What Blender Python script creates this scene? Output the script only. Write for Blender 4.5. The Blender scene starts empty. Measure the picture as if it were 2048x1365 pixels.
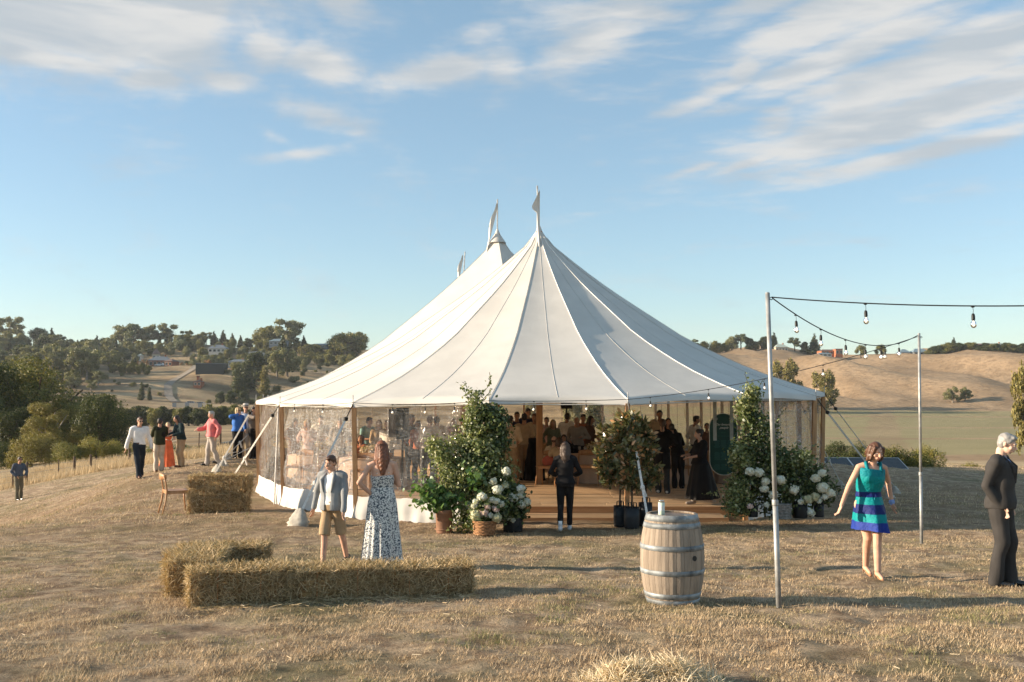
import bpy, bmesh, math, random
import numpy as np
from mathutils import Vector, Matrix, noise as mnoise
random.seed(7); np.random.seed(7)
R = math.radians
SC = bpy.context.scene
COL = SC.collection
# ---------------------------------------------------------------- camera
F = 1991.0; CX = 1024.0; CY = 682.5; CZ = 1.62
PITCH = math.atan((800 - CY) / F)
cam_d = bpy.data.cameras.new('camera'); cam = bpy.data.objects.new('camera', cam_d); COL.objects.link(cam)
cam_d.sensor_width = 36.0; cam_d.lens = F / 2048 * 36.0; cam_d.clip_start = 0.1; cam_d.clip_end = 6000
cam.location = (0, 0, CZ); cam.rotation_euler = (R(90) + PITCH, 0, 0)
SC.camera = cam
def at(px, py, d):
    """a world point d metres ahead of the camera, on the line of sight through a photograph pixel"""
    u = (px - CX) / F; v = (CY - py) / F
    y = math.cos(PITCH) - v * math.sin(PITCH); z = math.sin(PITCH) + v * math.cos(PITCH)
    k = d / y
    return Vector((u * k, d, CZ + z * k))
# ---------------------------------------------------------------- light
SUN_EL, SUN_AZ = 14.5, 2.5          # azimuth: degrees behind the camera plane, from the left
sd = Vector((-math.cos(R(SUN_AZ)) * math.cos(R(SUN_EL)), -math.sin(R(SUN_AZ)) * math.cos(R(SUN_EL)), math.sin(R(SUN_EL))))
sl = bpy.data.lights.new('sun', 'SUN'); sl.energy = 5.0; sl.angle = R(0.6); sl.color = (1.0, 0.83, 0.62)
sun = bpy.data.objects.new('sun', sl); COL.objects.link(sun)
sun.rotation_euler = (-sd).to_track_quat('-Z', 'Y').to_euler()
SC.view_settings.view_transform = 'Standard'; SC.view_settings.look = 'None'
SC.view_settings.exposure = 1.1; SC.view_settings.gamma = 1.0; SC.view_settings.use_curve_mapping = False
SC.cycles.max_bounces = 8; SC.cycles.transparent_max_bounces = 24; SC.cycles.use_denoising = True
SC.cycles.diffuse_bounces = 3; SC.cycles.glossy_bounces = 2; SC.cycles.transmission_bounces = 4
SC.cycles.caustics_reflective = False; SC.cycles.caustics_refractive = False; SC.cycles.sample_clamp_indirect = 6

class NT:
    """small helper to wire shader nodes"""
    def __init__(s, t): s.t = t; s.n = t.nodes; s.l = t.links
    def new(s, k, **kw):
        n = s.n.new(k)
        for a, b in kw.items(): setattr(n, a, b)
        return n
    def link(s, a, b): s.l.new(a, b)
    def val(s, x, sock):
        if isinstance(x, (int, float)): sock.default_value = x
        elif isinstance(x, (tuple, list)): sock.default_value = x if len(x) == len(sock.default_value) else tuple(x) + (1,)
        else: s.link(x, sock)
    def m(s, op, a, b=None, c=None, clamp=False):
        n = s.new('ShaderNodeMath', operation=op); n.use_clamp = clamp
        for i, x in enumerate((a, b, c)):
            if x is not None: s.val(x, n.inputs[i])
        return n.outputs[0]
    def vm(s, op, a, b=None, scale=None):
        n = s.new('ShaderNodeVectorMath', operation=op)
        s.val(a, n.inputs[0])
        if b is not None: s.val(b, n.inputs[1])
        if scale is not None: n.inputs['Scale'].default_value = scale
        return n.outputs['Value' if op in ('LENGTH', 'DOT_PRODUCT') else 'Vector']
    def sep(s, v):
        n = s.new('ShaderNodeSeparateXYZ'); s.link(v, n.inputs[0]); return n.outputs
    def comb(s, x, y, z):
        n = s.new('ShaderNodeCombineXYZ')
        for i, q in enumerate((x, y, z)): s.val(q, n.inputs[i])
        return n.outputs[0]
    def noise(s, vec=None, scale=5, detail=4, rough=.55, dist=0, dim='3D'):
        n = s.new('ShaderNodeTexNoise', noise_dimensions=dim)
        n.inputs['Scale'].default_value = scale; n.inputs['Detail'].default_value = detail
        n.inputs['Roughness'].default_value = rough; n.inputs['Distortion'].default_value = dist
        if vec is not None: s.link(vec, n.inputs['Vector'])
        return n.outputs['Fac']
    def ramp(s, fac, lo, hi, a=0.0, b=1.0, smooth=True):
        n = s.new('ShaderNodeMapRange'); n.interpolation_type = 'SMOOTHSTEP' if smooth else 'LINEAR'
        s.val(fac, n.inputs['Value']); s.val(lo, n.inputs['From Min']); s.val(hi, n.inputs['From Max'])
        s.val(a, n.inputs['To Min']); s.val(b, n.inputs['To Max'])
        return n.outputs[0]
    def mix(s, f, a, b, mode='MIX'):
        n = s.new('ShaderNodeMix', data_type='RGBA', blend_type=mode)
        s.val(f, n.inputs[0]); s.val(a, n.inputs[6]); s.val(b, n.inputs[7])
        return n.outputs[2]
    def mapping(s, vec, loc=(0, 0, 0), rot=(0, 0, 0), scale=(1, 1, 1)):
        n = s.new('ShaderNodeMapping'); s.link(vec, n.inputs[0])
        n.inputs[1].default_value = loc; n.inputs[2].default_value = rot; n.inputs[3].default_value = scale
        return n.outputs[0]
    def bump(s, h, strength=.3, dist=.02):
        n = s.new('ShaderNodeBump'); n.inputs['Strength'].default_value = strength; n.inputs['Distance'].default_value = dist
        s.link(h, n.inputs['Height']); return n.outputs[0]

# ---------------------------------------------------------------- sky
W = bpy.data.worlds.new('World'); SC.world = W; W.use_nodes = True
w = NT(W.node_tree); w.n.clear()
sky = w.new('ShaderNodeTexSky', sky_type='NISHITA'); sky.sun_disc = False
sky.sun_elevation = R(SUN_EL); sky.sun_rotation = math.atan2(sd.x, sd.y) % (2 * math.pi)
sky.altitude = 60; sky.air_density = 1.0; sky.dust_density = 0.3; sky.ozone_density = 1.3
tc = w.new('ShaderNodeTexCoord').outputs['Generated']
x_, y_, z_ = w.sep(tc)[:3]
az = w.m('ARCTAN2', x_, y_); el = w.m('ARCSINE', z_)
CLOUDS = [  # azimuth / elevation / half sizes / tilt, from where the clouds stand
 (120, 50, 330, 130, 0, 1.5), (330, 60, 130, 120, 0, 1.35), (80, 182, 170, 28, 3, .9), (290, 195, 85, 28, -5, .85), (430, 188, 80, 26, 0, .75),
 (520, 115, 90, 46, -8, .75), (640, 140, 110, 40, 10, .85), (860, 148, 170, 32, -10, .85), (1000, 130, 90, 40, 10, .6),
 (680, 22, 60, 36, 10, .6), (530, 52, 30, 30, 40, .4), (640, 243, 110, 30, 10, .62), (585, 322, 90, 14, -9, .6), (700, 270, 60, 16, 8, .4), (545, 290, 60, 12, 25, .3),
 (1190, 85, 170, 42, -22, .85), (1240, 30, 200, 60, -8, .7), (960, 70, 60, 24, -10, .5), (1060, 150, 90, 24, 10, .45),
 (1420, 207, 120, 19, -17, .85), (1500, 150, 46, 34, -40, .7), (1530, 30, 150, 34, -17, .7),
 (1660, 70, 200, 44, -20, 1.0), (1900, 20, 320, 60, -14, 1.0), (1720, 140, 280, 34, -17, .95), (1900, 190, 320, 60, -15, 1.0), (1700, 200, 130, 28, -14, .8),
 (1850, 270, 380, 48, -12, 1.0), (1560, 265, 60, 36, -20, .7), (1520, 335, 120, 14, -15, .75), (1400, 345, 70, 10, -12, .6), (1830, 345, 300, 20, -9, .85)]
cov = None
for (px, py, hw, hh, rot, amp) in CLOUDS:
    a0 = math.atan((px - CX) / F); e0 = math.atan((CY - py) / F) + PITCH; c_, s_ = math.cos(R(-rot)), math.sin(R(-rot))
    dx = w.m('SUBTRACT', az, a0); dy = w.m('SUBTRACT', el, e0)
    uu = w.m('MULTIPLY', w.m('ADD', w.m('MULTIPLY', dx, math.cos(R(rot))), w.m('MULTIPLY', dy, -math.sin(R(rot)))), F / hw)
    vv = w.m('MULTIPLY', w.m('ADD', w.m('MULTIPLY', dx, math.sin(R(rot))), w.m('MULTIPLY', dy, math.cos(R(rot)))), F / hh)
    q = w.m('ADD', w.m('MULTIPLY', uu, uu), w.m('MULTIPLY', vv, vv))
    g = w.m('MULTIPLY', w.m('EXPONENT', w.m('MULTIPLY', q, -1.1)), amp)
    cov = g if cov is None else w.m('MAXIMUM', cov, g)
# the rest of the sky (outside the frame) carries the same scattered cloud
ang = w.comb(az, w.m('MULTIPLY', el, 2.6), 0.0)
wide = w.m('MULTIPLY', w.ramp(w.noise(ang, 2.3, 3, .5), .52, .75, 0, .9), w.ramp(w.m('ABSOLUTE', az), .62, .9))
cov = w.m('MAXIMUM', cov, wide)
tilt = w.mapping(ang, rot=(0, 0, R(-24)), scale=(1, 2.0, 1))
puff = w.mapping(ang, rot=(0, 0, R(6)), scale=(1, .60, 1)); n1 = w.m('ADD', w.m('MULTIPLY', w.noise(tilt, 9.0, 8, .58, .35), w.ramp(az, -.08, .12)), w.m('MULTIPLY', w.noise(puff, 11.0, 8, .6, .2), w.ramp(az, .12, -.08))); n2 = w.noise(tilt, 30.0, 6, .6, .2)
nn = w.m('ADD', w.m('MULTIPLY', n1, .75), w.m('MULTIPLY', n2, .25))
dens = w.ramp(w.m('ADD', cov, w.m('MULTIPLY', w.m('SUBTRACT', nn, .5), 1.9)), .0, .80, 0, .92)
shade = w.ramp(w.noise(w.mapping(ang, loc=(.3, .1, 0), rot=(0, 0, R(-20)), scale=(1, 1.9, 1)), 6, 4, .5, .4), .38, .62)
CLOUD_GAIN = 1.0
ccol = w.mix(shade, (2.75, 3.0, 3.2), (3.95, 3.9, 3.8))
bg = w.new('ShaderNodeBackground'); bg.inputs['Strength'].default_value = 0.092
skyc = w.mix(1.0, w.mix(1.0, sky.outputs[0], (.70, .73, .82), 'MULTIPLY'), (.60, .93, .90), 'ADD')
w.link(w.mix(dens, skyc, ccol), bg.inputs['Color'])
w.link(bg.outputs[0], w.new('ShaderNodeOutputWorld').inputs['Surface'])

# ---------------------------------------------------------------- objects: naming and linking
def tag(o, label=None, cat=None, group=None, kind=None):
    if label: o['label'] = label
    if cat: o['category'] = cat
    if group: o['group'] = group
    if kind: o['kind'] = kind
    return o
def empty(name, loc=(0, 0, 0), label=None, cat=None, group=None, rz=0):
    o = bpy.data.objects.new(name, None); COL.objects.link(o); o.location = loc; o.rotation_euler = (0, 0, rz)
    o.empty_display_size = .1
    return tag(o, label, cat, group)
def copy_tree(o, parent=None):
    c = o.copy(); COL.objects.link(c); c.parent = parent
    for ch in o.children: copy_tree(ch, c)
    return c
def mesh_obj(name, V, Fc, mats=None, parent=None, smooth=False, mi=None, loc=None):
    me = bpy.data.meshes.new(name)
    if isinstance(V, np.ndarray) and isinstance(Fc, np.ndarray):
        n = Fc.shape[1]
        me.vertices.add(len(V)); me.vertices.foreach_set('co', V.astype(np.float32).ravel())
        me.loops.add(Fc.size); me.loops.foreach_set('vertex_index', Fc.astype(np.int32).ravel())
        me.polygons.add(len(Fc)); me.polygons.foreach_set('loop_start', np.arange(0, Fc.size, n, dtype=np.int32))
        me.polygons.foreach_set('loop_total', np.full(len(Fc), n, dtype=np.int32))
        if mi is not None: me.polygons.foreach_set('material_index', np.asarray(mi, dtype=np.int32))
        me.update(calc_edges=True)
    else:
        me.from_pydata([tuple(v) for v in V], [], Fc); me.update()
        if mi is not None: me.polygons.foreach_set('material_index', np.asarray(mi, dtype=np.int32))
    if smooth: me.polygons.foreach_set('use_smooth', np.ones(len(me.polygons), dtype=bool))
    for m_ in (mats if isinstance(mats, (list, tuple)) else [mats] if mats else []): me.materials.append(m_)
    o = bpy.data.objects.new(name, me); COL.objects.link(o)
    if parent is not None: o.parent = parent
    if loc is not None: o.location = loc
    return o

class MB:
    """collects simple solids; build() links them as one mesh"""
    def __init__(s): s.v = []; s.f = []; s.mi = []; s.k = 0
    def add(s, V, Fc, k=None):
        b = len(s.v); s.v += [tuple(v) for v in V]; s.f += [tuple(i + b for i in f) for f in Fc]
        s.mi += [s.k if k is None else k] * len(Fc); return s
    def box(s, lo, hi, M=None, k=None):
        x0, y0, z0 = lo; x1, y1, z1 = hi
        V = [(x0, y0, z0), (x1, y0, z0), (x1, y1, z0), (x0, y1, z0), (x0, y0, z1), (x1, y0, z1), (x1, y1, z1), (x0, y1, z1)]
        if M is not None: V = [M @ Vector(v) for v in V]
        return s.add(V, [(0, 3, 2, 1), (4, 5, 6, 7), (0, 1, 5, 4), (1, 2, 6, 5), (2, 3, 7, 6), (3, 0, 4, 7)], k)
    def beam(s, a, b, w_, h_, up=(0, 0, 1), k=None):
        a = Vector(a); b = Vector(b); d = (b - a); L = d.length; d.normalize()
        sx = d.cross(Vector(up))
        if sx.length < 1e-4: sx = d.cross(Vector((1, 0, 0)))
        sx.normalize(); sz = sx.cross(d)
        M = Matrix((sx, d, sz)).transposed().to_4x4(); M.translation = a
        return s.box((-w_ / 2, 0, -h_ / 2), (w_ / 2, L, h_ / 2), M, k)
    def tube(s, pts, rad, n=8, cap=True, k=None):
        pts = [Vector(p) for p in pts]; N = len(pts)
        rad = [rad] * N if isinstance(rad, (int, float)) else rad
        V = []; Fc = []; px = None
        for i, p in enumerate(pts):
            d = (pts[min(i + 1, N - 1)] - pts[max(i - 1, 0)])
            if d.length < 1e-9: d = Vector((0, 0, 1))
            d.normalize()
            if px is None:
                px = d.cross(Vector((0, 0, 1)))
                if px.length < 1e-3: px = Vector((1, 0, 0))
            px = (px - d * px.dot(d)); px.normalize(); py = d.cross(px)
            for j in range(n):
                a = 2 * math.pi * j / n
                V.append(p + (px * math.cos(a) + py * math.sin(a)) * rad[i])
        for i in range(N - 1):
            for j in range(n):
                Fc.append((i * n + j, i * n + (j + 1) % n, (i + 1) * n + (j + 1) % n, (i + 1) * n + j))
        if cap: Fc.append(tuple(range(n))[::-1]); Fc.append(tuple((N - 1) * n + j for j in range(n)))
        return s.add(V, Fc, k)
    def lathe(s, prof, n=24, c=(0, 0, 0), k=None, M=None, cap=True):
        V = []; Fc = []; N = len(prof)
        for (r, z) in prof:
            for j in range(n):
                a = 2 * math.pi * j / n; q = Vector((c[0] + r * math.cos(a), c[1] + r * math.sin(a), c[2] + z))
                V.append(M @ q if M is not None else q)
        for i in range(N - 1):
            for j in range(n):
                Fc.append((i * n + j, i * n + (j + 1) % n, (i + 1) * n + (j + 1) % n, (i + 1) * n + j))
        if cap and prof[0][0] > 1e-5: Fc.append(tuple(range(n))[::-1])
        if cap and prof[-1][0] > 1e-5: Fc.append(tuple((N - 1) * n + j for j in range(n)))
        return s.add(V, Fc, k)
    def ball(s, c, r, n=10, m_=7, k=None, M=None):
        r = (r, r, r) if isinstance(r, (int, float)) else r; V = []; Fc = []
        c = Vector(c)
        for i in range(m_ + 1):
            t = math.pi * i / m_ - math.pi / 2
            for j in range(n):
                a = 2 * math.pi * j / n; q = Vector((r[0] * math.cos(t) * math.cos(a), r[1] * math.cos(t) * math.sin(a), r[2] * math.sin(t)))
                V.append(c + (M @ q if M is not None else q))
        for i in range(m_):
            for j in range(n): Fc.append((i * n + j, i * n + (j + 1) % n, (i + 1) * n + (j + 1) % n, (i + 1) * n + j))
        return s.add(V, Fc, k)
    def build(s, name, mats, parent=None, smooth=False, loc=None):
        return mesh_obj(name, s.v, s.f, mats, parent, smooth, s.mi, loc)

# ---------------------------------------------------------------- materials
def mat(name, col, rough=.7, var=.15, scale=8, bump=0, bscale=40, spec=.3, metal=0, stretch=(1, 1, 1), col2=None, coords='Object', trans=0, island=0, detail=5, bdist=.01, objr=0):
    m_ = bpy.data.materials.new(name); m_.use_nodes = True
    t = NT(m_.node_tree); b = t.n['Principled BSDF']
    b.inputs['Roughness'].default_value = rough; b.inputs['Metallic'].default_value = metal; b.inputs['Specular IOR Level'].default_value = spec
    v = t.mapping(t.new('ShaderNodeTexCoord').outputs[coords], scale=stretch)
    n = t.noise(v, scale, detail, .6)
    c2 = col2 or tuple(max(0, c * (1 - 2.2 * var)) for c in col)
    c1 = col if col2 else tuple(min(1, c * (1 + var)) for c in col)
    c = t.mix(t.ramp(n, .32, .68), c2, c1)
    if island:
        r = t.new('ShaderNodeNewGeometry').outputs['Random Per Island']
        c = t.mix(1.0, c, t.mix(r, tuple([1 - island] * 3), tuple([1 + island] * 3)), 'MULTIPLY')
    t.link(c, b.inputs['Base Color'])
    if objr:
        r = t.new('ShaderNodeObjectInfo').outputs['Random']
        c = t.mix(1.0, c, t.mix(r, tuple([1 - objr] * 3), tuple([1 + objr] * 3)), 'MULTIPLY')
        t.link(c, b.inputs['Base Color'])
    if bump: t.link(t.bump(t.noise(v, bscale, 4, .65), bump, bdist), b.inputs['Normal'])
    if trans:
        tr = t.new('ShaderNodeBsdfTranslucent'); t.link(c, tr.inputs[0])
        mx = t.new('ShaderNodeMixShader'); mx.inputs[0].default_value = trans
        t.link(b.outputs[0], mx.inputs[1]); t.link(tr.outputs[0], mx.inputs[2]); t.link(mx.outputs[0], t.n['Material Output'].inputs[0])
    return m_
M = {}
# ---------------------------------------------------------------- terrain: one sheet out past the hills
def tps_fit(P, Z, lam=1e-3):
    P = np.asarray(P, float); Z = np.asarray(Z, float); n = len(P)
    d = np.linalg.norm(P[:, None] - P[None], axis=2)
    K = np.where(d > 0, d * d * np.log(d + 1e-9), 0) + lam * np.eye(n)
    A = np.zeros((n + 3, n + 3)); A[:n, :n] = K; A[:n, n] = 1; A[:n, n + 1:] = P; A[n, :n] = 1; A[n + 1:, :n] = P.T
    s = np.linalg.solve(A, np.r_[Z, 0, 0, 0]); return P, s
def tps_eval(fit, X, Y):
    P, s = fit; out = np.zeros(X.shape) + s[-3] + s[-2] * X + s[-1] * Y
    for (px, py), w_ in zip(P, s[:-3]):
        d2 = (X - px) ** 2 + (Y - py) ** 2
        out += w_ * .5 * d2 * np.log(d2 + 1e-9)
    return out
near = [(0, 0, 0), (-9, 0, 0), (9, 0, 0), (0, -12, .45), (-20, 0, -.5), (22, 0, -.3), (-25, -20, -.5), (25, -20, 0), (0, -30, .6)]
near += [(0, 6, -.276), (-6, 6, -.28), (6, 6, -.276), (0, 12, -.552), (-7, 12, -.55), (8, 12, -.56), (-12, 12, -.75), (14, 12, -.65)]
near += [(0, 18, -.81), (-6, 18, -.80), (8, 18, -.83), (12, 18, -.86), (-11, 18, -.88), (20, 18, -1.15), (-17, 18, -1.35)]
near += [(0, 24, -.86), (-6, 24, -.84), (8, 24, -.90), (13, 25, -1.0), (0, 32, -.86), (6, 32, -.9), (12, 33, -1.15), (-6, 32, -.84), (0, 44, -.9), (8, 44, -1.1), (-7, 42, -.84), (-3, 50, -1.0)]
def A(px, py, d): p = at(px, py, d); near.append((p.x, p.y, p.z))
for q in [(275, 957, 29.5), (330, 941, 33), (420, 931, 32.5), (490, 915, 35), (35, 1000, 41), (10, 990, 44), (150, 958, 56), (258, 934, 55), (350, 917, 52), (430, 906, 52), (0, 992, 58), (30, 1060, 28),
          (1740, 938, 37), (1900, 943, 38), (2040, 950, 40), (1660, 930, 36), (2200, 960, 40), (150, 1010, 30)]: A(*q)
far = []
def B(px, py, d): p = at(px, py, d); far.append((p.x, p.y, p.z))
for q in [(480, 912, 86), (60, 935, 80), (-200, 960, 80), (200, 930, 80), (330, 905, 80), (2040, 965, 75), (1800, 960, 75), (1500, 960, 75), (1100, 940, 75), (800, 925, 78), (2500, 985, 78), (-700, 985, 80)]: B(*q)
for q in [  # left: valley field, wooded hill
 (100, 915, 130), (-300, 915, 140), (350, 884, 150), (480, 882, 150), (350, 853, 290), (500, 850, 290), (150, 860, 290), (-100, 855, 260), (420, 838, 350), (250, 838, 350), (700, 850, 260), (700, 838, 360),
 (600, 812, 400), (450, 806, 420), (300, 800, 420), (150, 800, 400), (0, 790, 380), (-200, 770, 380),
 (250, 766, 480), (340, 752, 520), (420, 762, 480), (400, 745, 540), (500, 775, 470), (560, 778, 470), (640, 765, 500), (300, 720, 620), (350, 712, 640), (450, 722, 620), (530, 716, 640), (620, 728, 600), (700, 735, 620),
 (200, 745, 520), (100, 728, 540), (0, 722, 560), (-200, 700, 560), (200, 705, 680), (0, 690, 680), (100, 694, 700), (300, 696, 720), (420, 702, 740), (560, 702, 760), (680, 706, 760), (-250, 680, 700), (800, 722, 760), (800, 765, 560),
 # middle and right: green fields, brown hill
 (900, 870, 220), (1150, 870, 220), (1400, 870, 220), (900, 835, 400), (1150, 832, 400), (950, 760, 560), (1150, 750, 560), (950, 722, 740), (1200, 712, 740),
 (1700, 935, 110), (1950, 932, 112), (2300, 940, 115), (1800, 905, 160), (2040, 900, 160), (1700, 880, 215), (2000, 880, 215), (2300, 880, 220), (1700, 857, 300), (2000, 857, 300), (1700, 833, 400), (2000, 834, 400), (2300, 835, 400),
 (1680, 817, 450), (1850, 818, 450), (2040, 818, 450), (2300, 815, 450), (1500, 820, 430), (1700, 800, 480), (1900, 800, 475), (2048, 798, 475),
 (1390, 712, 740), (1500, 709, 740), (1600, 709, 730), (1650, 712, 720), (1750, 709, 720), (1850, 711, 700), (1900, 712, 690), (1960, 710, 680), (2048, 704, 680), (2200, 695, 700), (2500, 690, 720),
 (1560, 735, 610), (1500, 745, 600), (1600, 775, 540), (1690, 752, 570), (1640, 790, 520), (1740, 745, 580), (1820, 750, 560), (1900, 742, 580), (2000, 745, 560), (1760, 785, 510), (1850, 730, 630), (1950, 722, 640), (2048, 725, 620), (1680, 725, 660), (1580, 722, 680)]: B(*q)
for q in [(-900, 300, -6), (900, 300, -6), (-900, 900, 30), (0, 950, 30), (500, 950, 34), (-400, 950, 42), (900, 900, 40), (-500, 100, -6), (500, 100, -12), (-500, -200, -6), (500, -200, -6), (0, -300, -3), (-100, 30, -6), (100, 30, -5), (-100, -60, -4), (100, -60, -3)]: far.append(q)
NF = tps_fit([p[:2] for p in near], [p[2] for p in near], .02)
FF = tps_fit([p[:2] for p in far + [near[i] for i in range(9, len(near), 3)]], [p[2] for p in far + [near[i] for i in range(9, len(near), 3)]], 5.0)
def smooth01(t): t = np.clip(t, 0, 1); return t * t * (3 - 2 * t)
def vnoise(X, Y, s, seed=0):
    """cheap value noise on arrays"""
    x = X / s + 131.7 * seed; y = Y / s + 71.3 * seed; xi = np.floor(x).astype(np.int64); yi = np.floor(y).astype(np.int64); fx = x - xi; fy = y - yi
    fx = fx * fx * (3 - 2 * fx); fy = fy * fy * (3 - 2 * fy)
    def h(a, b):
        n = (a * 374761393 + b * 668265263 + seed * 9176263) & 0x7fffffff; n = ((n ^ (n >> 13)) * 1274126177) & 0x7fffffff; return ((n ^ (n >> 16)) & 0xffff) / 65535.0
    return (h(xi, yi) * (1 - fx) + h(xi + 1, yi) * fx) * (1 - fy) + (h(xi, yi + 1) * (1 - fx) + h(xi + 1, yi + 1) * fx) * fy
def GZ(X, Y, detail=True):
    X = np.atleast_1d(np.asarray(X, float)); Y = np.atleast_1d(np.asarray(Y, float))
    zn = tps_eval(NF, X, Y); zf = tps_eval(FF, X, Y)
    D = np.sqrt(X * X + (Y - 15) ** 2)
    zn = np.clip(zn, -7, 2)
    k = smooth01((D - 42) / 28.0)
    z = zn * (1 - k) + zf * k
    # soft gullies on the brown hill, lumps on the left hill
    hillr = smooth01((Y - 450) / 80) * smooth01((X - 60) / 60) * (1 - smooth01((Y - 760) / 60))
    z = z + hillr * (17.0 * (vnoise(X + .35 * Y, Y * .35, 46, 3) - .5) + 8.5 * (vnoise(X + .3 * Y, Y * .4, 21, 5) - .5) + 13.0 * np.abs(vnoise(X + .2 * Y, Y * .25, 27, 15) - .5))
    hilll = smooth01((Y - 400) / 60) * smooth01((-X - 20) / 60)
    z = z + hilll * (9 * (vnoise(X, Y, 60, 4) - .5) + 4 * (vnoise(X, Y, 24, 6) - .5))
    if detail:
        kd = 1 - smooth01((D - 30) / 30)
        z = z + kd * (.05 * (vnoise(X, Y, 3.1, 11) - .5) + .022 * (vnoise(X, Y, 1.3, 1) - .5) + .036 * (vnoise(X, Y, .40, 2) - .5) + .032 * (vnoise(X, Y, .19, 12) - .5))
    return z
def GI(X, Y):
    i = np.clip(np.searchsorted(xs, X) - 1, 0, len(xs) - 2); j = np.clip(np.searchsorted(ys, Y) - 1, 0, len(ys) - 2)
    fx = (X - xs[i]) / (xs[i + 1] - xs[i]); fy = (Y - ys[j]) / (ys[j + 1] - ys[j])
    return (GZZ[j, i] * (1 - fx) + GZZ[j, i + 1] * fx) * (1 - fy) + (GZZ[j + 1, i] * (1 - fx) + GZZ[j + 1, i + 1] * fx) * fy
def gz(x, y): return float(GI(np.array([x]), np.array([y]))[0])
def on_ground(px, py, d): p = at(px, py, d); return Vector((p.x, p.y, gz(p.x, p.y)))

def axis(a, b, fine0, fine1, hf, grow=1.09, hmax=16):
    r = list(np.arange(fine0, fine1 + 1e-6, hf)); h = hf; v = fine1
    while v < b: h = min(h * grow, hmax); v += h; r.append(v)
    h = hf; v = fine0; l = []
    while v > a: h = min(h * grow, hmax); v -= h; l.append(v)
    return np.array(l[::-1] + r)
xs = axis(-1500, 1500, -7, 7, .072, 1.05, 14); ys = axis(-120, 1500, 5.5, 15, .072, 1.028, 9)
GX, GY = np.meshgrid(xs, ys); GZZ = GZ(GX.ravel(), GY.ravel()).reshape(GX.shape)
far_drop = smooth01((GY - 780) / 300)
GZZ = GZZ - far_drop * 40
nx, ny = len(xs), len(ys)
idx = np.arange(nx * ny).reshape(ny, nx)
quads = np.stack([idx[:-1, :-1].ravel(), idx[:-1, 1:].ravel(), idx[1:, 1:].ravel(), idx[1:, :-1].ravel()], 1)

gm = bpy.data.materials.new('dry_ground'); gm.use_nodes = True
t = NT(gm.node_tree); b = t.n['Principled BSDF']; b.inputs['Roughness'].default_value = .95; b.inputs['Specular IOR Level'].default_value = .1
pos = t.new('ShaderNodeNewGeometry').outputs['Position']; X, Y, Z = t.sep(pos)[:3]
nA = t.noise(pos, .55, 6, .6, .3); nB = t.noise(pos, 3.1, 6, .65); nC = t.noise(pos, 16, 5, .7)
near_c = t.mix(t.ramp(nB, .35, .66), (.29, .20, .13), (.60, .455, .31))
near_c = t.mix(t.ramp(nA, .46, .64, 0, .6), near_c, (.20, .185, .085))
near_c = t.mix(t.ramp(nC, .50, .68, 0, .6), near_c, (.17, .115, .065))
# long pale grass beyond the mown knoll
long_c = t.mix(t.ramp(t.noise(t.mapping(pos, scale=(.25, 1, 1)), .35, 6, .6), .35, .65), (.36, .26, .15), (.56, .43, .27))
far_l = t.mix(t.ramp(t.noise(t.mapping(pos, scale=(1, 3, 1)), .02, 6, .6), .38, .62), (.22, .155, .09), (.44, .315, .185))
far_l = t.mix(t.ramp(t.noise(pos, .14, 5, .6), .5, .7, 0, .5), far_l, (.22, .19, .10))
hill_r = t.mix(t.ramp(t.noise(t.mapping(pos, scale=(1, .6, 1)), .03, 7, .6), .35, .65), (.29, .20, .12), (.43, .30, .185))
hill_r = t.mix(t.ramp(t.noise(pos, .28, 7, .72), .46, .62, 0, .6), hill_r, (.215, .145, .085))
rows = t.m('SINE', t.m('MULTIPLY', t.m('ADD', Y, t.m('MULTIPLY', X, .18)), 1.5))
green = t.mix(t.ramp(rows, -.6, .8, 0, .45), (.275, .235, .12), (.37, .305, .17))
green = t.mix(t.ramp(t.noise(pos, .05, 5, .6), .45, .7, 0, .6), green, (.36, .30, .17))
wob = t.m('MULTIPLY', t.m('SUBTRACT', t.noise(pos, .03, 4, .6), .5), 14)
Yw = t.m('ADD', Y, wob)
def band(v, a, b_, e=3): return t.m('MULTIPLY', t.ramp(v, a - e, a + e), t.ramp(v, b_ + e, b_ - e))
fields = t.m('MAXIMUM', t.m('MAXIMUM', band(Yw, 150, 218), band(Yw, 226, 300)), t.m('MAXIMUM', band(Yw, 308, 395), band(Yw, 403, 440)))
right = t.ramp(t.m('ADD', X, t.m('MULTIPLY', Y, -.08)), -6, 6)
path = t.m('SUBTRACT', 1.0, band(t.m('ADD', t.m('SUBTRACT', X, t.m('MULTIPLY', Y, .37)), t.m('MULTIPLY', wob, .5)), -5, 5, 1.5))
fields = t.m('MULTIPLY', t.m('MULTIPLY', fields, right), t.ramp(path, 0, 1, .45, 1))
base = t.mix(t.ramp(t.m('ADD', Y, t.m('MULTIPLY', X, 0)), 60, 80), near_c, t.mix(right, far_l, hill_r))
base = t.mix(band(Y, 52, 128, 6), base, long_c)
base = t.mix(fields, base, green)
# the mown knoll ends along the fence on the left
mow = t.ramp(t.m('ADD', t.m('ADD', t.m('MULTIPLY', X, .30), Y), t.m('MULTIPLY', wob, .05)), 42.6, 43.4)
base = t.mix(t.m('MULTIPLY', t.m('MULTIPLY', mow, t.ramp(X, -9, -12)), t.ramp(Y, 90, 70)), base, long_c)
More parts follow.
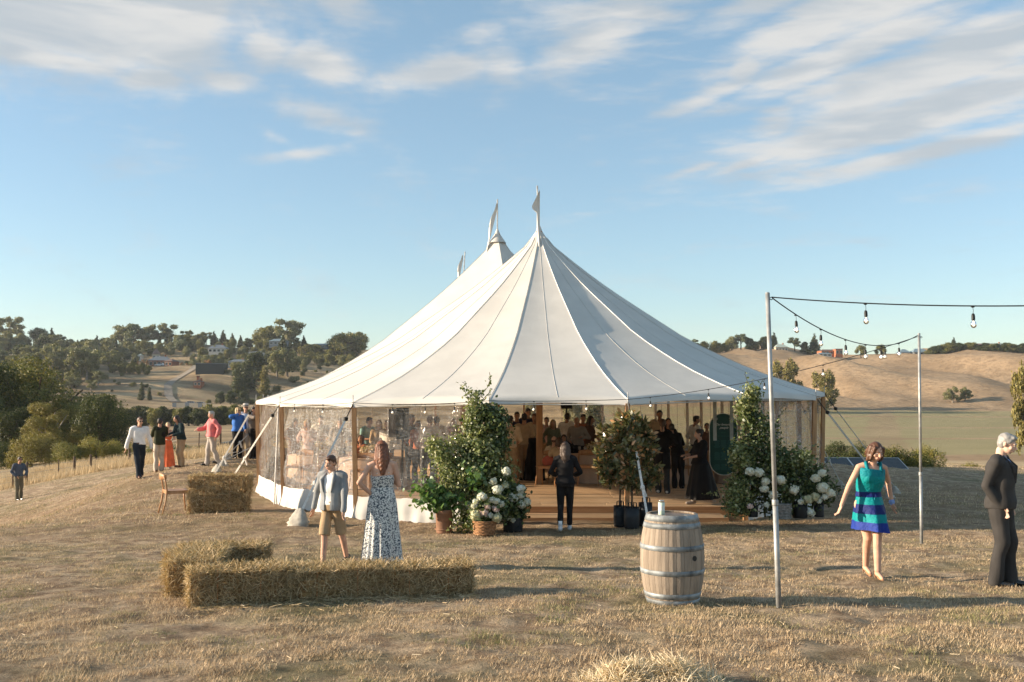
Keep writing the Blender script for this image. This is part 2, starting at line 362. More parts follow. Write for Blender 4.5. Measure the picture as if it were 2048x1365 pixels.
# trodden earth around the tent
tr = t.m('MULTIPLY', band(Y, 17.5, 34, 1.5), t.ramp(t.noise(pos, .9, 5, .6), .3, .7, .2, .8))
base = t.mix(t.m('MULTIPLY', tr, .7), base, (.30, .19, .11))
t.link(base, b.inputs['Base Color'])
bn = t.m('ADD', t.noise(pos, 9, 6, .7), t.m('MULTIPLY', t.noise(t.mapping(pos, scale=(1, 2.2, 1)), 34, 4, .7), .6))
b1_ = t.bump(bn, 1.0, .085)
b2_ = t.new('ShaderNodeBump'); b2_.inputs['Strength'].default_value = .8; b2_.inputs['Distance'].default_value = 1.6
t.link(t.m('MULTIPLY', t.noise(t.mapping(pos, scale=(.6, 1, 1)), .22, 6, .65), t.ramp(Y, 120, 420)), b2_.inputs['Height']); t.link(b1_, b2_.inputs['Normal']); t.link(b2_.outputs[0], b.inputs['Normal'])
far_b = t.n['Bump']; 
ground = mesh_obj('ground', np.stack([GX.ravel(), GY.ravel(), GZZ.ravel()], 1), quads, gm, smooth=True)
tag(ground, 'dry mown knoll, valley fields and brown hills', None, None, 'structure')

# ---------------------------------------------------------------- short dry grass on the knoll
def blade_mat(name, c1, c2, c3):
    m_ = bpy.data.materials.new(name); m_.use_nodes = True; t = NT(m_.node_tree); b = t.n['Principled BSDF']
    b.inputs['Roughness'].default_value = .8; b.inputs['Specular IOR Level'].default_value = .2
    g = t.new('ShaderNodeNewGeometry'); r = g.outputs['Random Per Island']
    pos = g.outputs['Position']
    c = t.mix(t.ramp(r, 0, 1, 0, 1, False), c1, c2)
    c = t.mix(t.m('MULTIPLY', t.ramp(t.noise(pos, .8, 5, .6, .3), .47, .62), t.ramp(t.m('FRACT', t.m('MULTIPLY', r, 17.3)), .25, .5)), c, c3)
    t.link(c, b.inputs['Base Color'])
    tr = t.new('ShaderNodeBsdfTranslucent'); t.link(c, tr.inputs[0]); mx = t.new('ShaderNodeMixShader'); mx.inputs[0].default_value = .25
    t.link(b.outputs[0], mx.inputs[1]); t.link(tr.outputs[0], mx.inputs[2]); t.link(mx.outputs[0], t.n['Material Output'].inputs[0])
    return m_
M['blades'] = blade_mat('dry_blades', (.38, .26, .145), (.82, .635, .415), (.225, .225, .09))
M['long_blades'] = blade_mat('long_blades', (.42, .31, .18), (.72, .58, .38), (.50, .36, .19))
def blades(name, pts, L, wd, lean, m_, seed=1, label=None):
    rs = np.random.RandomState(seed); n = len(pts)
    a = rs.uniform(0, 2 * np.pi, n); ln = L * rs.uniform(.45, 1.25, n); tl = lean * rs.uniform(.4, 1.3, n); ww = wd * rs.uniform(.6, 1.3, n)
    dx = np.cos(a); dy = np.sin(a)
    tip = pts + np.stack([dx * ln * np.sin(tl), dy * ln * np.sin(tl), ln * np.cos(tl)], 1)
    sx = np.stack([-dy * ww / 2, dx * ww / 2, np.zeros(n)], 1)
    V = np.empty((n, 3, 3)); V[:, 0] = pts - sx; V[:, 1] = pts + sx; V[:, 2] = tip
    V[:, :2, 2] -= .006
    o = mesh_obj(name, V.reshape(-1, 3), np.arange(3 * n).reshape(n, 3), m_)
    return tag(o, label, None, None, 'stuff')
rs = np.random.RandomState(3)
N = 520000
d = 5.6 * (25 / 5.6) ** (rs.uniform(0, 1, N) ** .92); px = rs.uniform(-1130, 1130, N)
gx = px / F * d; gy = d
keep = (vnoise(gx, gy, .5, 7) * .55 + vnoise(gx, gy, .17, 8) * .45 + rs.uniform(-.16, .16, N)) > .46
gx, gy = gx[keep], gy[keep]
inside = ((gx - .8) ** 2 + (gy - 27.5) ** 2 < 8.0 ** 2)
gx, gy = gx[~inside], gy[~inside]
gp = np.stack([gx, gy, GI(gx, gy)], 1)
clump = vnoise(gx, gy, .8, 9)
blades('grass', gp[clump <= .62], .040, .007, 1.1, M['blades'], 5, 'short dry mown grass over the knoll')
blades('grass', gp[clump > .62], .05, .006, .85, M['blades'], 6, 'tufts of greener grass in the dry lawn')
N = 150000
gy = rs.uniform(20, 58, N); gx = rs.uniform(-1100, 1100, N) / F * gy
kk = (vnoise(gx, gy, 1.1, 17) * .6 + vnoise(gx, gy, .4, 18) * .4 + rs.uniform(-.2, .2, N) > .5) & (((gx - .8) ** 2 + (gy - 27.5) ** 2) > 8.6 ** 2) & ((gx < -5.5) | (gx > 5))
gx, gy = gx[kk], gy[kk]
blades('grass', np.stack([gx, gy, GI(gx, gy)], 1), .075, .02, 1.0, M['blades'], 9, 'short dry grass on the slopes beside the marquee')
# long pale grass past the knoll edge on the left, by the fence
N = 60000
gx = rs.uniform(-34, -9, N); gy = rs.uniform(45, 76, N)
k = (.30 * gx + gy > 43.6) & (gy > 45)
gx, gy = gx[k], gy[k]
blades('grass', np.stack([gx, gy, GI(gx, gy)], 1), .5, .03, .35, M['long_blades'], 8, 'long pale dry grass along the fence')
# ---------------------------------------------------------------- the sailcloth marquee
def canvas(name, col, trans=.25):
    m_ = mat(name, col, .75, .03, 1.2, .12, 3.0, .25, bdist=.03, trans=trans); return m_
M['canvas'] = canvas('sailcloth', (.60, .57, .525), .03)
M['skirt'] = canvas('white_skirt_cloth', (.62, .60, .57), .08)
M['rope'] = mat('white_webbing', (.72, .70, .66), .8, .1, 30)
M['dark_rope'] = mat('dark_rope', (.03, .028, .025), .7, .1, 30)
M['seam'] = mat('seam_tape', (.46, .44, .40), .8, .05)
M['seam_pale'] = mat('seam_tape_pale', (.82, .80, .76), .8, .05)
M['pine'] = mat('pale_pine', (.52, .30, .15), .6, .18, 3, .2, 30, stretch=(6, 6, .8), col2=(.36, .19, .09))
M['steel'] = mat('galvanised_steel', (.42, .42, .41), .45, .12, 12, .05, 40, .5, .6)
M['black'] = mat('black_plastic', (.02, .02, .02), .5, .1)
P1 = Vector((.74, 27.0)); P2 = Vector((-.49, 33.1)); P3 = Vector((-1.93, 39.1))
H1 = at(1078, 458, 27.0).z - CZ; H2 = at(995, 464, 33.1).z - CZ; H3 = 4.75
axd = (P3 - P1).normalized(); nrm = Vector((axd.y, -axd.x))
def spine(s):
    """plan point, height above the eaves and how peaked the section is, at s metres along the ridge from the near pole"""
    L1 = (P2 - P1).length; L2 = (P3 - P2).length
    if s <= L1: f = s / L1; p = P1.lerp(P2, f); ha, hb = H1, H2
    else: f = min(1, (s - L1) / L2); p = P2.lerp(P3, f); ha, hb = H2, H3
    lo = min(ha, hb) * .66
    if f < .5: k = f * 2; h = ha + (lo - ha) * (1 - (1 - k) ** 1.9)
    else: k = (1 - f) * 2; h = hb + (lo - hb) * (1 - (1 - k) ** 1.9)
    return p, h, 1 - k
PROF = [(0, 1), (.02, .962), (.055, .89), (.154, .755), (.26, .622), (.3375, .535), (.51, .345), (.60, .262), (.71, .175), (.80, .112), (.89, .058), (.95, .026), (1, 0)]
def prof(t, w_):
    for (a, b), (c, d_) in zip(PROF, PROF[1:]):
        if t <= c: v = b + (d_ - b) * (t - a) / (c - a); break
    return v * w_ + (1 - w_) * ((1 - t) ** 1.25)
def eave(px, py, d): return at(px, py, d)
RIBS = [(0, eave(512, 802, 26.0)), (0, eave(560, 806, 23.6)), (0, eave(706, 806, 20.8)), (0, eave(978, 800, 19.6)), (0, eave(1256, 801, 19.5)),
        (0, eave(1496, 792, 20.6)), (0, eave(1632, 793, 23.0)), (0, eave(1649, 786, 25.6))]
RIGHT_R, LEFT_R = 8.0, 7.4
LT = (P3 - P1).length
side = []
for s in (.6, 3.0, 6.2, 9.2, LT):
    p = spine(s)[0] + nrm * RIGHT_R; side.append((s, Vector((p.x, p.y, CZ + .03))))
for k in range(1, 6):
    a = math.pi * k / 6; p = P3 + nrm * (8 * math.cos(a)) + axd * (7.6 * math.sin(a)); side.append((LT, Vector((p.x, p.y, CZ + .03))))
for s in (LT, 9.2, 6.2, 3.1):
    p = spine(s)[0] - nrm * LEFT_R; side.append((s, Vector((p.x, p.y, CZ))))
RIBS = RIBS + side
NRIB = len(RIBS)
tent = empty('marquee', (P1.x, P1.y, 0), 'large white sailcloth wedding marquee with three peaks and clear walls', 'marquee')
tent_off = Vector((-P1.x, -P1.y, 0))
def tp(o):  # parts are modelled in world coordinates, the tent's origin is at the near king pole
    o.location = tent_off; return o
def rib_pt(s, e, t):
    p, h, w_ = spine(s)
    c = Vector((p.x, p.y, CZ)); q = c.lerp(Vector((e.x, e.y, CZ)), t)
    return Vector((q.x, q.y, CZ + h * prof(t, w_) + (e.z - CZ) * t))
TS = [0, .012, .03, .055, .09, .13, .18, .24, .3, .37, .44, .51, .58, .65, .72, .79, .85, .9, .94, .97, 1]
for i in range(NRIB):
    s0, e0 = RIBS[i]; s1, e1 = RIBS[(i + 1) % NRIB]
    nsub = 10 if abs(s1 - s0) < .1 else 14
    if i == 7: nsub = 10
    V = []; 
    Wd = (e1 - e0).length
    for a in range(nsub + 1):
        u = a / nsub; s = s0 + (s1 - s0) * u; e = e0.lerp(e1, u)
        inward = (Vector((P1.x, P1.y, 0)).lerp(Vector((P3.x, P3.y, 0)), s / LT) - Vector((e.x, e.y, 0))); inward.normalize()
        sc = math.sin(math.pi * u)
        e = e + inward * (.16 * sc) + Vector((0, 0, .05 * sc))
        for t_ in TS:
            q = rib_pt(s, e, t_) 
            q.z -= .085 * sc * math.sin(math.pi * min(1, t_ * 1.02)) * min(1, t_ * 1.6) * (Wd / 5) * .28   # cloth hollows between the seams
            V.append(q)
        # scalloped valance edge hangs a little
        V.append(rib_pt(s, e, 1) + Vector((0, 0, -.10)) - inward * .02)
    n = len(TS) + 1
    Fc = [(a * n + b, (a + 1) * n + b, (a + 1) * n + b + 1, a * n + b + 1) for a in range(nsub) for b in range(n - 1)]
    o = tp(mesh_obj('canopy_panel', V, Fc, M['canvas'], tent, smooth=True))
    # the panel's own middle seam and its edge seam
    mb = MB(); mid = (s0 + s1) / 2; em = V[(nsub // 2) * n + len(TS) - 1]
    cols = V[(nsub // 2) * n:(nsub // 2) * n + len(TS)]
    mb.tube([v + Vector((0, 0, .004)) for v in cols[2:]], .0035, 4); tp(mb.build('seam', M['canvas'], tent)); mb = MB()
    mb.tube([v + Vector((0, 0, .010)) for v in V[2:len(TS)]], .009 if i in (4, 5) else .0055, 5)
    tp(mb.build('seam', M['seam_pale'] if i in (4, 5) else M['seam'], tent))
# rope that runs inside the hem
mb = MB()
for i in range(NRIB):
    a = RIBS[i][1]; b_ = RIBS[(i + 1) % NRIB][1]
    mb.tube([a + Vector((0, 0, -.085)), (a + b_) / 2 + Vector((0, 0, -.06)) + (P1.to_3d() - ((a + b_) / 2)).normalized() * .14 * 1, b_ + Vector((0, 0, -.085))], .012, 5)
tp(mb.build('hem_rope', M['seam'], tent))
# king poles, caps, flags
DECK_Z = CZ - 2.26
PEAKS = [(P1, H1), (P2, H2), (P3, H3)]
FL = [(1074.5, 372), (995, 399), (930, 504)]
def flag_cloth(pts_top, widths, dirs, zig):  # a long limp pennant: strips down from the mast top
    pass
for k, (p, h) in enumerate(PEAKS):
    mb = MB(); mb.beam((p.x, p.y, DECK_Z), (p.x, p.y, CZ + h - .08), .17, .17, (0, 1, 0))
    o = tp(mb.build('king_pole', M['pine'], tent))
    mb = MB(); r = .30
    mb.lathe([(.30, -.385), (.20, -.24), (.10, -.09), (.045, .05), (.03, .09)], 16, (p.x, p.y, CZ + h), cap=False)
    tp(mb.build('peak_cap', M['canvas'], tent, True))
    top = at(*FL[k], p.y)
    mb = MB(); mb.tube([(p.x, p.y, CZ + h - .1), top], .022, 8)
    mast = tp(mb.build('mast', M['steel'], tent))
    # pennant: limp, hanging on the left of the mast, tail down over the cloth
    fh = top.z - (CZ + h)
    S = 26; V = []; Wn = 8
    if k == 0: tail = 2.25; 
    elif k == 1: tail = 1.75
    else: tail = 1.4
    for a in range(S + 1):
        f = a / S; z = top.z - .14 - f * tail
        if k == 0:
            wmax = (.24 * f / .17 if f < .17 else max(.085, .24 - (f - .17) * 1.6)) + (.07 * max(0, f - .75) / .25)
            lead = Vector((p.x, p.y, z)) + Vector((.02, -.12 - max(0, f - .45) * 1.15, 0)); sx = 0
        else:
            wmax = (.03 + .13 * min(1, f / .25)) if f < .4 else max(.05, .16 - (f - .4) * .35)
            lead = Vector((p.x - max(0, f - .12) * (.42 if k == 1 else .25), p.y - .1 - .05 * f, z)); sx = 0
        for b_ in range(Wn + 1):
            g = b_ / Wn
            V.append(lead + Vector((-g * wmax + sx, .05 * math.sin(g * 4 + f * 5), -.5 * g * wmax * (1 if f < .45 else 0))))
    n = Wn + 1
    Fc = [(a * n + b_, (a + 1) * n + b_, (a + 1) * n + b_ + 1, a * n + b_ + 1) for a in range(S) for b_ in range(Wn)]
    fo = mesh_obj('pennant', V, Fc, M['canvas'], tent, True); tp(fo)
# ---- side poles, clear walls with skirts, guy ropes
def clear_mat(name, haze, bumps, tint=(.93, .92, .90), gl=.35, seed=0):
    m_ = bpy.data.materials.new(name); m_.use_nodes = True; t = NT(m_.node_tree); t.n.clear()
    out = t.new('ShaderNodeOutputMaterial'); pos = t.new('ShaderNodeTexCoord').outputs['Object']
    pos = t.mapping(pos, loc=(seed, seed * .7, 0))
    trn = t.new('ShaderNodeBsdfTransparent'); trn.inputs[0].default_value = (*tint, 1)
    dif = t.new('ShaderNodeBsdfDiffuse'); dif.inputs[0].default_value = (.80, .80, .80, 1)
    gls = t.new('ShaderNodeBsdfGlossy'); gls.inputs[0].default_value = (.9, .88, .85, 1); gls.inputs['Roughness'].default_value = .12
    wr1 = t.noise(t.mapping(pos, scale=(1.0, 1.0, 4)), 1.7, 3, .5, 1.6); wr2 = t.noise(t.mapping(pos, rot=(.5, .6, .2), scale=(1.2, 1.2, 3.5)), 3.2, 2.5, .55, 1.5)
    h = t.m('ADD', wr1, t.m('MULTIPLY', wr2, .5))
    bmp = t.bump(h, 1.0, bumps); t.link(bmp, gls.inputs['Normal'])
    ridge = t.ramp(t.m('ABSOLUTE', t.m('SUBTRACT', wr1, .5)), .0, .022, 1, 0)  # soft reflections on the wrinkles, painted in as whitish diffuse streaks
    ridge2 = t.ramp(t.m('ABSOLUTE', t.m('SUBTRACT', wr2, .5)), .0, .028, 1, 0)
    dirt = t.ramp(t.noise(t.mapping(pos, scale=(4, 4, .25)), 3, 5, .65), .35, .8, 0, 1)
    f = t.m('ADD', t.m('ADD', haze * .5, t.m('MULTIPLY', dirt, haze)), t.m('MULTIPLY', t.m('ADD', ridge, t.m('MULTIPLY', ridge2, .6)), haze * 1.5), None, True)
    tl = t.new('ShaderNodeBsdfTranslucent'); tl.inputs[0].default_value = (.75, .73, .70, 1)
    dt = t.new('ShaderNodeMixShader'); dt.inputs[0].default_value = .4; t.link(dif.outputs[0], dt.inputs[1]); t.link(tl.outputs[0], dt.inputs[2])
    a = t.new('ShaderNodeMixShader'); t.link(f, a.inputs[0]); t.link(trn.outputs[0], a.inputs[1]); t.link(dt.outputs[0], a.inputs[2])
    fr = t.new('ShaderNodeFresnel'); fr.inputs[0].default_value = 1.45; t.link(bmp, fr.inputs['Normal'])
    b2 = t.new('ShaderNodeMixShader'); t.link(t.m('MINIMUM', t.m('MULTIPLY', fr.outputs[0], gl * 1.6), .20), b2.inputs[0]); t.link(a.outputs[0], b2.inputs[1]); t.link(gls.outputs[0], b2.inputs[2])
    t.link(b2.outputs[0], out.inputs['Surface']); return m_
M['clear_wrinkled'] = clear_mat('wrinkled_clear_film', .23, .6, (.93, .92, .90), 1.3)
M['clear_smooth'] = clear_mat('clear_film', .10, .03, (.90, .88, .85), .40, 3.1)
M['clear_brown'] = clear_mat('clear_film_side', .13, .08, (.84, .79, .73), .4, 5.3)
M['clear_back'] = clear_mat('clear_film_back', .055, .05, (.86, .80, .70), .4, 9.3)
def ground_at(e): return gz(e.x, e.y)
WALLS = {0: 'clear_brown', 1: 'clear_wrinkled', 2: 'clear_smooth', 5: 'clear_wrinkled', 6: 'clear_brown'}
def wall(i, a, b_, key, skirt=.46):
    nU = 24; nT = 14; V = []; mi = []
    inw = Vector((P1.x + (P3.x - P1.x) * .5 - (a.x + b_.x) / 2, 33 - (a.y + b_.y) / 2, 0)).normalized()
    if i < 8: inw = Vector((P1.x - (a.x + b_.x) / 2, P1.y - (a.y + b_.y) / 2, 0)).normalized()
    rows_ = []
    for v in range(nT + 1):
        for u in range(nU + 1):
            f = u / nU; p = a.lerp(b_, f); g = gz(p.x, p.y) + skirt
            top = p.z - .10 + .05 * math.sin(math.pi * f); z = top + (g - top) * v / nT
            wr = .025 * math.sin(f * 37 + v * .8) + .02 * math.sin(f * 11 + v)
            q = Vector((p.x, p.y, z)) + inw * (.10 + .16 * math.sin(math.pi * f) * (1 - v / nT) + wr)
            V.append(q)
    n = nU + 1
    Fc = [(r * n + u, (r + 1) * n + u, (r + 1) * n + u + 1, r * n + u + 1) for r in range(nT) for u in range(nU)]
    wl = tp(mesh_obj('wall_panel', V, Fc, M[key], tent, True))
    V = []; nU2 = 60
    for v in range(6):
        for u in range(nU2 + 1):
            f = u / nU2; p = a.lerp(b_, f); g = gz(p.x, p.y)
            z = g + skirt * (1 - v / 5) + (.012 * math.sin(f * 90) if v == 5 else 0)
            fan = math.exp(-((f - .5) / .16) ** 2) if i == 3 else 0
            wr = (.02 * math.sin(f * 25 + v) + .015 * math.sin(f * 61)) * (v / 5) + .03 * fan * math.sin((f - .5) * 90 * (1.6 - .16 * v))
            q = Vector((p.x, p.y, z)) + inw * (.085 - .05 * v / 5 + wr)
            V.append(q)
    n = nU2 + 1
    Fc = [(r * n + u, (r + 1) * n + u, (r + 1) * n + u + 1, r * n + u + 1) for r in range(5) for u in range(nU2)]
    sk = mesh_obj('skirt', V, Fc, M['skirt'], wl, True)
    # vertical welds in the film
    for k in range(1, 4):
        f = k / 4; p = a.lerp(b_, f) + inw * .11
        mb = MB(); mb.box((-.02, -.003, 0), (.02, .003, 1), Matrix.Translation((p.x, p.y - .02, gz(p.x, p.y) + skirt)) @ Matrix.Rotation(math.atan2((b_ - a).y, (b_ - a).x), 4, 'Z') @ Matrix.Diagonal((1, 1, p.z - .12 - gz(p.x, p.y) - skirt, 1)))
        mb.build('weld', M['clear_brown'], wl)
for i in range(NRIB):
    a = RIBS[i][1]; b_ = RIBS[(i + 1) % NRIB][1]
    if i in WALLS: wall(i, a, b_, WALLS[i])
    elif i == 3:
        pass  # handled below: half of the bay is walled, half is the entrance
    elif i == 4: pass
    else: wall(i, a, b_, 'clear_back')
# front bay: clear film from the pole at the left to just behind the flower column
a = RIBS[2][1]; b_ = RIBS[3][1]
# guy straps
def strap(top, foot, wd=.042, rope=False, bag=True, key='rope'):
    mb = MB(); d_ = (foot - top).length; 
    mid = top.lerp(foot, .14)
    mb.tube([top, mid], .012, 5, k=1); mb.lathe([(.001, -.05), (.045, -.03), (.05, .03), (.001, .05)], 10, mid, k=1)
    if rope: mb.tube([mid, foot], .013, 5, k=0)
    else: mb.beam(mid, foot, wd, .016, (0, 1, 0), k=0)
    kn = top.lerp(foot, .72); mb.ball(kn, (.045, .045, .06), 8, 5, k=0); mb.beam(kn + Vector((0, 0, .03)), kn + Vector((.07, -.02, -.17)), .05, .03, k=0)
    return tp(mb.build('guy_rope', [M[key], M['black']], tent))
M['bag'] = mat('calico_bag', (.46, .42, .36), .9, .12, 6, .5, 14, bdist=.02)
def stake_cover(p, s=1.0, seed=0, label=None):
    rs_ = random.Random(seed); mb = MB()
    n, m_ = 14, 9; V = []
    for i in range(m_ + 1):
        f = i / m_; r = (.23 * (1 - f) ** .6 + .03) * (1 if i else .9) * (1 + .12 * math.sin(i * 3 + seed)); z = f * .40
        for j in range(n):
            a_ = 2 * math.pi * j / n; rr = r * (1 + .16 * math.sin(3 * a_ + seed) + .08 * rs_.uniform(-1, 1))
            V.append((rr * math.cos(a_) + .05 * f * math.sin(seed), rr * math.sin(a_), z))
    Fc = [(i * n + j, i * n + (j + 1) % n, (i + 1) * n + (j + 1) % n, (i + 1) * n + j) for i in range(m_) for j in range(n)] + [tuple(m_ * n + j for j in range(n))]
    mb.add(V, Fc); o = mb.build('stake_cover', M['bag'], None, True, (p.x, p.y, p.z - .02)); o.scale = (s, s, s); o.rotation_euler = (0, 0, seed)
    return tag(o, label, 'sandbag', 'cloth covered stakes holding the guy ropes')
GUYS = [  # eave rib, foot px,py,d, rope?, label
 (2, (598, 1048, 19.6), False, 'cream cloth bag tied over the stake beside the boy in the grey jacket'),
 (1, (466, 945, 27.5), False, 'small cloth bag over a stake just above the stacked bales'),
 (0, (424, 953, 27.0), False, 'cloth bag over the stake between wooden chair and stacked bales'),
 (17, (434, 940, 30), True, 'cloth bag over a stake behind the stacked bales, below the blue shirt'),
 (16, (448, 930, 32), True, 'white cloth bag over the stake under the pink shirted man'),
 (15, (455, 925, 34), True, 'small pale bag over a stake near the parked car'),
 (4, (1297, 1052, 18.6), False, None),
 (6, (1778, 985, 26.5), False, 'cream sack lying on bare ground behind the woman in the striped dress'),
 (7, (1790, 965, 29.5), True, 'white sack on bare ground right of the striped dress'),
 (8, (1680, 945, 31), True, 'pale cloth bag on the stake beside the white hydrangeas'),
]
for k, (ri, (fx, fy, fd), rp, lb) in enumerate(GUYS):
    f = on_ground(fx, fy, fd); e = RIBS[ri][1] + Vector((0, 0, -.03))
    strap(e, f + Vector((0, 0, .18)), rope=rp)
    if lb: stake_cover(f, .62 if k else .88, k + 1, lb)
# side poles
for i in range(NRIB):
    e = RIBS[i][1]; g = gz(e.x, e.y)
    inw = Vector((P1.x - e.x, P1.y - e.y, 0)).normalized() if i < 8 else Vector((0, 0, 0))
    mb = MB(); mb.beam((e.x + inw.x * .12, e.y + inw.y * .12, g), (e.x + inw.x * .03, e.y + inw.y * .03, e.z - .06), .09, .09, (0, 1, 0))
    sp = tp(mb.build('side_pole', M['pine'], tent))
    mb = MB(); mb.tube([(e.x, e.y, e.z - .08), (e.x, e.y, e.z + .16)], .009, 6); mb.build('spike', M['steel'], sp)
# slim white poles beside the left bays and intermediate posts in the far walls
for (px, py0, py1, d_) in [(549, 975, 815, 24.0)]:
    mb = MB(); q0 = on_ground(px, py0, d_); q1 = at(px + 8, py1, d_); mb.tube([q0, q1], .022, 8); tp(mb.build('side_pole', M['rope'], tent))
for i in range(8, 13):
    a = RIBS[i][1]; b_ = RIBS[(i + 1)][1]; p = (a + b_) / 2
    mb = MB(); mb.beam((p.x - .1, p.y, gz(p.x, p.y)), (p.x - .1, p.y, p.z), .09, .09, (0, 1, 0)); tp(mb.build('side_pole', M['pine'], tent))

# front bay film: separate straight run between rib 2 pole and the flower column
def half_wall(a, b_, u0, u1, key):
    A_ = a.lerp(b_, u0); B_ = a.lerp(b_, u1); wall(2, A_, B_, key)
# ---------------------------------------------------------------- timber deck
M['deck'] = mat('deck_boards', (.78, .56, .36), .6, .1, 2.0, .3, 20, .3, stretch=(.6, 7, 7), col2=(.58, .38, .22), objr=.22)
M['deck_edge'] = mat('deck_edge', (.52, .28, .13), .6, .1, 2.0, .2, 20, stretch=(.6, 7, 7), col2=(.36, .18, .08))
deck = empty('timber_deck', (P1.x, 21.3, gz(P1.x, 21.3)), 'low deck of pale timber boards under the marquee', 'deck')
poly = [(e.x, e.y) for _, e in RIBS]; cen = (P1.x - .6, 33.0)
def xrange_at(y, poly):
    xs_ = []
    for (x0, y0), (x1, y1) in zip(poly, poly[1:] + poly[:1]):
        if (y0 - y) * (y1 - y) < 0: xs_.append(x0 + (x1 - x0) * (y - y0) / (y1 - y0))
    return (min(xs_), max(xs_)) if len(xs_) >= 2 else None
BW = .19; y = 21.35; row = 0; rb = random.Random(4)
shared = {}
def board(x0, x1, y0, z, name='board', wd=BW, th=.035, key='deck'):
    L = round((x1 - x0), 1); L = max(L, .2)
    kk = (L, wd, th, key)
    if kk not in shared:
        mb = MB(); g = .013; b2 = .007
        V = [(0, g, -th), (L, g, -th), (L, wd - g, -th), (0, wd - g, -th), (0, g, -b2), (L, g, -b2), (L, wd - g, -b2), (0, wd - g, -b2), (b2, g + b2, 0), (L - b2, g + b2, 0), (L - b2, wd - g - b2, 0), (b2, wd - g - b2, 0)]
        Fc = [(0, 3, 2, 1), (0, 1, 5, 4), (1, 2, 6, 5), (2, 3, 7, 6), (3, 0, 4, 7), (4, 5, 9, 8), (5, 6, 10, 9), (6, 7, 11, 10), (7, 4, 8, 11), (8, 9, 10, 11)]
        mb.add(V, Fc); o = mb.build(name, M[key]); shared[kk] = o.data
    else:
        o = bpy.data.objects.new(name, shared[kk]); COL.objects.link(o)
    o.parent = deck; o.location = (x0 - deck.location.x, y0 - deck.location.y, z - deck.location.z); return o
# individual boards of the front part
while y < 28.5:
    xr = xrange_at(y, poly) or (-4, 4.6)
    x0, x1 = xr[0] + .25, xr[1] - .25
    x0 = max(x0, -6.3); x = x0 - rb.uniform(0, 2) if False else x0
    cuts = [x0] + sorted([x0 + (x1 - x0) * f for f in ((.22, .47, .74) if row % 2 else (.34, .62, .86))]) + [x1]
    for c0, c1 in zip(cuts, cuts[1:]): board(c0, c1, y, DECK_Z + rb.uniform(-.003, .003))
    y += BW; row += 1
mb = MB()
while y < 46.2:
    xr = xrange_at(y, poly)
    if xr: mb.box((xr[0] + .25, y + .006, DECK_Z - .035), (xr[1] - .25, y + BW - .006, DECK_Z))
    y += BW
o = mb.build('boards', M['deck'], deck); o.location = -Vector(deck.location); tag(o, None, None, None, 'stuff')
# fascia and joists, then the lower step in front of the entrance
mb = MB(); mb.box((-3.3, 21.30, DECK_Z - .20), (5.2, 21.345, DECK_Z - .004)); o = mb.build('fascia', M['deck_edge'], deck); o.location = -Vector(deck.location)
for (a0, a1) in ((-5.9, 5.5),):
    mb = MB()
    for yy in (24, 27, 30, 33, 36, 39, 42, 45):
        xr = xrange_at(yy, poly); mb.box((xr[0] + .4, yy, DECK_Z - .3), (xr[1] - .4, yy + .09, DECK_Z - .04))
    o = mb.build('joist', M['deck_edge'], deck); o.location = -Vector(deck.location)
for k in range(4):
    for (x0, x1) in ((-1.9, 1.2), (1.2, 4.4)):
        board(x0, x1 - .005, 20.42 + k * .215, DECK_Z - .135, wd=.21)
mb = MB(); mb.box((-1.9, 20.37, DECK_Z - .33), (4.4, 20.415, DECK_Z - .135)); o = mb.build('fascia', M['deck_edge'], deck); o.location = -Vector(deck.location)
# ---------------------------------------------------------------- foliage
def leaf_mat(name, c1, c2, c3=None, trans=.3, rough=.55, spec=.4):
    m_ = bpy.data.materials.new(name); m_.use_nodes = True; t = NT(m_.node_tree); b = t.n['Principled BSDF']
    b.inputs['Roughness'].default_value = rough; b.inputs['Specular IOR Level'].default_value = spec
    r = t.new('ShaderNodeNewGeometry').outputs['Random Per Island']
    c = t.mix(r, c1, c2)
    if c3: c = t.mix(t.ramp(t.m('FRACT', t.m('MULTIPLY', r, 23.7)), .72, .9), c, c3)
    t.link(c, b.inputs['Base Color'])
    if trans:
        tr = t.new('ShaderNodeBsdfTranslucent'); t.link(t.mix(1.0, c, (1.0, 1.0, .6), 'MULTIPLY'), tr.inputs[0]); mx = t.new('ShaderNodeMixShader'); mx.inputs[0].default_value = trans
        t.link(b.outputs[0], mx.inputs[1]); t.link(tr.outputs[0], mx.inputs[2]); t.link(mx.outputs[0], t.n['Material Output'].inputs[0])
    return m_
def unit(n, rs):
    v = rs.normal(size=(n, 3)); return v / np.linalg.norm(v, axis=1)[:, None]
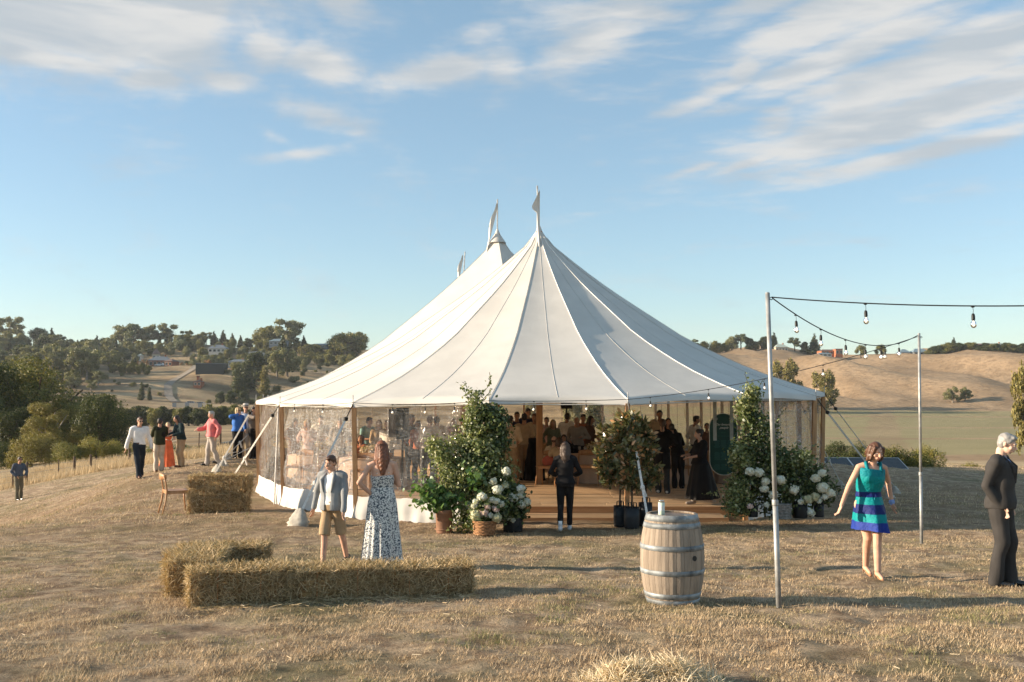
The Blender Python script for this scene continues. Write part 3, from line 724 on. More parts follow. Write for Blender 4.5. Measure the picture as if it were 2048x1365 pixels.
def leaf_quads(P, N_, size, rs, asp=.5, fold=.0, tipdir=None, jit=.5, six=False):
    """P points, N_ leaf normals -> verts, faces (a pointed leaf is a bent rhombus; six=True gives a rounded leaf)"""
    n = len(P); Nn = N_ + rs.normal(size=(n, 3)) * jit; Nn /= np.linalg.norm(Nn, axis=1)[:, None] + 1e-9
    T = (rs.normal(size=(n, 3)) if tipdir is None else tipdir + rs.normal(size=(n, 3)) * .5)
    T -= Nn * np.sum(T * Nn, 1)[:, None]; T /= np.linalg.norm(T, axis=1)[:, None] + 1e-9
    Bn = np.cross(Nn, T); s = (size * rs.uniform(.6, 1.3, n))[:, None]
    if six:
        V = np.stack([P, P + T * s * .3 + Bn * s * asp * .5, P + T * s * .72 + Bn * s * asp * .42, P + T * s - Nn * s * fold, P + T * s * .72 - Bn * s * asp * .42, P + T * s * .3 - Bn * s * asp * .5], 1)
        Fq = np.array([[0, 1, 4, 5], [1, 2, 3, 4]])
        Fc = (np.arange(n)[:, None, None] * 6 + Fq[None]).reshape(-1, 4); return V.reshape(-1, 3), Fc
    V = np.stack([P, P + T * s * .45 + Bn * s * asp * .5 + Nn * s * fold, P + T * s, P + T * s * .45 - Bn * s * asp * .5 + Nn * s * fold], 1)
    return V.reshape(-1, 3), np.arange(4 * n).reshape(n, 4)
def merge(parts):
    V = []; Fc = []; b = 0
    for v, f in parts: V.append(v); Fc.append(f + b); b += len(v)
    return np.concatenate(V), np.concatenate(Fc)
def crown_points(rs, lobes, n, shell=.55):
    """points through the outer volume of several lobes (centre, radii), with gaps"""
    out = []; nor = []
    vol = np.array([r[0] * r[1] * r[2] for _, r in lobes]) ** .67; cnt = (n * vol / vol.sum()).astype(int)
    for (c, r), k in zip(lobes, cnt):
        u = unit(k, rs); rad = shell + (1 - shell) * rs.uniform(0, 1, k) ** .6
        bumps = 1 + .22 * np.sin(u[:, 0] * 7 + c[0] * 3) * np.cos(u[:, 1] * 6 + c[1]) + .14 * np.sin(u[:, 2] * 11 + c[2] * 5)
        out.append(np.array(c) + u * rad[:, None] * bumps[:, None] * np.array(r)); nor.append(u)
    return np.concatenate(out), np.concatenate(nor)
GREEN = {
 'olive': ((.035, .05, .014), (.09, .10, .028), (.13, .12, .04)), 'dark': ((.012, .022, .008), (.035, .05, .016), (.055, .065, .02)),
 'grey': ((.05, .065, .035), (.12, .13, .065), (.17, .15, .08)), 'light': ((.06, .062, .018), (.125, .118, .038), (.17, .14, .055)),
 'gold': ((.10, .085, .02), (.19, .145, .04), (.24, .14, .05)), 'rust': ((.12, .05, .025), (.22, .10, .05), (.15, .11, .05)),
 'blue': ((.03, .05, .032), (.065, .085, .05), (.09, .11, .06)), 'pine': ((.014, .026, .014), (.035, .05, .024), (.05, .06, .03))}
for k, v in GREEN.items(): M['leaf_' + k] = leaf_mat('foliage_' + k, *[tuple(min(.3, c * 2.1 * (1.12, .95, .82)[i_]) for i_, c in enumerate(q)) for q in v])
M['bark'] = mat('bark', (.10, .07, .045), .9, .2, 4, .5, 10, col2=(.05, .035, .025))
M['bark_pale'] = mat('pale_bark', (.30, .26, .21), .9, .2, 3, .3, 10, col2=(.17, .14, .11))
def limbs(mb, rs, base_r, h, spread, n, top, k=0):
    mb.tube([(0, 0, -.6), (0.02 * h, 0, h * .25), (0, .02 * h, h * .5), (0, 0, top)], [base_r * 1.25, base_r, base_r * .7, base_r * .25], 7, k=k)
    for i in range(n):
        a = 2 * math.pi * i / n + rs.uniform(-.4, .4); z0 = h * rs.uniform(.3, .6); L = spread * rs.uniform(.6, .95)
        e = Vector((math.cos(a) * L, math.sin(a) * L, h * rs.uniform(.6, .85)))
        mb.tube([(0, 0, z0), Vector((0, 0, z0)).lerp(e, .5) + Vector((0, 0, -.04 * h)), e], [base_r * .5, base_r * .3, base_r * .1], 5, k=k)
PROTO = {}
def tree_proto(key, kind, col, h, w_, nleaf, leaf, seed, pale=False):
    rs = np.random.RandomState(seed); pr = random.Random(seed); lobes = []
    if kind == 'round':
        lobes.append(((0, 0, h * .50), (w_ * .37, w_ * .37, h * .42)))
        for i in range(9):
            a = 2 * math.pi * i / 9 + pr.uniform(-.3, .3); q = pr.uniform(.22, .36) * w_
            lobes.append(((math.cos(a) * q, math.sin(a) * q, h * pr.uniform(.16, .78)), (w_ * pr.uniform(.15, .25),) * 2 + (h * pr.uniform(.13, .21),)))
        for i in range(4): lobes.append(((pr.uniform(-.16, .16) * w_, pr.uniform(-.16, .16) * w_, h * pr.uniform(.82, .92)), (w_ * .14, w_ * .14, h * .1)))
    elif kind == 'dome':   # broad low domed crown
        for i in range(16):
            a = pr.uniform(0, 6.28); q = math.sqrt(pr.uniform(0, 1)) * .40 * w_
            lobes.append(((math.cos(a) * q, math.sin(a) * q, h * (.80 - .52 * (q / (.42 * w_)) ** 2.0)), (w_ * pr.uniform(.13, .19),) * 2 + (h * pr.uniform(.11, .16),)))
    elif kind == 'gum':    # open clumped crown high on bare limbs
        for i in range(13):
            a = pr.uniform(0, 6.28); q = math.sqrt(pr.uniform(0, 1)) * .42 * w_
            lobes.append(((math.cos(a) * q, math.sin(a) * q, h * pr.uniform(.38, .93)), (w_ * pr.uniform(.12, .18),) * 2 + (h * pr.uniform(.06, .10),)))
    elif kind == 'cone':
        for i in range(9):
            f = i / 8; r = w_ * .5 * (1 - f) ** .8 + w_ * .04
            for j in range(5 if f < .7 else 2):
                a = pr.uniform(0, 6.28); lobes.append(((math.cos(a) * r * .5, math.sin(a) * r * .5, h * (.12 + .86 * f)), (r * .62, r * .62, h * .055)))
    elif kind == 'column':
        for i in range(10): f = i / 9; lobes.append(((pr.uniform(-.1, .1) * w_, pr.uniform(-.1, .1) * w_, h * (.12 + .8 * f)), (w_ * .42 * (1 - f * .6), w_ * .42 * (1 - f * .6), h * .11)))
    elif kind == 'airy':
        for i in range(22):
            a = pr.uniform(0, 6.28); q = math.sqrt(pr.uniform(0, 1)) * .42 * w_; zz = pr.uniform(.15, .92)
            q *= math.sin(math.pi * min(1, max(.15, zz))) ** .5
            lobes.append(((math.cos(a) * q, math.sin(a) * q, h * zz), (w_ * pr.uniform(.09, .15),) * 2 + (h * pr.uniform(.08, .12),)))
    elif kind == 'bush':
        for i in range(9):
            a = pr.uniform(0, 6.28); q = math.sqrt(pr.uniform(0, 1)) * .34 * w_
            lobes.append(((math.cos(a) * q, math.sin(a) * q, h * pr.uniform(.25, .66)), (w_ * pr.uniform(.16, .24),) * 2 + (h * pr.uniform(.22, .34),)))
    P, N_ = crown_points(rs, lobes, nleaf, .5 if kind != 'gum' else .2)
    V, Fc = leaf_quads(P, N_, leaf, rs, .75, .12, jit=.7)
    cr = mesh_obj('crown', V, Fc, M['leaf_' + col]); mb = MB()
    top = h * .78
    limbs(mb, pr, w_ * .028 + .02 * h * .4, h, w_ * .36, 8 if kind in ('gum', 'airy', 'dome') else 5, top)
    tk = mb.build('trunk', M['bark_pale' if pale else 'bark'])
    if key not in PROTO: PROTO[key] = []
    PROTO[key].append((cr.data, tk.data)); bpy.data.objects.remove(cr); bpy.data.objects.remove(tk)
def plant_tree(key, name, p, s, label, group=None, sx=1.0, sz=1.0, rz=None, v=None, cat='tree'):
    cr, tk = PROTO[key][(v if v is not None else random.randrange(len(PROTO[key])))]
    e = empty(name, p, label, cat, group, rz if rz is not None else random.uniform(0, 6.28)); e.scale = (s * sx, s * sx, s * sz)
    for nm, me in (('crown', cr), ('trunk', tk)):
        o = bpy.data.objects.new(nm, me); COL.objects.link(o); o.parent = e
    return e
for k, (kind, col, n, leaf, pale) in {
  'round_olive': ('round', 'olive', 5200, .50, 0), 'round_dark': ('round', 'dark', 5200, .50, 0), 'round_blue': ('round', 'blue', 5200, .48, 0), 'round_grey': ('round', 'grey', 5200, .46, 1),
  'gum': ('gum', 'grey', 5200, .42, 1), 'gum_dark': ('gum', 'blue', 5200, .44, 0), 'dome': ('dome', 'olive', 6500, .42, 0), 'cone': ('cone', 'pine', 4200, .46, 0),
  'column': ('column', 'dark', 3200, .42, 0), 'column_light': ('column', 'light', 3200, .40, 0), 'airy': ('airy', 'light', 5200, .36, 1), 'airy_grey': ('airy', 'grey', 5200, .36, 1), 'rust': ('airy', 'rust', 1800, .5, 0)}.items():
    for sd_ in ((11, 12) if kind in ('round', 'gum') else (13,)):
        tree_proto(k, kind, col, 10.0, {'round': 9, 'gum': 9.5, 'dome': 13, 'cone': 5.2, 'column': 4.2, 'airy': 8.5}[kind], n, leaf * 1.25, sd_ + len(PROTO), pale)
for k, (kind, col, n, leaf, pale, w_) in {'near_dome': ('dome', 'olive', 42000, .17, 0, 13), 'near_dark': ('round', 'dark', 30000, .18, 0, 9), 'near_olive': ('round', 'olive', 30000, .18, 0, 9), 'near_airy': ('airy', 'light', 30000, .17, 1, 8.5)}.items(): tree_proto(k, kind, col, 10.0, w_, n, leaf, 61 + len(PROTO), pale)
for k, col in {'bush_olive': 'olive', 'bush_dark': 'dark', 'bush_gold': 'gold', 'bush_grey': 'grey', 'bush_light': 'light'}.items(): tree_proto(k, 'bush', col, 3.0, 4.4, 2600, .26, 31 + len(PROTO))
for k, col in {'nearbush_olive': 'olive', 'nearbush_dark': 'dark', 'nearbush_gold': 'gold', 'nearbush_light': 'light'}.items(): tree_proto(k.replace('nearbush', 'bush_near'), 'bush', col, 3.0, 4.4, 16000, .085, 51 + len(PROTO))
def put(key, name, px, py_base, d, h_px, label, group=None, sx=1.0, cat='tree', **kw):
    """a tree whose foot stands at the pixel column px and is h_px photograph pixels tall"""
    p = at(px, py_base, d); z = gz(p.x, p.y); H = h_px * d / F
    if h_px < 0: H = at(px, -h_px, d).z - z  # given by its top instead
    h_px = H * F / d; H0 = 3.0 if key.startswith('bush') else 10.0
    return plant_tree(key, name, Vector((p.x, p.y, z - .02 * H)), H / H0, label, group, sx=sx, cat=cat, **kw)
# ---- near tree mass at the left, beyond the fence
NEAR = [
 ('near_dome', 'broad_tree', 70, 930, 120, 236, 1.05, 'huge dark umbrella crowned tree at the left, tallest of the near trees'),
 ('near_dark', 'dark_tree', -30, 935, 112, 210, 1.0, 'dark shadowed tree cut by the left edge of the picture'),
 ('near_dark', 'dark_tree', 30, 935, 108, 120, 1.3, 'low black green tree under the huge umbrella tree'),
 ('near_airy', 'willow_tree', 95, 930, 98, 130, 1.25, 'yellow green willow like tree in front of the huge dark tree'),
 ('near_dark', 'evergreen_tree', 197, 925, 108, 138, 1.05, 'dense dark green rounded tree behind the golden bushes'),
 ('near_olive', 'evergreen_tree', 150, 925, 112, 120, .9, 'olive green tree between the willow like tree and the dark rounded tree'),
 ('bush_near_light', 'bush', 62, 935, 92, 78, .95, 'bright yellow green bush at the foot of the willow like tree'),
 ('bush_near_gold', 'bush', 190, 925, 84, 62, 1.05, 'golden brown autumn bush behind the fence posts'),
 ('bush_near_gold', 'bush', 235, 920, 86, 50, 1.0, 'smaller golden bush just left of the white shirted man'),
 ('bush_near_olive', 'bush', 135, 930, 82, 56, 1.1, 'olive bush right of the yellow green bush, by the fence'),
 ('bush_grey', 'bush', 380, 905, 95, 34, 1.5, 'grey green scrub behind the woman in the coral dress'),
 ('bush_grey', 'bush', 330, 905, 92, 40, 1.2, 'grey scrub between the white shirted man and the dark jacketed man'),
 ('bush_near_dark', 'bush', 20, 940, 95, 60, 1.3, 'dark bush in deep shade at the far left edge'),
]
for key, nm, px, py, d, hp, sx, lb in NEAR: put(key, nm, px, py, d, hp, lb, None, sx, cat='bush' if 'bush' in key else 'tree')
# detail at the near trees: finer leaves come from denser prototypes sharing the same look
# ---- shelter hedge row in the valley, left
hg = random.Random(5)
for k in range(13):
    px = 255 + k * 17.5; put('round_dark' if k % 3 else 'round_olive', 'shelter_tree', px, 846, 285 + hg.uniform(-4, 4), 40 + hg.uniform(-5, 5), '%s dark tree of the valley shelter row, %s' % (('low', 'full', 'pointed')[k % 3], ('beside the dark rounded tree', 'above the white shirted man', 'above the dark jacketed man', 'above the woman in coral', 'above the leaning guest', 'between the leaning guest and the pink shirt', 'left of the pink shirted man', 'above the pink shirted man', 'right of the pink shirted man', 'left of the blue shirted guest', 'above the blue shirted guest', 'above the grey hat', 'next to the tent')[k]), 'shelter row of dark trees across the valley', .95)
for px, h_ in ((470, 42), (486, 36), (500, 30), (446, 40)): put('round_olive', 'shelter_tree', px, 846, 292, h_, 'olive tree at the tent end of the valley shelter row', 'olive trees ending the shelter row', 1.1)
# ---- wooded hill at the left
HILL = []
def zone(px, d):
    if px < 60: return 'at the far left of the wooded hill' + (', low down' if d < 560 else ', half way up' if d < 630 else ', near its top')
    if px < 130: return 'behind the huge umbrella tree'
    if px < 200: return 'above the dark rounded tree' if d < 620 else 'near the conifer spike on the ridge'
    if px < 260: return 'left of the small plantation' if d < 620 else 'left of the tall grove'
    if px < 345: return 'around the A frame house' 
    if px < 420: return 'above the dark shed' if d < 655 else 'on the ridge right of the tall grove'
    if px < 480: return 'round the long grey bungalow' if d < 640 else 'below the pair of ridge pines'
    if px < 545: return 'behind the tall poplar' if d < 620 else 'round the low white house'
    if px < 610: return 'below the ball topped gum' if d > 630 else 'behind the pale willows'
    if px < 665: return 'left of the big dome tree' if d > 640 else 'on the bare slope above the tent eave'
    return 'just above the sloping tent roof'
def hill(key, nm, px, d, hp, lb, grp, sx=1.0):
    if grp and 'wood' in grp:
        sz = 'small' if hp < 18 else 'tall' if hp > 27 else 'middling'
        lb = sz + ' ' + lb.replace(' in the hillside wood', '') + ' ' + zone(px, d); grp = lb + ' (hillside wood)' if False else 'hillside wood: ' + lb
    put(key, nm, px, 0, d, hp, lb, grp, sx, cat='bush' if 'bush' in key else 'tree')
# skyline trees
for px, key, hp, lb in [(40, 'gum', 62, 'tall spreading gum tree highest on the skyline at far left'), (5, 'gum', 44, 'flat topped gum at the left edge of the skyline'), (96, 'round_blue', 40, 'dark upright tree on the skyline right of the tall gum'),
   (122, 'cone', 44, 'single dark conifer spike on the skyline'), (160, 'round_grey', 24, None), (184, 'gum_dark', 26, None), (140, 'gum_dark', 28, None), (210, 'cone', 34, 'thin conifer standing up from the left skyline'), (228, 'round_olive', 30, None),
   (262, 'gum', 60, 'big gum at the left of the tall grove above the A frame house'), (284, 'gum_dark', 62, 'central gum of the tall grove above the A frame house'), (306, 'gum', 54, 'right hand gum of the tall grove above the A frame house'), (335, 'gum_dark', 42, None), (352, 'gum', 48, 'separate feathery gum right of the tall grove'),
   (388, 'gum', 32, None), (405, 'round_olive', 22, None), (440, 'cone', 30, 'left pine of the pair of pines on the skyline'), (458, 'cone', 34, 'right pine of the pair of pines on the skyline'), (476, 'cone', 30, None), (492, 'cone', 26, None), (425, 'gum', 28, None),
   (530, 'round_olive', 42, 'rounded brown green tree on the skyline beside the tall ball topped gum'), (548, 'round_olive', 46, 'second rounded tree on the skyline beside the ball topped gum'), (583, 'gum', 66, 'tall ball topped gum alone above the skyline'), (570, 'gum_dark', 36, None), (600, 'gum_dark', 30, None),
   (616, 'cone', 30, 'small ragged pine on the skyline left of the big dome tree'), (650, 'round_olive', 12, None), (700, 'dome', 62, 'large dome shaped tree on the skyline touching the tent roof'), (676, 'round_olive', 34, None), (720, 'round_olive', 50, None)]:
    hill(key, 'skyline_tree', px, 715 + random.uniform(-15, 15), hp, lb or ('%s on the left skyline, %s' % ({'round_olive': 'olive tree', 'round_grey': 'grey green tree', 'gum_dark': 'dark gum', 'gum': 'pale gum', 'cone': 'pine'}[key], 'between the conifer spike and the tall grove' if px < 240 else 'right of the tall grove' if px < 410 else 'by the ridge pines' if px < 500 else 'beside the ball topped gum' if px < 640 else 'beside the big dome tree')), None if lb else 'treeline on the left skyline', 1.0)
# hillside wood
hr = random.Random(21); taken = []
LBL = {'round_olive': ('rounded olive tree in the hillside wood', 'olive trees of the hillside wood'), 'round_dark': ('dark rounded tree in the hillside wood', 'dark trees of the hillside wood'), 'round_blue': ('blue green tree in the hillside wood', 'blue green trees of the hillside wood'),
       'round_grey': ('grey green rounded tree in the hillside wood', 'grey green trees of the hillside wood'), 'gum': ('pale gum tree in the hillside wood', 'pale gums of the hillside wood'), 'cone': ('conifer in the hillside wood', 'conifers of the hillside wood'),
       'column': ('slim dark tree in the hillside wood', 'slim dark trees of the hillside wood'), 'airy_grey': ('feathery pale tree in the hillside wood', 'feathery pale trees of the hillside wood'), 'airy': ('light green tree in the hillside wood', 'light green trees of the hillside wood')}
def scatter(n, x0, x1, d0, d1, keys, hp, keep=None):
    for _ in range(n):
        for tr in range(8):
            px = hr.uniform(x0, x1); d = hr.uniform(d0, d1); x = (px - CX) / F * d
            if all((x - a) ** 2 + (d - b_) ** 2 > 36 for a, b_ in taken) and (keep is None or keep(px, d)): break
        else: continue
        taken.append((x, d)); key = hr.choice(keys); lb, grp = LBL[key]
        hill(key, {'gum': 'gum_tree', 'cone': 'conifer', 'column': 'slim_tree', 'airy': 'feathery_tree', 'airy_grey': 'feathery_tree'}.get(key, 'scrub_bush' if 'bush' in key else 'hillside_tree'), px, d, hr.uniform(*hp), lb, grp, hr.uniform(.85, 1.15))
clear = lambda px, d: not ((250 < px < 480 and d < 600) or (300 < px < 400 and 590 < d < 650))
scatter(150, -120, 250, 510, 700, ['round_olive', 'round_dark', 'round_grey', 'gum', 'airy_grey', 'cone', 'round_blue', 'column'], (22, 38), clear)
scatter(95, 250, 480, 600, 705, ['round_olive', 'round_dark', 'round_grey', 'airy_grey', 'cone', 'round_blue'], (16, 27), clear)
scatter(100, 480, 720, 560, 705, ['round_olive', 'round_grey', 'round_dark', 'airy', 'round_olive'], (14, 25), lambda px, d: not (620 < px < 690 and 560 < d < 620))
scatter(34, -80, 235, 430, 520, ['round_olive', 'round_dark', 'round_blue', 'gum', 'round_grey'], (26, 44))
for px, d, hp, key, lb in [(120, 470, 66, 'gum', 'tall pale gum left of the three bare trunked gums'), (168, 465, 72, 'gum', 'middle one of the bare trunked pale gums'), (192, 468, 70, 'gum', 'bare white trunked gum nearest the pasture'), (140, 480, 60, 'gum', 'pale gum tucked behind the bare trunked gums')]:
    hill(key, 'gum_tree', px, d, hp, lb, None, .8)
for key_, nm_ in (('bush_olive', 'olive scrub bush'), ('bush_grey', 'grey scrub bush'), ('bush_dark', 'dark scrub bush')): LBL[key_] = ('low ' + nm_ + ' in the hillside wood', 'scrub wood')
scatter(60, 200, 720, 430, 640, ['bush_olive', 'bush_grey', 'bush_dark'], (5, 11), lambda px, d: not (300 < px < 440 and 455 < d < 600))
scatter(24, 480, 640, 400, 520, ['bush_olive', 'bush_grey', 'round_dark'], (8, 18))
for k in range(9): hill('round_olive', 'orchard_tree', 243 + k * 8.5, 505 + (k % 2) * 7, 20, 'clipped orchard tree of the plantation, %s row, %s' % ('back' if k % 2 else 'front', 'left end' if k < 3 else 'middle' if k < 6 else 'beside the red house'), 'rows of the small plantation by the red house', .9)
for px, d, hp, key, lb in [(300, 425, 36, 'column', 'dark upright tree alone on the brown pasture below the drive'), (316, 428, 26, 'column', 'smaller dark tree next to the lone upright tree on the pasture'),
   (540, 470, 62, 'column_light', 'tall pale poplar among the dark trees above the tent eave'), (565, 500, 56, 'airy_grey', 'spreading pale willow right of the tall poplar'), (585, 505, 60, 'airy_grey', 'second pale willow near the tent roof'),
   (500, 475, 54, 'round_dark', 'dark tree left of the tall pale poplar'), (520, 490, 60, 'round_dark', 'taller dark tree just left of the poplar'), (490, 460, 44, 'round_dark', 'dark low tree at the left of the poplar clump'),
   (455, 430, 26, 'round_dark', 'dark bushy tree on the slope below the shed'), (475, 425, 28, 'round_dark', 'dark bushy tree below the shed, nearer the tent'), (500, 430, 26, 'round_dark', 'dark bushy tree under the poplar clump'),
   (575, 600, 66, 'cone', 'very dark big pine beside the pale willows'), (430, 590, 24, 'rust', 'reddish brown bush behind the dark shed')]:
    hill(key, 'tree', px, d, hp, lb, None, 1.0)
for k in range(16): hill('rust', 'young_tree', 292 + k * 9.5, 600 - abs(k - 6) * 1.5, 12 + (k * 7 % 4), 'young reddish tree lining the bare gully, %s' % ('on its left rim' if k < 5 else 'at its head' if k < 11 else 'on its right rim'), 'young reddish trees around the gully', .7)
# ---- right: skyline and gully trees
for px, key, hp, lb in [(1388, 'gum_dark', 30, None), (1408, 'round_olive', 26, None), (1428, 'round_olive', 28, None), (1452, 'round_olive', 20, None), (1464, 'round_grey', 30, None), (1482, 'gum_dark', 34, None), (1500, 'round_dark', 26, None),
   (1512, 'round_olive', 20, None), (1528, 'round_dark', 26, None), (1548, 'cone', 34, 'narrow ragged conifer just right of the near pole on the skyline'), (1590, 'gum_dark', 30, 'large tree right of the pale green house on the skyline'), (1610, 'round_dark', 24, 'dark tree left of the tall Norfolk style conifer'),
   (1629, 'cone', 44, 'tallest conifer of the right skyline, pyramid shaped'), (1440, 'round_olive', 22, None)]:
    p = put(key, 'skyline_tree', px, 712, 728, hp, lb or ('%s of the right skyline belt, %s' % ({'round_olive': 'olive tree', 'round_grey': 'grey green tree', 'gum_dark': 'dark open tree', 'round_dark': 'dark round tree'}[key], 'at the tent roof' if px < 1420 else 'at its middle' if px < 1490 else 'next to the near light pole')), None if lb else 'tree belt on the skyline right of the tent')
put('dome', 'domed_tree', 1722, 712, 712, 30, 'left one of the two domed trees on the bare ridge', None, .62); put('dome', 'domed_tree', 1762, 712, 712, 30, 'right one of the two domed trees on the bare ridge', None, .62)
for k in range(19): 
    px = 1858 + k * 10.4; put('round_dark' if k % 4 else 'round_olive', 'ridge_tree', px, 712, 695 - k * 1.2, 15 + (k * 5 % 7) - (4 if 6 < k < 13 else 0), '%s tree in the right ridge belt, %s' % ('dark' if k % 4 else 'olive', 'near the blue grey houses' if k < 4 else 'left of the brown roofed house' if k < 9 else 'in front of the brown roofed house' if k < 13 else 'in front of the pale roofed house' if k < 16 else 'above the white haired man'), 'belt of dark trees along the right ridge', 1.5)
put('cone', 'ridge_tree', 1908, 712, 698, 26, 'pale conifer tip above the dark ridge belt', None, .9)
for px, d, hp, key, lb in [(1572, 445, -712, 'airy', 'pale feathery tree in the gully just right of the near pole'), (1648, 430, -735, 'airy', 'pale feathery tree in the gully above the tent corner'), (1560, 425, -770, 'round_olive', 'low olive tree at the foot of the gully trees'), (1625, 420, -790, 'round_dark', 'dark low tree at the base of the tent corner gully'),
   (1145, 330, -790, 'round_grey', 'grey green tree seen through the tent back wall behind the speaker'), (1190, 300, -795, 'round_dark', 'dark tree seen through the film right of the speaker'), (1060, 320, -795, 'airy_grey', 'pale tree seen through the film at the timber pole'),
   (1905, 470, 34, 'airy_grey', 'small grey tree standing alone on the brown slope'), (1930, 472, 30, 'airy_grey', 'second small grey tree on the brown slope')]:
    put(key, 'tree', px, 800, d, hp, lb, None, .8 if hp < 0 else 1.2)
put('airy', 'poplar_tree', 2052, 935, 140, 200, 'leafy light green tree cut off by the right edge above the grey suit', None, .36)
for px, py, d, hp, key, sx, lb in [(1688, 935, 46, 62, 'bush_near_dark', 1.25, 'dark rounded shrub behind the grey panels beside the tent'), (1790, 950, 44, 74, 'bush_near_olive', 1.2, 'loose olive shrub right of the striped dress woman'), (1850, 955, 46, 78, 'bush_near_gold', .8, 'shrub with yellowing leaves behind the farther light pole'),
    (1830, 955, 45, 50, 'bush_near_dark', 1.0, 'low dark shrub at the foot of the farther light pole'), (1950, 955, 50, 38, 'bush_near_gold', 1.5, 'yellow green low bush left of the grey suited man'), (1880, 955, 46, 20, 'bush_near_gold', 1.2, 'tiny yellow bush on the knoll edge'), (2045, 955, 52, 26, 'bush_near_dark', 1.2, 'low dark hedge bush behind the grey suited man')]:
    p = at(px, py, d); e = put(key, 'shrub', px, py, d, hp, lb, None, sx, cat='shrub')
    e.location.z = at(px, py + 6, d).z
# ---------------------------------------------------------------- people
DG = None
def remesh(name, V, Fc, vox, mats, parent, smooth=4, mods=None, noise_amp=0, noise_scale=6, seed=0, folds=None):
    me = bpy.data.meshes.new(name); me.from_pydata([tuple(v) for v in V], [], Fc); me.update()
    o = bpy.data.objects.new(name, me); COL.objects.link(o)
    r = o.modifiers.new('r', 'REMESH'); r.mode = 'VOXEL'; r.voxel_size = vox; r.use_smooth_shade = True
    if smooth:
        sm = o.modifiers.new('s', 'SMOOTH'); sm.factor = .5; sm.iterations = smooth
    bpy.context.view_layer.update()
    ev = o.evaluated_get(bpy.context.evaluated_depsgraph_get()); nm = bpy.data.meshes.new_from_object(ev)
    o.modifiers.clear(); o.data = nm; bpy.data.meshes.remove(me); nm.name = name
    if noise_amp or folds:
        n = len(nm.vertices); co = np.empty(n * 3, np.float32); nm.vertices.foreach_get('co', co); co = co.reshape(-1, 3)
        no = np.empty(n * 3, np.float32); nm.vertices.foreach_get('normal', no); no = no.reshape(-1, 3)
        if noise_amp:
            a = np.sin(co[:, 2] * noise_scale * 7 + 5 * np.sin(co[:, 0] * noise_scale * 2.1 + seed) + 3 * np.sin(co[:, 1] * noise_scale * 2.7 + seed * 2))
            b_ = np.sin(co[:, 0] * noise_scale * 5 + co[:, 1] * noise_scale * 6 + 2.5 * np.sin(co[:, 2] * noise_scale * 3 + seed))
            co = co + no * ((a * .6 + b_ * .5) * noise_amp)[:, None]
        if folds: co = folds(co, no)
        nm.vertices.foreach_set('co', co.astype(np.float32).ravel()); nm.update()
    nm.polygons.foreach_set('use_smooth', np.ones(len(nm.polygons), dtype=bool))
    nm.materials.clear()
    for m_ in (mats if isinstance(mats, (list, tuple)) else [mats]): nm.materials.append(m_)
    o.parent = parent
    return o
class Body(MB):
    def cap(s, a, b, ra, rb, n=12):
        """round cone between two joints"""
        a = Vector(a); b = Vector(b); d = (b - a); L = d.length
        if L < 1e-5: return s.ball(a, ra)
        d.normalize(); pts = []; rr = []
        for k in (-.98, -.8, -.45, 0): pts.append(a + d * (k * ra)); rr.append(max(.004, ra * math.sqrt(max(0, 1 - k * k))))
        for k in (0, .45, .8, .98): pts.append(b + d * (k * rb)); rr.append(max(.004, rb * math.sqrt(max(0, 1 - k * k))))
        return s.tube(pts, rr, n)
    def loft(s, rings, n=20):
        """rings: (centre, rx, ry, forward tilt) horizontal ovals, x = body left, y = back"""
        V = []
        for (c, rx, ry, Mx) in rings:
            for j in range(n):
                a = 2 * math.pi * j / n; ca, sa = math.cos(a), math.sin(a)
                q = Vector((rx * math.copysign(abs(ca) ** .85, ca), ry * math.copysign(abs(sa) ** .85, sa), 0))
                V.append(Vector(c) + Mx @ q)
        N = len(rings)
        Fc = [(i * n + j, i * n + (j + 1) % n, (i + 1) * n + (j + 1) % n, (i + 1) * n + j) for i in range(N - 1) for j in range(n)]
        Fc += [tuple(range(n))[::-1], tuple((N - 1) * n + j for j in range(n))]
        return s.add(V, Fc)
def ik(a, c, l1, l2, hint):
    a = Vector(a); c = Vector(c); d = c - a; L = min(d.length, (l1 + l2) * .998); dn = d.normalized() if d.length > 1e-6 else Vector((0, 0, -1))
    x = (l1 * l1 - l2 * l2 + L * L) / (2 * L); h = math.sqrt(max(0, l1 * l1 - x * x))
    hv = Vector(hint); hv = hv - dn * hv.dot(dn); hv.normalize()
    return a + dn * x + hv * h, a + dn * L
I3 = Matrix.Identity(3)
SKIN = {}
def skin(tone):
    if tone not in SKIN:
        c = {'light': (.62, .36, .25), 'tan': (.48, .26, .17), 'dark': (.26, .14, .09), 'pale': (.70, .45, .34)}[tone]
        SKIN[tone] = mat('skin_' + tone, c, .62, .08, 9, .06, 60, .25)
    return SKIN[tone]
CLOTH = {}
def cloth(nm, col, rough=.85, bump=.25, var=.08, spec=.2):
    if nm not in CLOTH: CLOTH[nm] = mat(nm, col, rough, var, 5, bump, 55, spec, bdist=.006)
    return CLOTH[nm]
HAIRM = {}
def hairm(nm, c1, c2):
    if nm not in HAIRM:
        m_ = bpy.data.materials.new('hair_' + nm); m_.use_nodes = True; t = NT(m_.node_tree); b = t.n['Principled BSDF']; b.inputs['Roughness'].default_value = .45
        b.inputs['Specular IOR Level'].default_value = .5
        v = t.mapping(t.new('ShaderNodeTexCoord').outputs['Object'], scale=(60, 60, 6)); r = t.new('ShaderNodeNewGeometry').outputs['Random Per Island']
        t.link(t.mix(t.m('MULTIPLY', t.m('ADD', t.noise(v, 1.5, 4, .6), r), .5), c1, c2), b.inputs['Base Color'])
        t.link(t.bump(t.noise(v, 2, 3, .6), .5, .01), b.inputs['Normal']); HAIRM[nm] = m_
    return HAIRM[nm]
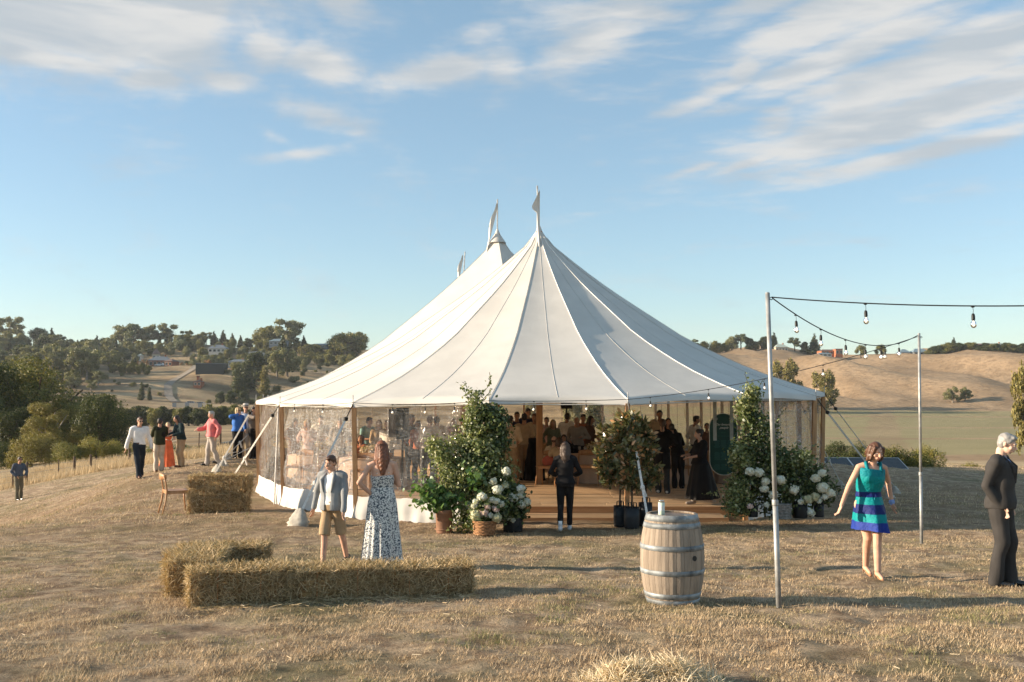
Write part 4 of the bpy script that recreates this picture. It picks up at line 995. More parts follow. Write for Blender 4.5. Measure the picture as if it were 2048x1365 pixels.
HC = {'brown': ((.05, .022, .012), (.16, .065, .028)), 'dark': ((.012, .008, .006), (.04, .022, .014)), 'blond': ((.32, .20, .09), (.58, .40, .20)), 'grey': ((.22, .21, .20), (.46, .44, .41)), 'auburn': ((.07, .022, .01), (.26, .085, .03)), 'darkblond': ((.03, .016, .009), (.11, .055, .028))}
def person(name, loc, yaw, H, label, sex='m', tone='light', group=None, vox=.014, lean=(0, 0), handL=None, handR=None, elbL=(.5, .6, -.3), elbR=(-.5, .6, -.3),
           footL=(.10, 0), footR=(-.10, 0), kneeL=(0, -1, 0), kneeR=(0, -1, 0), liftL=0, liftR=0, hip=None, head=(0, 0, 0), hair=('short', 'brown'), top=None, sleeve='long', bottom=None, skirt=None, jacket=None, shoes=None,
           sun_glasses=False, hat=None, bulk=1.0, face=False, belt=None, fingers=False, collar=None, pitchL=0, pitchR=0, bust=None, tuck=False, gaze=True, cat='person', shins=True, seat=False):
    """figure faces -Y at yaw 0, its left hand is at +X; all joints are given for a body 1.75 m tall"""
    S = H / 1.75; root = empty(name, loc, label, cat, group, yaw); root.scale = (S, S, S)
    fem = sex == 'f'; hipz = (hip[2] if hip else .956); hx = (hip[0] if hip else 0); hy = (hip[1] if hip else 0)
    pel = Vector((hx, hy, hipz)); Ls = Vector((lean[0], lean[1], 0))
    def sp(f): # along the spine, 0 pelvis .. 1 neck base
        return pel + Vector((Ls.x * f, Ls.y * f * abs(f) ** .1, .50 * f * math.cos(min(1.2, Ls.length * 1.0))))
    tilt = Matrix.Rotation(Ls.y * 1.3 * -1 if Ls.y else 0, 3, 'X') @ Matrix.Rotation(Ls.x * 1.3, 3, 'Y')
    nb = sp(1.0); chest = sp(.72)
    sw = (.165 if fem else .19) * (1 + (bulk - 1) * .4)
    shL = sp(.90) + tilt @ Vector((sw, .01, 0)); shR = sp(.90) + tilt @ Vector((-sw, .01, 0))
    hipL = pel + Vector((.088, 0, -.03)); hipR = pel + Vector((-.088, 0, -.03))
    hl = Vector(handL) if handL else Vector((sw + .10, -.02, hipz - .10)) + Ls * .6
    hr_ = Vector(handR) if handR else Vector((-sw - .10, -.02, hipz - .10)) + Ls * .6
    eL, wL = ik(shL, hl, .29, .26, elbL); eR, wR = ik(shR, hr_, .29, .26, elbR)
    aL = Vector((footL[0], footL[1], .085 + liftL)); aR = Vector((footR[0], footR[1], .085 + liftR))
    kL, aL = ik(hipL, aL, .425, .425, kneeL); kR, aR = ik(hipR, aR, .425, .425, kneeR)
    hyaw, hpit, hrol = head; HM = Matrix.Rotation(R(hyaw), 3, 'Z') @ Matrix.Rotation(R(hpit), 3, 'X') @ Matrix.Rotation(R(hrol), 3, 'Y')
    hb = nb + tilt @ Vector((0, -.012, .055)); hc = hb + HM @ Vector((0, -.018, .125))
    hs = 1.0
    def torso(B_, e, z0=-.14, z1=1.0, waist=True, flare=0, caps=True):
        rr = []
        tab = [(-.16, .150, .108), (-.06, .168 if fem else .158, .118 if fem else .112), (.02, .165 if fem else .155, .115), (.14, .142 if fem else .148, .102), (.28, .126 if fem else .145, .094), (.45, .138 if fem else .158, .104), (.62, .150 if fem else .172, .118 if fem else .120), (.78, .150 if fem else .176, .112), (.90, .140 if fem else .165, .088), (.97, .085, .065), (1.03, .058, .058)]
        for f, rx, ry in tab:
            if f < z0 - .001 or f > z1 + .001: continue
            k = 1 if f > .5 else (1 + (bulk - 1) * 1.0)
            k2 = 1 + (bulk - 1) * (.9 if f > .5 else 1.5)
            fl = 1 + flare * max(0, (.3 - f))
            c = sp(f) + Vector((0, -.02 * (bulk - 1) * 8 * (1 - abs(f - .3)) if f < .6 else 0, 0))
            rr.append((c, (rx * k + e) * fl, (ry * k2 + e) * fl, tilt if f > .3 else I3))
        B_.loft(rr)
        if fem and z1 > .6:
            for s_ in (-1, 1): B_.ball(sp(.66) + tilt @ Vector((s_ * .062, -.072, 0)), (.058 + e, .052 + e, .06 + e), 10, 8)
        if z1 > .85 and caps:
            B_.cap(shL.lerp(nb, .35), shL, .056 + e, .050 + e); B_.cap(shR.lerp(nb, .35), shR, .056 + e, .050 + e)
    def arm(B_, s, e_, w_, e, upto=1.0, taper=(.052, .041, .030)):
        a, b_, c_ = taper if not fem else (.044, .036, .026)
        B_.cap(s, e_, a + e, b_ + e) if upto >= .5 else B_.cap(s, s.lerp(e_, upto * 2), a + e, a * .9 + e)
        if upto > .5: B_.cap(e_, e_.lerp(w_, (upto - .5) * 2), b_ + e, c_ + e * 1.2)
    def leg(B_, h, k, a, e, upto=1.0, tp_=(.088, .056, .040)):
        th = tp_[0] * (1.0 if fem else 1.0) * (1 + (bulk - 1) * .6)
        B_.cap(h, k, th + e, tp_[1] + e)
        if upto > .5:
            q = k.lerp(a, (upto - .5) * 2); m_ = k.lerp(a, min(.3, (upto - .5) * 1.2)) + Vector((0, .012, 0))
            B_.cap(k, m_, tp_[1] + e, .052 + e); B_.cap(m_, q, .052 + e, tp_[2] + e * 1.25)
    # --- body
    B_ = Body(); k0 = -.004
    torso(B_, k0)
    arm(B_, shL, eL, wL, 0); arm(B_, shR, eR, wR, 0)
    leg(B_, hipL, kL, aL, 0); leg(B_, hipR, kR, aR, 0)
    B_.cap(nb - Vector((0, 0, .03)), hb + Vector((0, 0, .03)), .054 if fem else .060, .050 if fem else .056)
    B_.ball(hc + HM @ Vector((0, .012, .02)), (.074, .092, .092), 16, 12, M=HM)
    B_.ball(hc + HM @ Vector((0, -.025, -.045)), (.056, .066, .068), 14, 10, M=HM)
    B_.ball(hc + HM @ Vector((0, -.052, -.088)), (.030, .026, .022), 10, 8, M=HM)
    B_.cap(hc + HM @ Vector((0, -.088, .008)), hc + HM @ Vector((0, -.108, -.030)), .009, .014, 8)
    B_.cap(hc + HM @ Vector((-.02, -.086, -.062)), hc + HM @ Vector((.02, -.086, -.062)), .010, .010, 8)
    B_.cap(hc + HM @ Vector((-.035, -.080, .022)), hc + HM @ Vector((.035, -.080, .022)), .010, .010, 8)
    for s_ in (-1, 1):
        B_.ball(hc + HM @ Vector((s_ * .077, .008, -.012)), (.010, .020, .032), 8, 6, M=HM)
        B_.ball(hc + HM @ Vector((s_ * .040, -.062, -.030)), (.026, .022, .022), 8, 6, M=HM)
    for w_, e_, side_ in ((wL, eL, 1), (wR, eR, -1)):
        d_ = (w_ - e_).normalized(); up_ = Vector((0, -1, 0)); x_ = d_.cross(up_)
        if x_.length < .2: x_ = d_.cross(Vector((0, 0, 1)))
        x_.normalize(); y_ = x_.cross(d_)
        palm = w_ + d_ * .05
        Mh = Matrix((x_, y_, d_)).transposed()
        B_.ball(palm, (.017, .040, .050), 10, 8, M=Mh)
        for q in range(4):
            o_ = y_ * (.028 - .019 * q); L = (.070, .078, .072, .058)[q]; b0 = palm + o_ + d_ * .035
            b1 = b0 + d_ * L * .5 + x_ * (.010 * -side_); b2 = b1 + d_ * L * .4 + x_ * (.024 * -side_)
            r_ = .0088 if fingers else .011
            B_.cap(b0, b1, r_, r_ * .92, 8); B_.cap(b1, b2, r_ * .92, r_ * .8, 8)
        t0 = palm + y_ * .030 - d_ * .02; t1 = t0 + y_ * .022 + d_ * .035 + x_ * (-side_ * .01); B_.cap(t0, t1, .012, .010, 8); B_.cap(t1, t1 + d_ * .026 + x_ * (-side_ * .008), .010, .0085, 8)
    for a_, pt in ((aL, pitchL), (aR, pitchR)):
        fd = Matrix.Rotation(R(pt), 3, 'X') @ Vector((0, -1, 0)); B_.cap(a_ + Vector((0, .015, -.035)), a_ + fd * .13 + Vector((0, 0, -.05)), .034, .024, 10)
    body = remesh('body', B_.v, B_.f, vox * (.60 if fingers else .85), skin(tone), root, 3)
    # --- shoes
    if shoes:
        for a_, pt in ((aL, pitchL), (aR, pitchR)):
            MS = Matrix.Rotation(R(pt), 3, 'X'); B2 = Body()
            f = lambda x, y, z: a_ + MS @ Vector((x, y, z))
            if shoes[0] == 'heel':
                B2.cap(f(0, .03, -.045), f(0, -.06, -.055), .030, .026, 10); B2.cap(f(0, -.06, -.055), f(0, -.165, -.068), .034, .026, 10)
                B2.tube([f(0, .045, -.03), f(0, .055, -.085 - .05)], [.018, .007], 6)
            else:
                B2.cap(f(0, .04, -.040), f(0, -.08, -.052), .044, .042, 12); B2.cap(f(0, -.08, -.052), f(0, -.165, -.056), .042, .033, 12)
                if shoes[0] in ('trainer', 'boot'): B2.cap(f(0, .0, -.02), f(0, .0, .03), .046, .042, 12)
            so = remesh('shoe', B2.v, B2.f, vox * .75, shoes[1], root, 2)
            if shoes[0] == 'trainer':
                mb = MB(); V = []; 
                for (yy, ww) in ((.08, .03), (.03, .042), (-.08, .046), (-.16, .038), (-.195, .018)):
                    pass
    # --- clothes
    am = .006 + .004 * (vox > .016)
    if bottom:  # trousers or shorts: (material, length fraction, looseness)
        mt, ln, lo = bottom; B2 = Body(); torso(B2, .012 + lo * .3, -.17, .16)
        for h_, k_, a_ in ((hipL, kL, aL), (hipR, kR, aR)):
            if ln < .7: B2.tube([h_ + Vector((0, 0, .06)), h_, k_.lerp(a_, .05)], [.07, .094, .088], 16); continue
            leg(B2, h_, k_, a_ + Vector((0, 0, -.03 if ln > .95 else 0)), .010 + lo, ln, (.088, .060 if ln > .7 else .070, .050 + lo * .3))
        bo = remesh('trousers' if ln > .8 else 'shorts', B2.v, B2.f, vox, mt, root, 4, noise_amp=am * (.5 if lo < .008 else 1), noise_scale=2.2, seed=len(name) + H)
    if skirt:  # (material, hem height, hem radius, number of folds, waist fraction)
        mt, hem, hr2, nf, wf = skirt; n = 96 if vox < .02 else 40; rows_ = 22; V = []
        w0 = sp(wf); rs_ = random.Random(int(H * 1000)); ph = [rs_.uniform(0, 6) for _ in range(4)]
        for i in range(rows_ + 1):
            f = i / rows_; z = w0.z + (hem - w0.z) * f; hipf = math.sin(min(1, (w0.z - z) / .28) * math.pi / 2)
            hz = w0.z - z
            legc = (kL + kR) / 2 if hz > .25 else pel
            c = Vector((w0.x, w0.y, z)).lerp(Vector(((aL.x + aR.x) / 2, (aL.y + aR.y) / 2, z)), f * .8)
            base_x = (.140 + (.044 if fem else .03) * hipf) * (1 + (bulk - 1) * 1.1); rx = base_x + (hr2 - base_x - 0.0) * (max(0, hz - .15) / max(.01, w0.z - hem - .15)) ** 1.15
            ry = rx * (.76 + .16 * f) + abs(aL.y - aR.y) * (.34 if hem > .4 else .42) * f ** .8
            for j in range(n):
                a = 2 * math.pi * j / n
                fo = 1 + (.05 + .05 * f) * f ** .5 * (math.sin(nf * a + ph[0] + .8 * math.sin(3 * a + ph[2])) * .75 + .45 * math.sin((nf * .5) * a + ph[1])) + .012 * math.sin(nf * 2 * a) * (1 - f)
                V.append(c + Vector((math.cos(a) * rx * fo, math.sin(a) * ry * fo, .012 * math.sin(2 * a + ph[3]) * f)))
        Fc = [(i * n + j, i * n + (j + 1) % n, (i + 1) * n + (j + 1) % n, (i + 1) * n + j) for i in range(rows_) for j in range(n)]
        mesh_obj('skirt', V, Fc, mt, root, True)
    if top:  # (material, bottom of the garment as a spine fraction, looseness)
        mt, z0, lo = top; B2 = Body(); torso(B2, .010 + lo, z0, .97 if not bust else bust, flare=.0 if tuck else .12, caps=not (bust or jacket))
        if jacket: sleeve = 'none'
        if sleeve != 'none':
            up = {'long': 1.0, 'elbow': .56, 'short': .36, 'rolled': .62}[sleeve]
            arm(B2, shL, eL, wL, .010 + lo * .8, up); arm(B2, shR, eR, wR, .010 + lo * .8, up)
        to = remesh('top', B2.v, B2.f, vox, mt, root, 3, noise_amp=am * 1.2, noise_scale=2.6, seed=H * 3)
    if bust:   # straps
        mb = MB()
        for s_ in (-1, 1): mb.tube([sp(bust - .08) + tilt @ Vector((s_ * .085, -.095, 0)), sp(.96) + tilt @ Vector((s_ * .095, -.02, .035)), sp(bust - .06) + tilt @ Vector((s_ * .08, .10, 0))], .011 if bust < .85 else .026, 6)
        mb.build('strap', (top or skirt)[0], root, True)
    if jacket:  # (material, lining/shirt gap shows: open width)
        mt, op = jacket; B2 = Body()
        torso(B2, .026, -.16, .99, flare=.16)
        arm(B2, shL, eL, wL, .014, .98); arm(B2, shR, eR, wR, .014, .98)
        jo = remesh('jacket', B2.v, B2.f, vox, mt, root, 3, noise_amp=am * 1.1, noise_scale=2.4, seed=H * 5)
        if op:  # cut the front open: the faces in a tapering strip are removed
            bm = bmesh.new(); bm.from_mesh(jo.data); kill = []
            z1 = sp(1.0).z; z0 = sp(-.16).z
            for f_ in bm.faces:
                c = f_.calc_center_median(); g = (z1 - c.z) / (z1 - z0)
                cx_ = sp(max(0, 1 - g)).x
                wd = op * (1.0 - .35 * min(1, g * 1.2)) if op > .05 else op * max(0, 1 - g * 2.0)
                if c.y < sp(max(0, 1 - g)).y - .03 and abs(c.x - cx_) < wd: kill.append(f_)
            bmesh.ops.delete(bm, geom=kill, context='FACES'); bm.to_mesh(jo.data); bm.free()
            mb = MB()
            for s_ in (-1, 1):
                p0 = sp(.98) + Vector((s_ * .062, -.03, .03)); p1 = sp(.80) + Vector((s_ * (op + .028), -.150 * 1.0, 0)); p2 = sp(.42) + Vector((s_ * max(.012, op * .8), -.142 - .02 * (bulk - 1) * 8, 0))
                mb.tube([p0, p1, p2], [.018, .026, .007], 6)
            mb.build('lapel', mt, root, True)
    if collar:
        mb = MB(); V = []; n = 20
        for i, (r_, dz) in enumerate(((.066, -.015), (.064, .03), (.074, .002))):
            for j in range(n): 
                a = 2 * math.pi * j / n; op_ = .012 if abs(((a / math.pi * 2) % 4) - 3) < .35 else 0
                V.append(nb + tilt @ Vector((math.cos(a) * r_ * 1.05, math.sin(a) * r_ - .005, dz - op_ * 2 - .02 * (math.sin(a) < -.5) * (i == 2))))
        Fc = [(i * n + j, i * n + (j + 1) % n, (i + 1) * n + (j + 1) % n, (i + 1) * n + j) for i in range(2) for j in range(n)]
        mb.add(V, Fc); mb.build('collar', collar, root, True)
    if belt:
        B2 = MB(); c = sp(.10); B2.lathe([(.150, -.018), (.160, -.016), (.160, .016), (.150, .018)], 28, (0, 0, 0))
        o = B2.build('belt', belt, root, True, c); o.scale = (1.03 * (1 + (bulk - 1)), .80 * (1 + (bulk - 1) * 1.4), 1)
    # --- hair, face
    style, hcn = hair; hm = hairm(hcn, *HC[hcn]); B2 = Body(); Hq = lambda x, y, z: hc + HM @ Vector((x, y, z))
    if style == 'bald': B2.ball(Hq(0, .045, -.01), (.076, .060, .055), 14, 10, M=HM)
    else:
        B2.ball(Hq(0, .020, .034), (.081, .094, .086), 18, 12, M=HM); B2.ball(Hq(0, .042, -.01), (.078, .066, .075), 14, 10, M=HM)
        if style in ('short', 'curly'): B2.ball(Hq(0, -.035, .085), (.058, .048, .030), 12, 8, M=HM)
    if style == 'bob':
        for s_ in (-1, 1): B2.cap(Hq(s_ * .062, .02, .04), Hq(s_ * .078, .012, -.115), .040, .032, 10); B2.cap(Hq(s_ * .06, -.045, .06), Hq(s_ * .080, -.040, -.09), .024, .018, 8)
        B2.cap(Hq(0, .06, 0), Hq(0, .062, -.11), .07, .055, 12)
    if style in ('long', 'wavy'):
        B2.cap(Hq(0, .055, 0), Hq(0, .085, -.16), .072, .075, 12); B2.cap(Hq(0, .085, -.16), Hq(0, .095, -.34 if style == 'long' else -.27), .075, .045, 12)
        for s_ in (-1, 1): B2.cap(Hq(s_ * .058, .01, .03), Hq(s_ * .082, .04, -.15), .034, .034, 10)
    if style == 'bun': B2.ball(Hq(0, .10, .06), .045)
    if style == 'pony': B2.cap(Hq(0, .10, .03), Hq(0, .13, -.10), .032, .022, 8); B2.cap(Hq(0, .13, -.10), Hq(0, .115, -.22), .022, .010, 8)
    ho = remesh('hair', B2.v, B2.f, vox * .75, hm, root, 2, noise_amp=.003 if style != 'curly' else .008, noise_scale=14)
    if style in ('long', 'wavy', 'bob') and vox < .013:
        rs_ = random.Random(3); mb = MB(); Ls_ = {'long': .40, 'wavy': .30, 'bob': .10}[style]
        for q in range(150 if style != 'bob' else 90):
            a = rs_.uniform(-2.05, 2.05); r0 = .080; x0 = math.sin(a) * r0; y0 = .02 + math.cos(a) * .088
            L = Ls_ * rs_.uniform(.75, 1.08); pts = []; sw_ = rs_.uniform(-.014, .014); wv = rs_.uniform(0, 6)
            for k in range(7):
                f = k / 6; z = .06 - f * (L + .06); rr = 1 + .12 * math.sin(min(1, f * 1.6) * math.pi * .5)
                if style == 'long': rr -= max(0, f - .5) * .55
                wv_ = (.012 if style == 'wavy' else .004) * math.sin(f * (14 if style == 'wavy' else 6) + wv)
                pts.append(Hq(x0 * rr + sw_ * f + wv_, y0 * rr + .03 * f + wv_ * .5, z))
            mb.tube(pts, [.004, .0075, .0085, .0085, .0075, .006, .002], 4, cap=False)
        mb.build('hair_strands', hm, root, True)
    if face:
        for s_ in (-1, 1):
            mb = MB(); mb.ball(Hq(s_ * .031, -.0835, .004), (.0125, .006, .0065), 8, 6, k=0, M=HM); mb.ball(Hq(s_ * .031, -.088, .004), (.0058, .003, .0062), 8, 6, k=1, M=HM)
            mb.build('eye', [mat_white, mat_pupil], root, True)
            mb = MB(); mb.tube([Hq(s_ * .014, -.093, .026), Hq(s_ * .032, -.092, .031), Hq(s_ * .050, -.080, .024)], .0045, 5); mb.build('eyebrow', hm, root)
        mb = MB(); mb.tube([Hq(-.024, -.089, -.064), Hq(0, -.0985, -.062), Hq(.024, -.089, -.064)], [.003, .0058, .003], 6); mb.build('lips', mat_lips, root, True)
    if sun_glasses:
        mb = MB()
        for s_ in (-1, 1): mb.ball(Hq(s_ * .033, -.094, .005), (.026, .006, .019), 10, 6, M=HM); mb.tube([Hq(s_ * .058, -.088, .012), Hq(s_ * .083, 0, .008)], .004, 4)
        mb.tube([Hq(-.012, -.098, .012), Hq(.012, -.098, .012)], .004, 4); mb.build('sunglasses', M['black'], root, True)
    if hat:
        mb = MB(); mb.lathe([(.145, .0), (.15, .008), (.095, .014), (.090, .075), (.07, .10), (.0, .092)], 22, (0, 0, 0)); ob = mb.build('hat', hat, root, True, Hq(0, .012, .058)); ob.rotation_euler = HM.to_euler()
        mb = MB(); mb.lathe([(.0965, .014), (.0975, .03), (.0945, .032)], 22, (0, 0, 0)); ob2 = mb.build('hat_band', M['black'], root, True, Hq(0, .012, .058)); ob2.rotation_euler = HM.to_euler()
    return root, dict(wL=wL, wR=wR, hc=hc, HM=HM, sp=sp, aL=aL, aR=aR, tilt=tilt, S=S, nb=nb)
mat_white = mat('eye_white', (.75, .72, .68), .3, .02); mat_pupil = mat('iris', (.05, .03, .02), .2, .02); mat_lips = mat('lips', (.45, .16, .13), .45, .05)
C_ = lambda nm, c, **k: cloth(nm, c, **k)
white = C_('white_shirt', (.78, .76, .74)); black = C_('black_cotton', (.012, .011, .012)); khaki = C_('khaki_cotton', (.42, .29, .17)); cream = C_('cream_trousers', (.55, .47, .38)); navy = C_('navy_wool', (.02, .028, .04))
leather = mat('brown_leather', (.13, .05, .025), .35, .15, 8, spec=.5); blackl = mat('black_leather', (.012, .011, .011), .22, .1, 8, spec=.6); whites = mat('white_trainer', (.78, .77, .75), .5, .05); greytr = mat('pale_grey_trainer', (.55, .55, .56), .6, .08)
def floral():
    m_ = bpy.data.materials.new('floral_print'); m_.use_nodes = True; t = NT(m_.node_tree); b = t.n['Principled BSDF']; b.inputs['Roughness'].default_value = .8
    pos = t.new('ShaderNodeTexCoord').outputs['Object']; v = t.new('ShaderNodeTexVoronoi', feature='F1'); v.inputs['Scale'].default_value = 58; t.link(pos, v.inputs['Vector'])
    w2 = t.noise(pos, 90, 2, .6); r = t.m('ADD', v.outputs['Distance'], t.m('MULTIPLY', t.m('SUBTRACT', w2, .5), .5))
    flower = t.m('MULTIPLY', t.ramp(r, .58, .50), t.ramp(r, .13, .17)); 
    v2 = t.new('ShaderNodeTexVoronoi', feature='F1'); v2.inputs['Scale'].default_value = 130; t.link(pos, v2.inputs['Vector'])
    c = t.mix(flower, (.045, .06, .085), (.74, .73, .69)); c = t.mix(t.m('MULTIPLY', t.ramp(v2.outputs['Distance'], .26, .2), .7), c, (.62, .64, .62)); t.link(c, b.inputs['Base Color']); return m_
def striped():
    m_ = bpy.data.materials.new('blue_green_stripes'); m_.use_nodes = True; t = NT(m_.node_tree); b = t.n['Principled BSDF']; b.inputs['Roughness'].default_value = .62; b.inputs['Specular IOR Level'].default_value = .25
    z = t.sep(t.new('ShaderNodeTexCoord').outputs['Object'])[2]; teal, blue, navy_ = (.0, .24, .25), (.012, .035, .24), (.008, .018, .12)
    c = t.mix(t.ramp(z, .728, .732), blue, teal)
    for (z0, col) in ((.83, navy_), (.945, teal), (1.035, navy_), (1.10, teal), (1.30, (.0, .20, .24))): c = t.mix(t.ramp(z, z0 - .003, z0 + .003), c, col)
    t.link(c, b.inputs['Base Color']); t.link(t.bump(t.noise(t.new('ShaderNodeTexCoord').outputs['Object'], 11, 4, .6), .9, .04), b.inputs['Normal']); return m_
M['floral'] = floral(); M['stripes'] = striped()
suit = C_('charcoal_suit', (.048, .044, .042)); greyj = C_('grey_linen', (.27, .275, .28), bump=.5); bluesh = C_('blue_shirt', (.16, .26, .52))
def g_at(px, py, d): p = at(px, py, d); return Vector((p.x, p.y, gz(p.x, p.y) + .0))
yawc = lambda px: math.atan2(-(px - CX), F) # turn so that yaw 0 faces the camera
# boy in the grey jacket, walking to the left of the picture
v = .0115
boy, J = person('person', g_at(664, 1128, 13.3), yawc(664) + R(-32), 1.47, 'boy in a grey jacket, white shirt and khaki shorts walking behind the bales', tone='light', vox=v, lean=(.0, -.02), head=(-8, 16, 6), hair=('short', 'brown'),
   handL=(.30, -.16, .86), elbL=(.8, .5, -.2), handR=(-.33, -.02, .90), elbR=(-.6, .7, 0), footL=(.08, .30), footR=(-.08, -.14), pitchL=22, liftL=.03, top=(white, -.05, .004), bottom=(khaki, .56, .010), jacket=(greyj, .085), shoes=('shoe', blackl), face=True, fingers=True, collar=white, bulk=1.09)
# woman in the long floral dress, seen from behind
wom, J = person('person', g_at(764, 1130, 13.3), yawc(764) + R(186), 1.66, 'woman with long brown hair in a long floral dress, hand on her hip', 'f', 'light', vox=v, head=(0, 8, 0), hair=('long', 'auburn'), lean=(.01, -.01),
   handL=(.15, .02, 1.0), elbL=(.9, .35, -.05), handR=(-.12, -.22, 1.22), elbR=(-.35, .3, -.9), footL=(.1, 0), footR=(-.1, 0), skirt=(M['floral'], .03, .285, 15, .30), top=(M['floral'], .20, .004), sleeve='none', bust=.74, shoes=('shoe', leather), fingers=True, bulk=1.06)
# woman in the striped dress walking to the left
wm2, J = person('person', g_at(1738, 1147, 12.55), yawc(1738) + R(24), 1.70, 'woman walking in a short turquoise and blue striped dress and high heels', 'f', 'light', vox=v, head=(8, 20, 4), hair=('bob', 'brown'), lean=(.03, -.10),
   handR=(-.42, -.14, .90), elbR=(-.6, .5, -.3), handL=(.36, .08, .95), elbL=(.5, .8, -.2), footR=(.03, .16), footL=(-.01, -.28), liftR=.05, liftL=.05, pitchR=16, pitchL=14, skirt=(M['stripes'], .62, .205, 7, .28), top=(M['stripes'], .14, .016), sleeve='none', bust=.91, shoes=('heel', mat('tan_heels', (.42, .20, .10), .35, .08)), face=True, fingers=True)
wst = mat('blue_glove', (.25, .38, .72), .7, .1); mb = MB(); mb.ball(J['wL'], (.038, .038, .045), 10, 8); mb.build('wrist_support', wst, wm2, True)
mb = MB(); mb.ball(J['hc'] + J['HM'] @ Vector((-.082, -.012, -.055)), (.007, .018, .018), 10, 8); mb.build('earring', mat_white, wm2, True)
mb = MB(); mb.tube([Vector((.03, -.175, 1.06)), Vector((.045, -.195, .98)), Vector((.03, -.20, .88))], .006, 5); mb.tube([Vector((.03, -.175, 1.06)), Vector((.0, -.195, 1.0)), Vector((.03, -.2, .95))], .006, 5); mb.build('waist_tie', M['stripes'], wm2)
# older man in the grey suit, looking down
man, J = person('person', g_at(2004, 1164, 11.85), yawc(2004) + R(80), 1.80, 'white haired older man in a charcoal suit with hands in his pockets', 'm', 'pale', vox=.0125, head=(0, 22, 0), hair=('short', 'grey'), lean=(0, -.02), bulk=1.10,
   handL=(.15, -.04, .93), elbL=(.5, .9, 0), handR=(-.165, -.03, .92), elbR=(-.4, .9, -.1), footL=(.08, -.07), footR=(-.10, .05), top=(bluesh, -.05, .003), bottom=(suit, 1.0, .012), jacket=(suit, .045), shoes=('shoe', blackl), face=True, fingers=True, collar=C_('pale_blue_collar', (.42, .50, .66)))
mb = MB(); mb.beam(J['sp'](.97) + Vector((0, -.075, .0)), J['sp'](.40) + Vector((0, -.150, 0)), .055, .012, (0, 1, 0)); mb.build('tie', navy, man)
# staff woman in black walking away toward the deck
stf, J = person('person', g_at(1131, 1063, 18.7), yawc(1131) + R(180), 1.66, 'staff woman in black walking away with wavy ponytail and white socks', 'f', 'light', vox=.0125, head=(0, 4, 0), hair=('wavy', 'darkblond'),
   handL=(.20, -.28, 1.08), elbL=(.6, .5, -.5), handR=(-.20, -.28, 1.08), elbR=(-.6, .5, -.5), footL=(.10, .14), footR=(-.08, -.14), liftL=.03, pitchL=-18, top=(black, -.10, .008), bottom=(black, .93, -.002), shoes=('trainer', greytr), bulk=1.06)
mb = MB(); mb.tube([J['aL'] + Vector((0, 0, .0)), J['aL'] + Vector((0, -.01, .10))], [.045, .043], 10); mb.tube([J['aR'], J['aR'] + Vector((0, -.01, .10))], [.045, .043], 10); mb.build('socks', whites, stf, True)
# woman in the long black skirt, facing left
blk, J = person('person', g_at(1400, 1014, 21.9) if False else Vector((at(1402, 1014, 21.7).x, 21.7, DECK_Z)), yawc(1402) + R(-62), 1.63, 'woman in a loose black top and long black skirt stepping along the deck edge', 'f', 'light', vox=.014, head=(-8, 6, 0), hair=('bun', 'dark'), bulk=1.16,
   handL=(.10, -.33, 1.10), elbL=(.6, .5, -.6), handR=(-.12, -.33, 1.14), elbR=(-.6, .5, -.6), footL=(.08, .28), footR=(-.08, -.16), liftL=.03, pitchL=-22, skirt=(C_('black_satin', (.010, .009, .009), rough=.6, spec=.2), .13, .235, 9, .22), top=(black, -.06, .022), sleeve='elbow', shoes=('trainer', C_('beige_shoe', (.52, .44, .38))))
# guests outside at the left
v = .017
person('person', g_at(277, 957, 29.5), yawc(277) + R(8), 1.80, 'man in a white shirt, dark trousers and sunglasses strolling on the lawn', 'm', 'light', vox=v, head=(12, 6, 0), hair=('short', 'darkblond'), handL=(.34, -.02, .86), handR=(-.34, .02, .88), footL=(.10, .28), footR=(-.02, -.20), liftL=.05, pitchL=24, kneeL=(0, -1, 0), top=(white, -.03, .014), tuck=True, bottom=(navy, 1.0, .008), shoes=('shoe', leather), sun_glasses=True, belt=leather)
person('person', g_at(318, 941, 33), yawc(318) + R(200), 1.76, 'man in a dark green jacket and cream trousers with his back turned', 'm', 'tan', vox=v, head=(-40, 4, 0), hair=('short', 'dark'), handL=(.02, -.30, 1.20), elbL=(.8, .4, -.5), handR=(-.10, -.30, 1.18), elbR=(-.8, .3, -.4), top=(black, -.1, .01), jacket=(C_('bottle_green_jacket', (.035, .04, .02)), 0), bottom=(cream, 1.0, .014), shoes=('shoe', leather))
person('person', g_at(334, 939, 33.7), yawc(334) + R(10), 1.58, 'blonde woman in a long coral orange dress', 'f', 'light', vox=v, head=(0, 5, 0), hair=('bun', 'blond'), handL=(.12, -.28, 1.12), handR=(-.10, -.28, 1.12), top=(C_('coral_cloth', (.85, .20, .09)), .1, .01), sleeve='none', bust=.8, skirt=(C_('coral_cloth', (.85, .20, .09)), .12, .27, 9, .25), shoes=('trainer', whites))
person('person', g_at(362, 938, 33.2), yawc(362) + R(-65), 1.72, 'long haired person in a dark teal jumper and khaki trousers leaning in to talk', 'm', 'tan', vox=v, head=(0, 14, 0), lean=(0, -.13), hair=('wavy', 'dark'), handL=(.16, -.34, 1.10), handR=(-.16, -.34, 1.08), top=(C_('dark_teal_jumper', (.018, .035, .04)), -.1, .022), bottom=(C_('tan_chinos', (.40, .28, .17)), 1.0, .014), shoes=('shoe', leather))
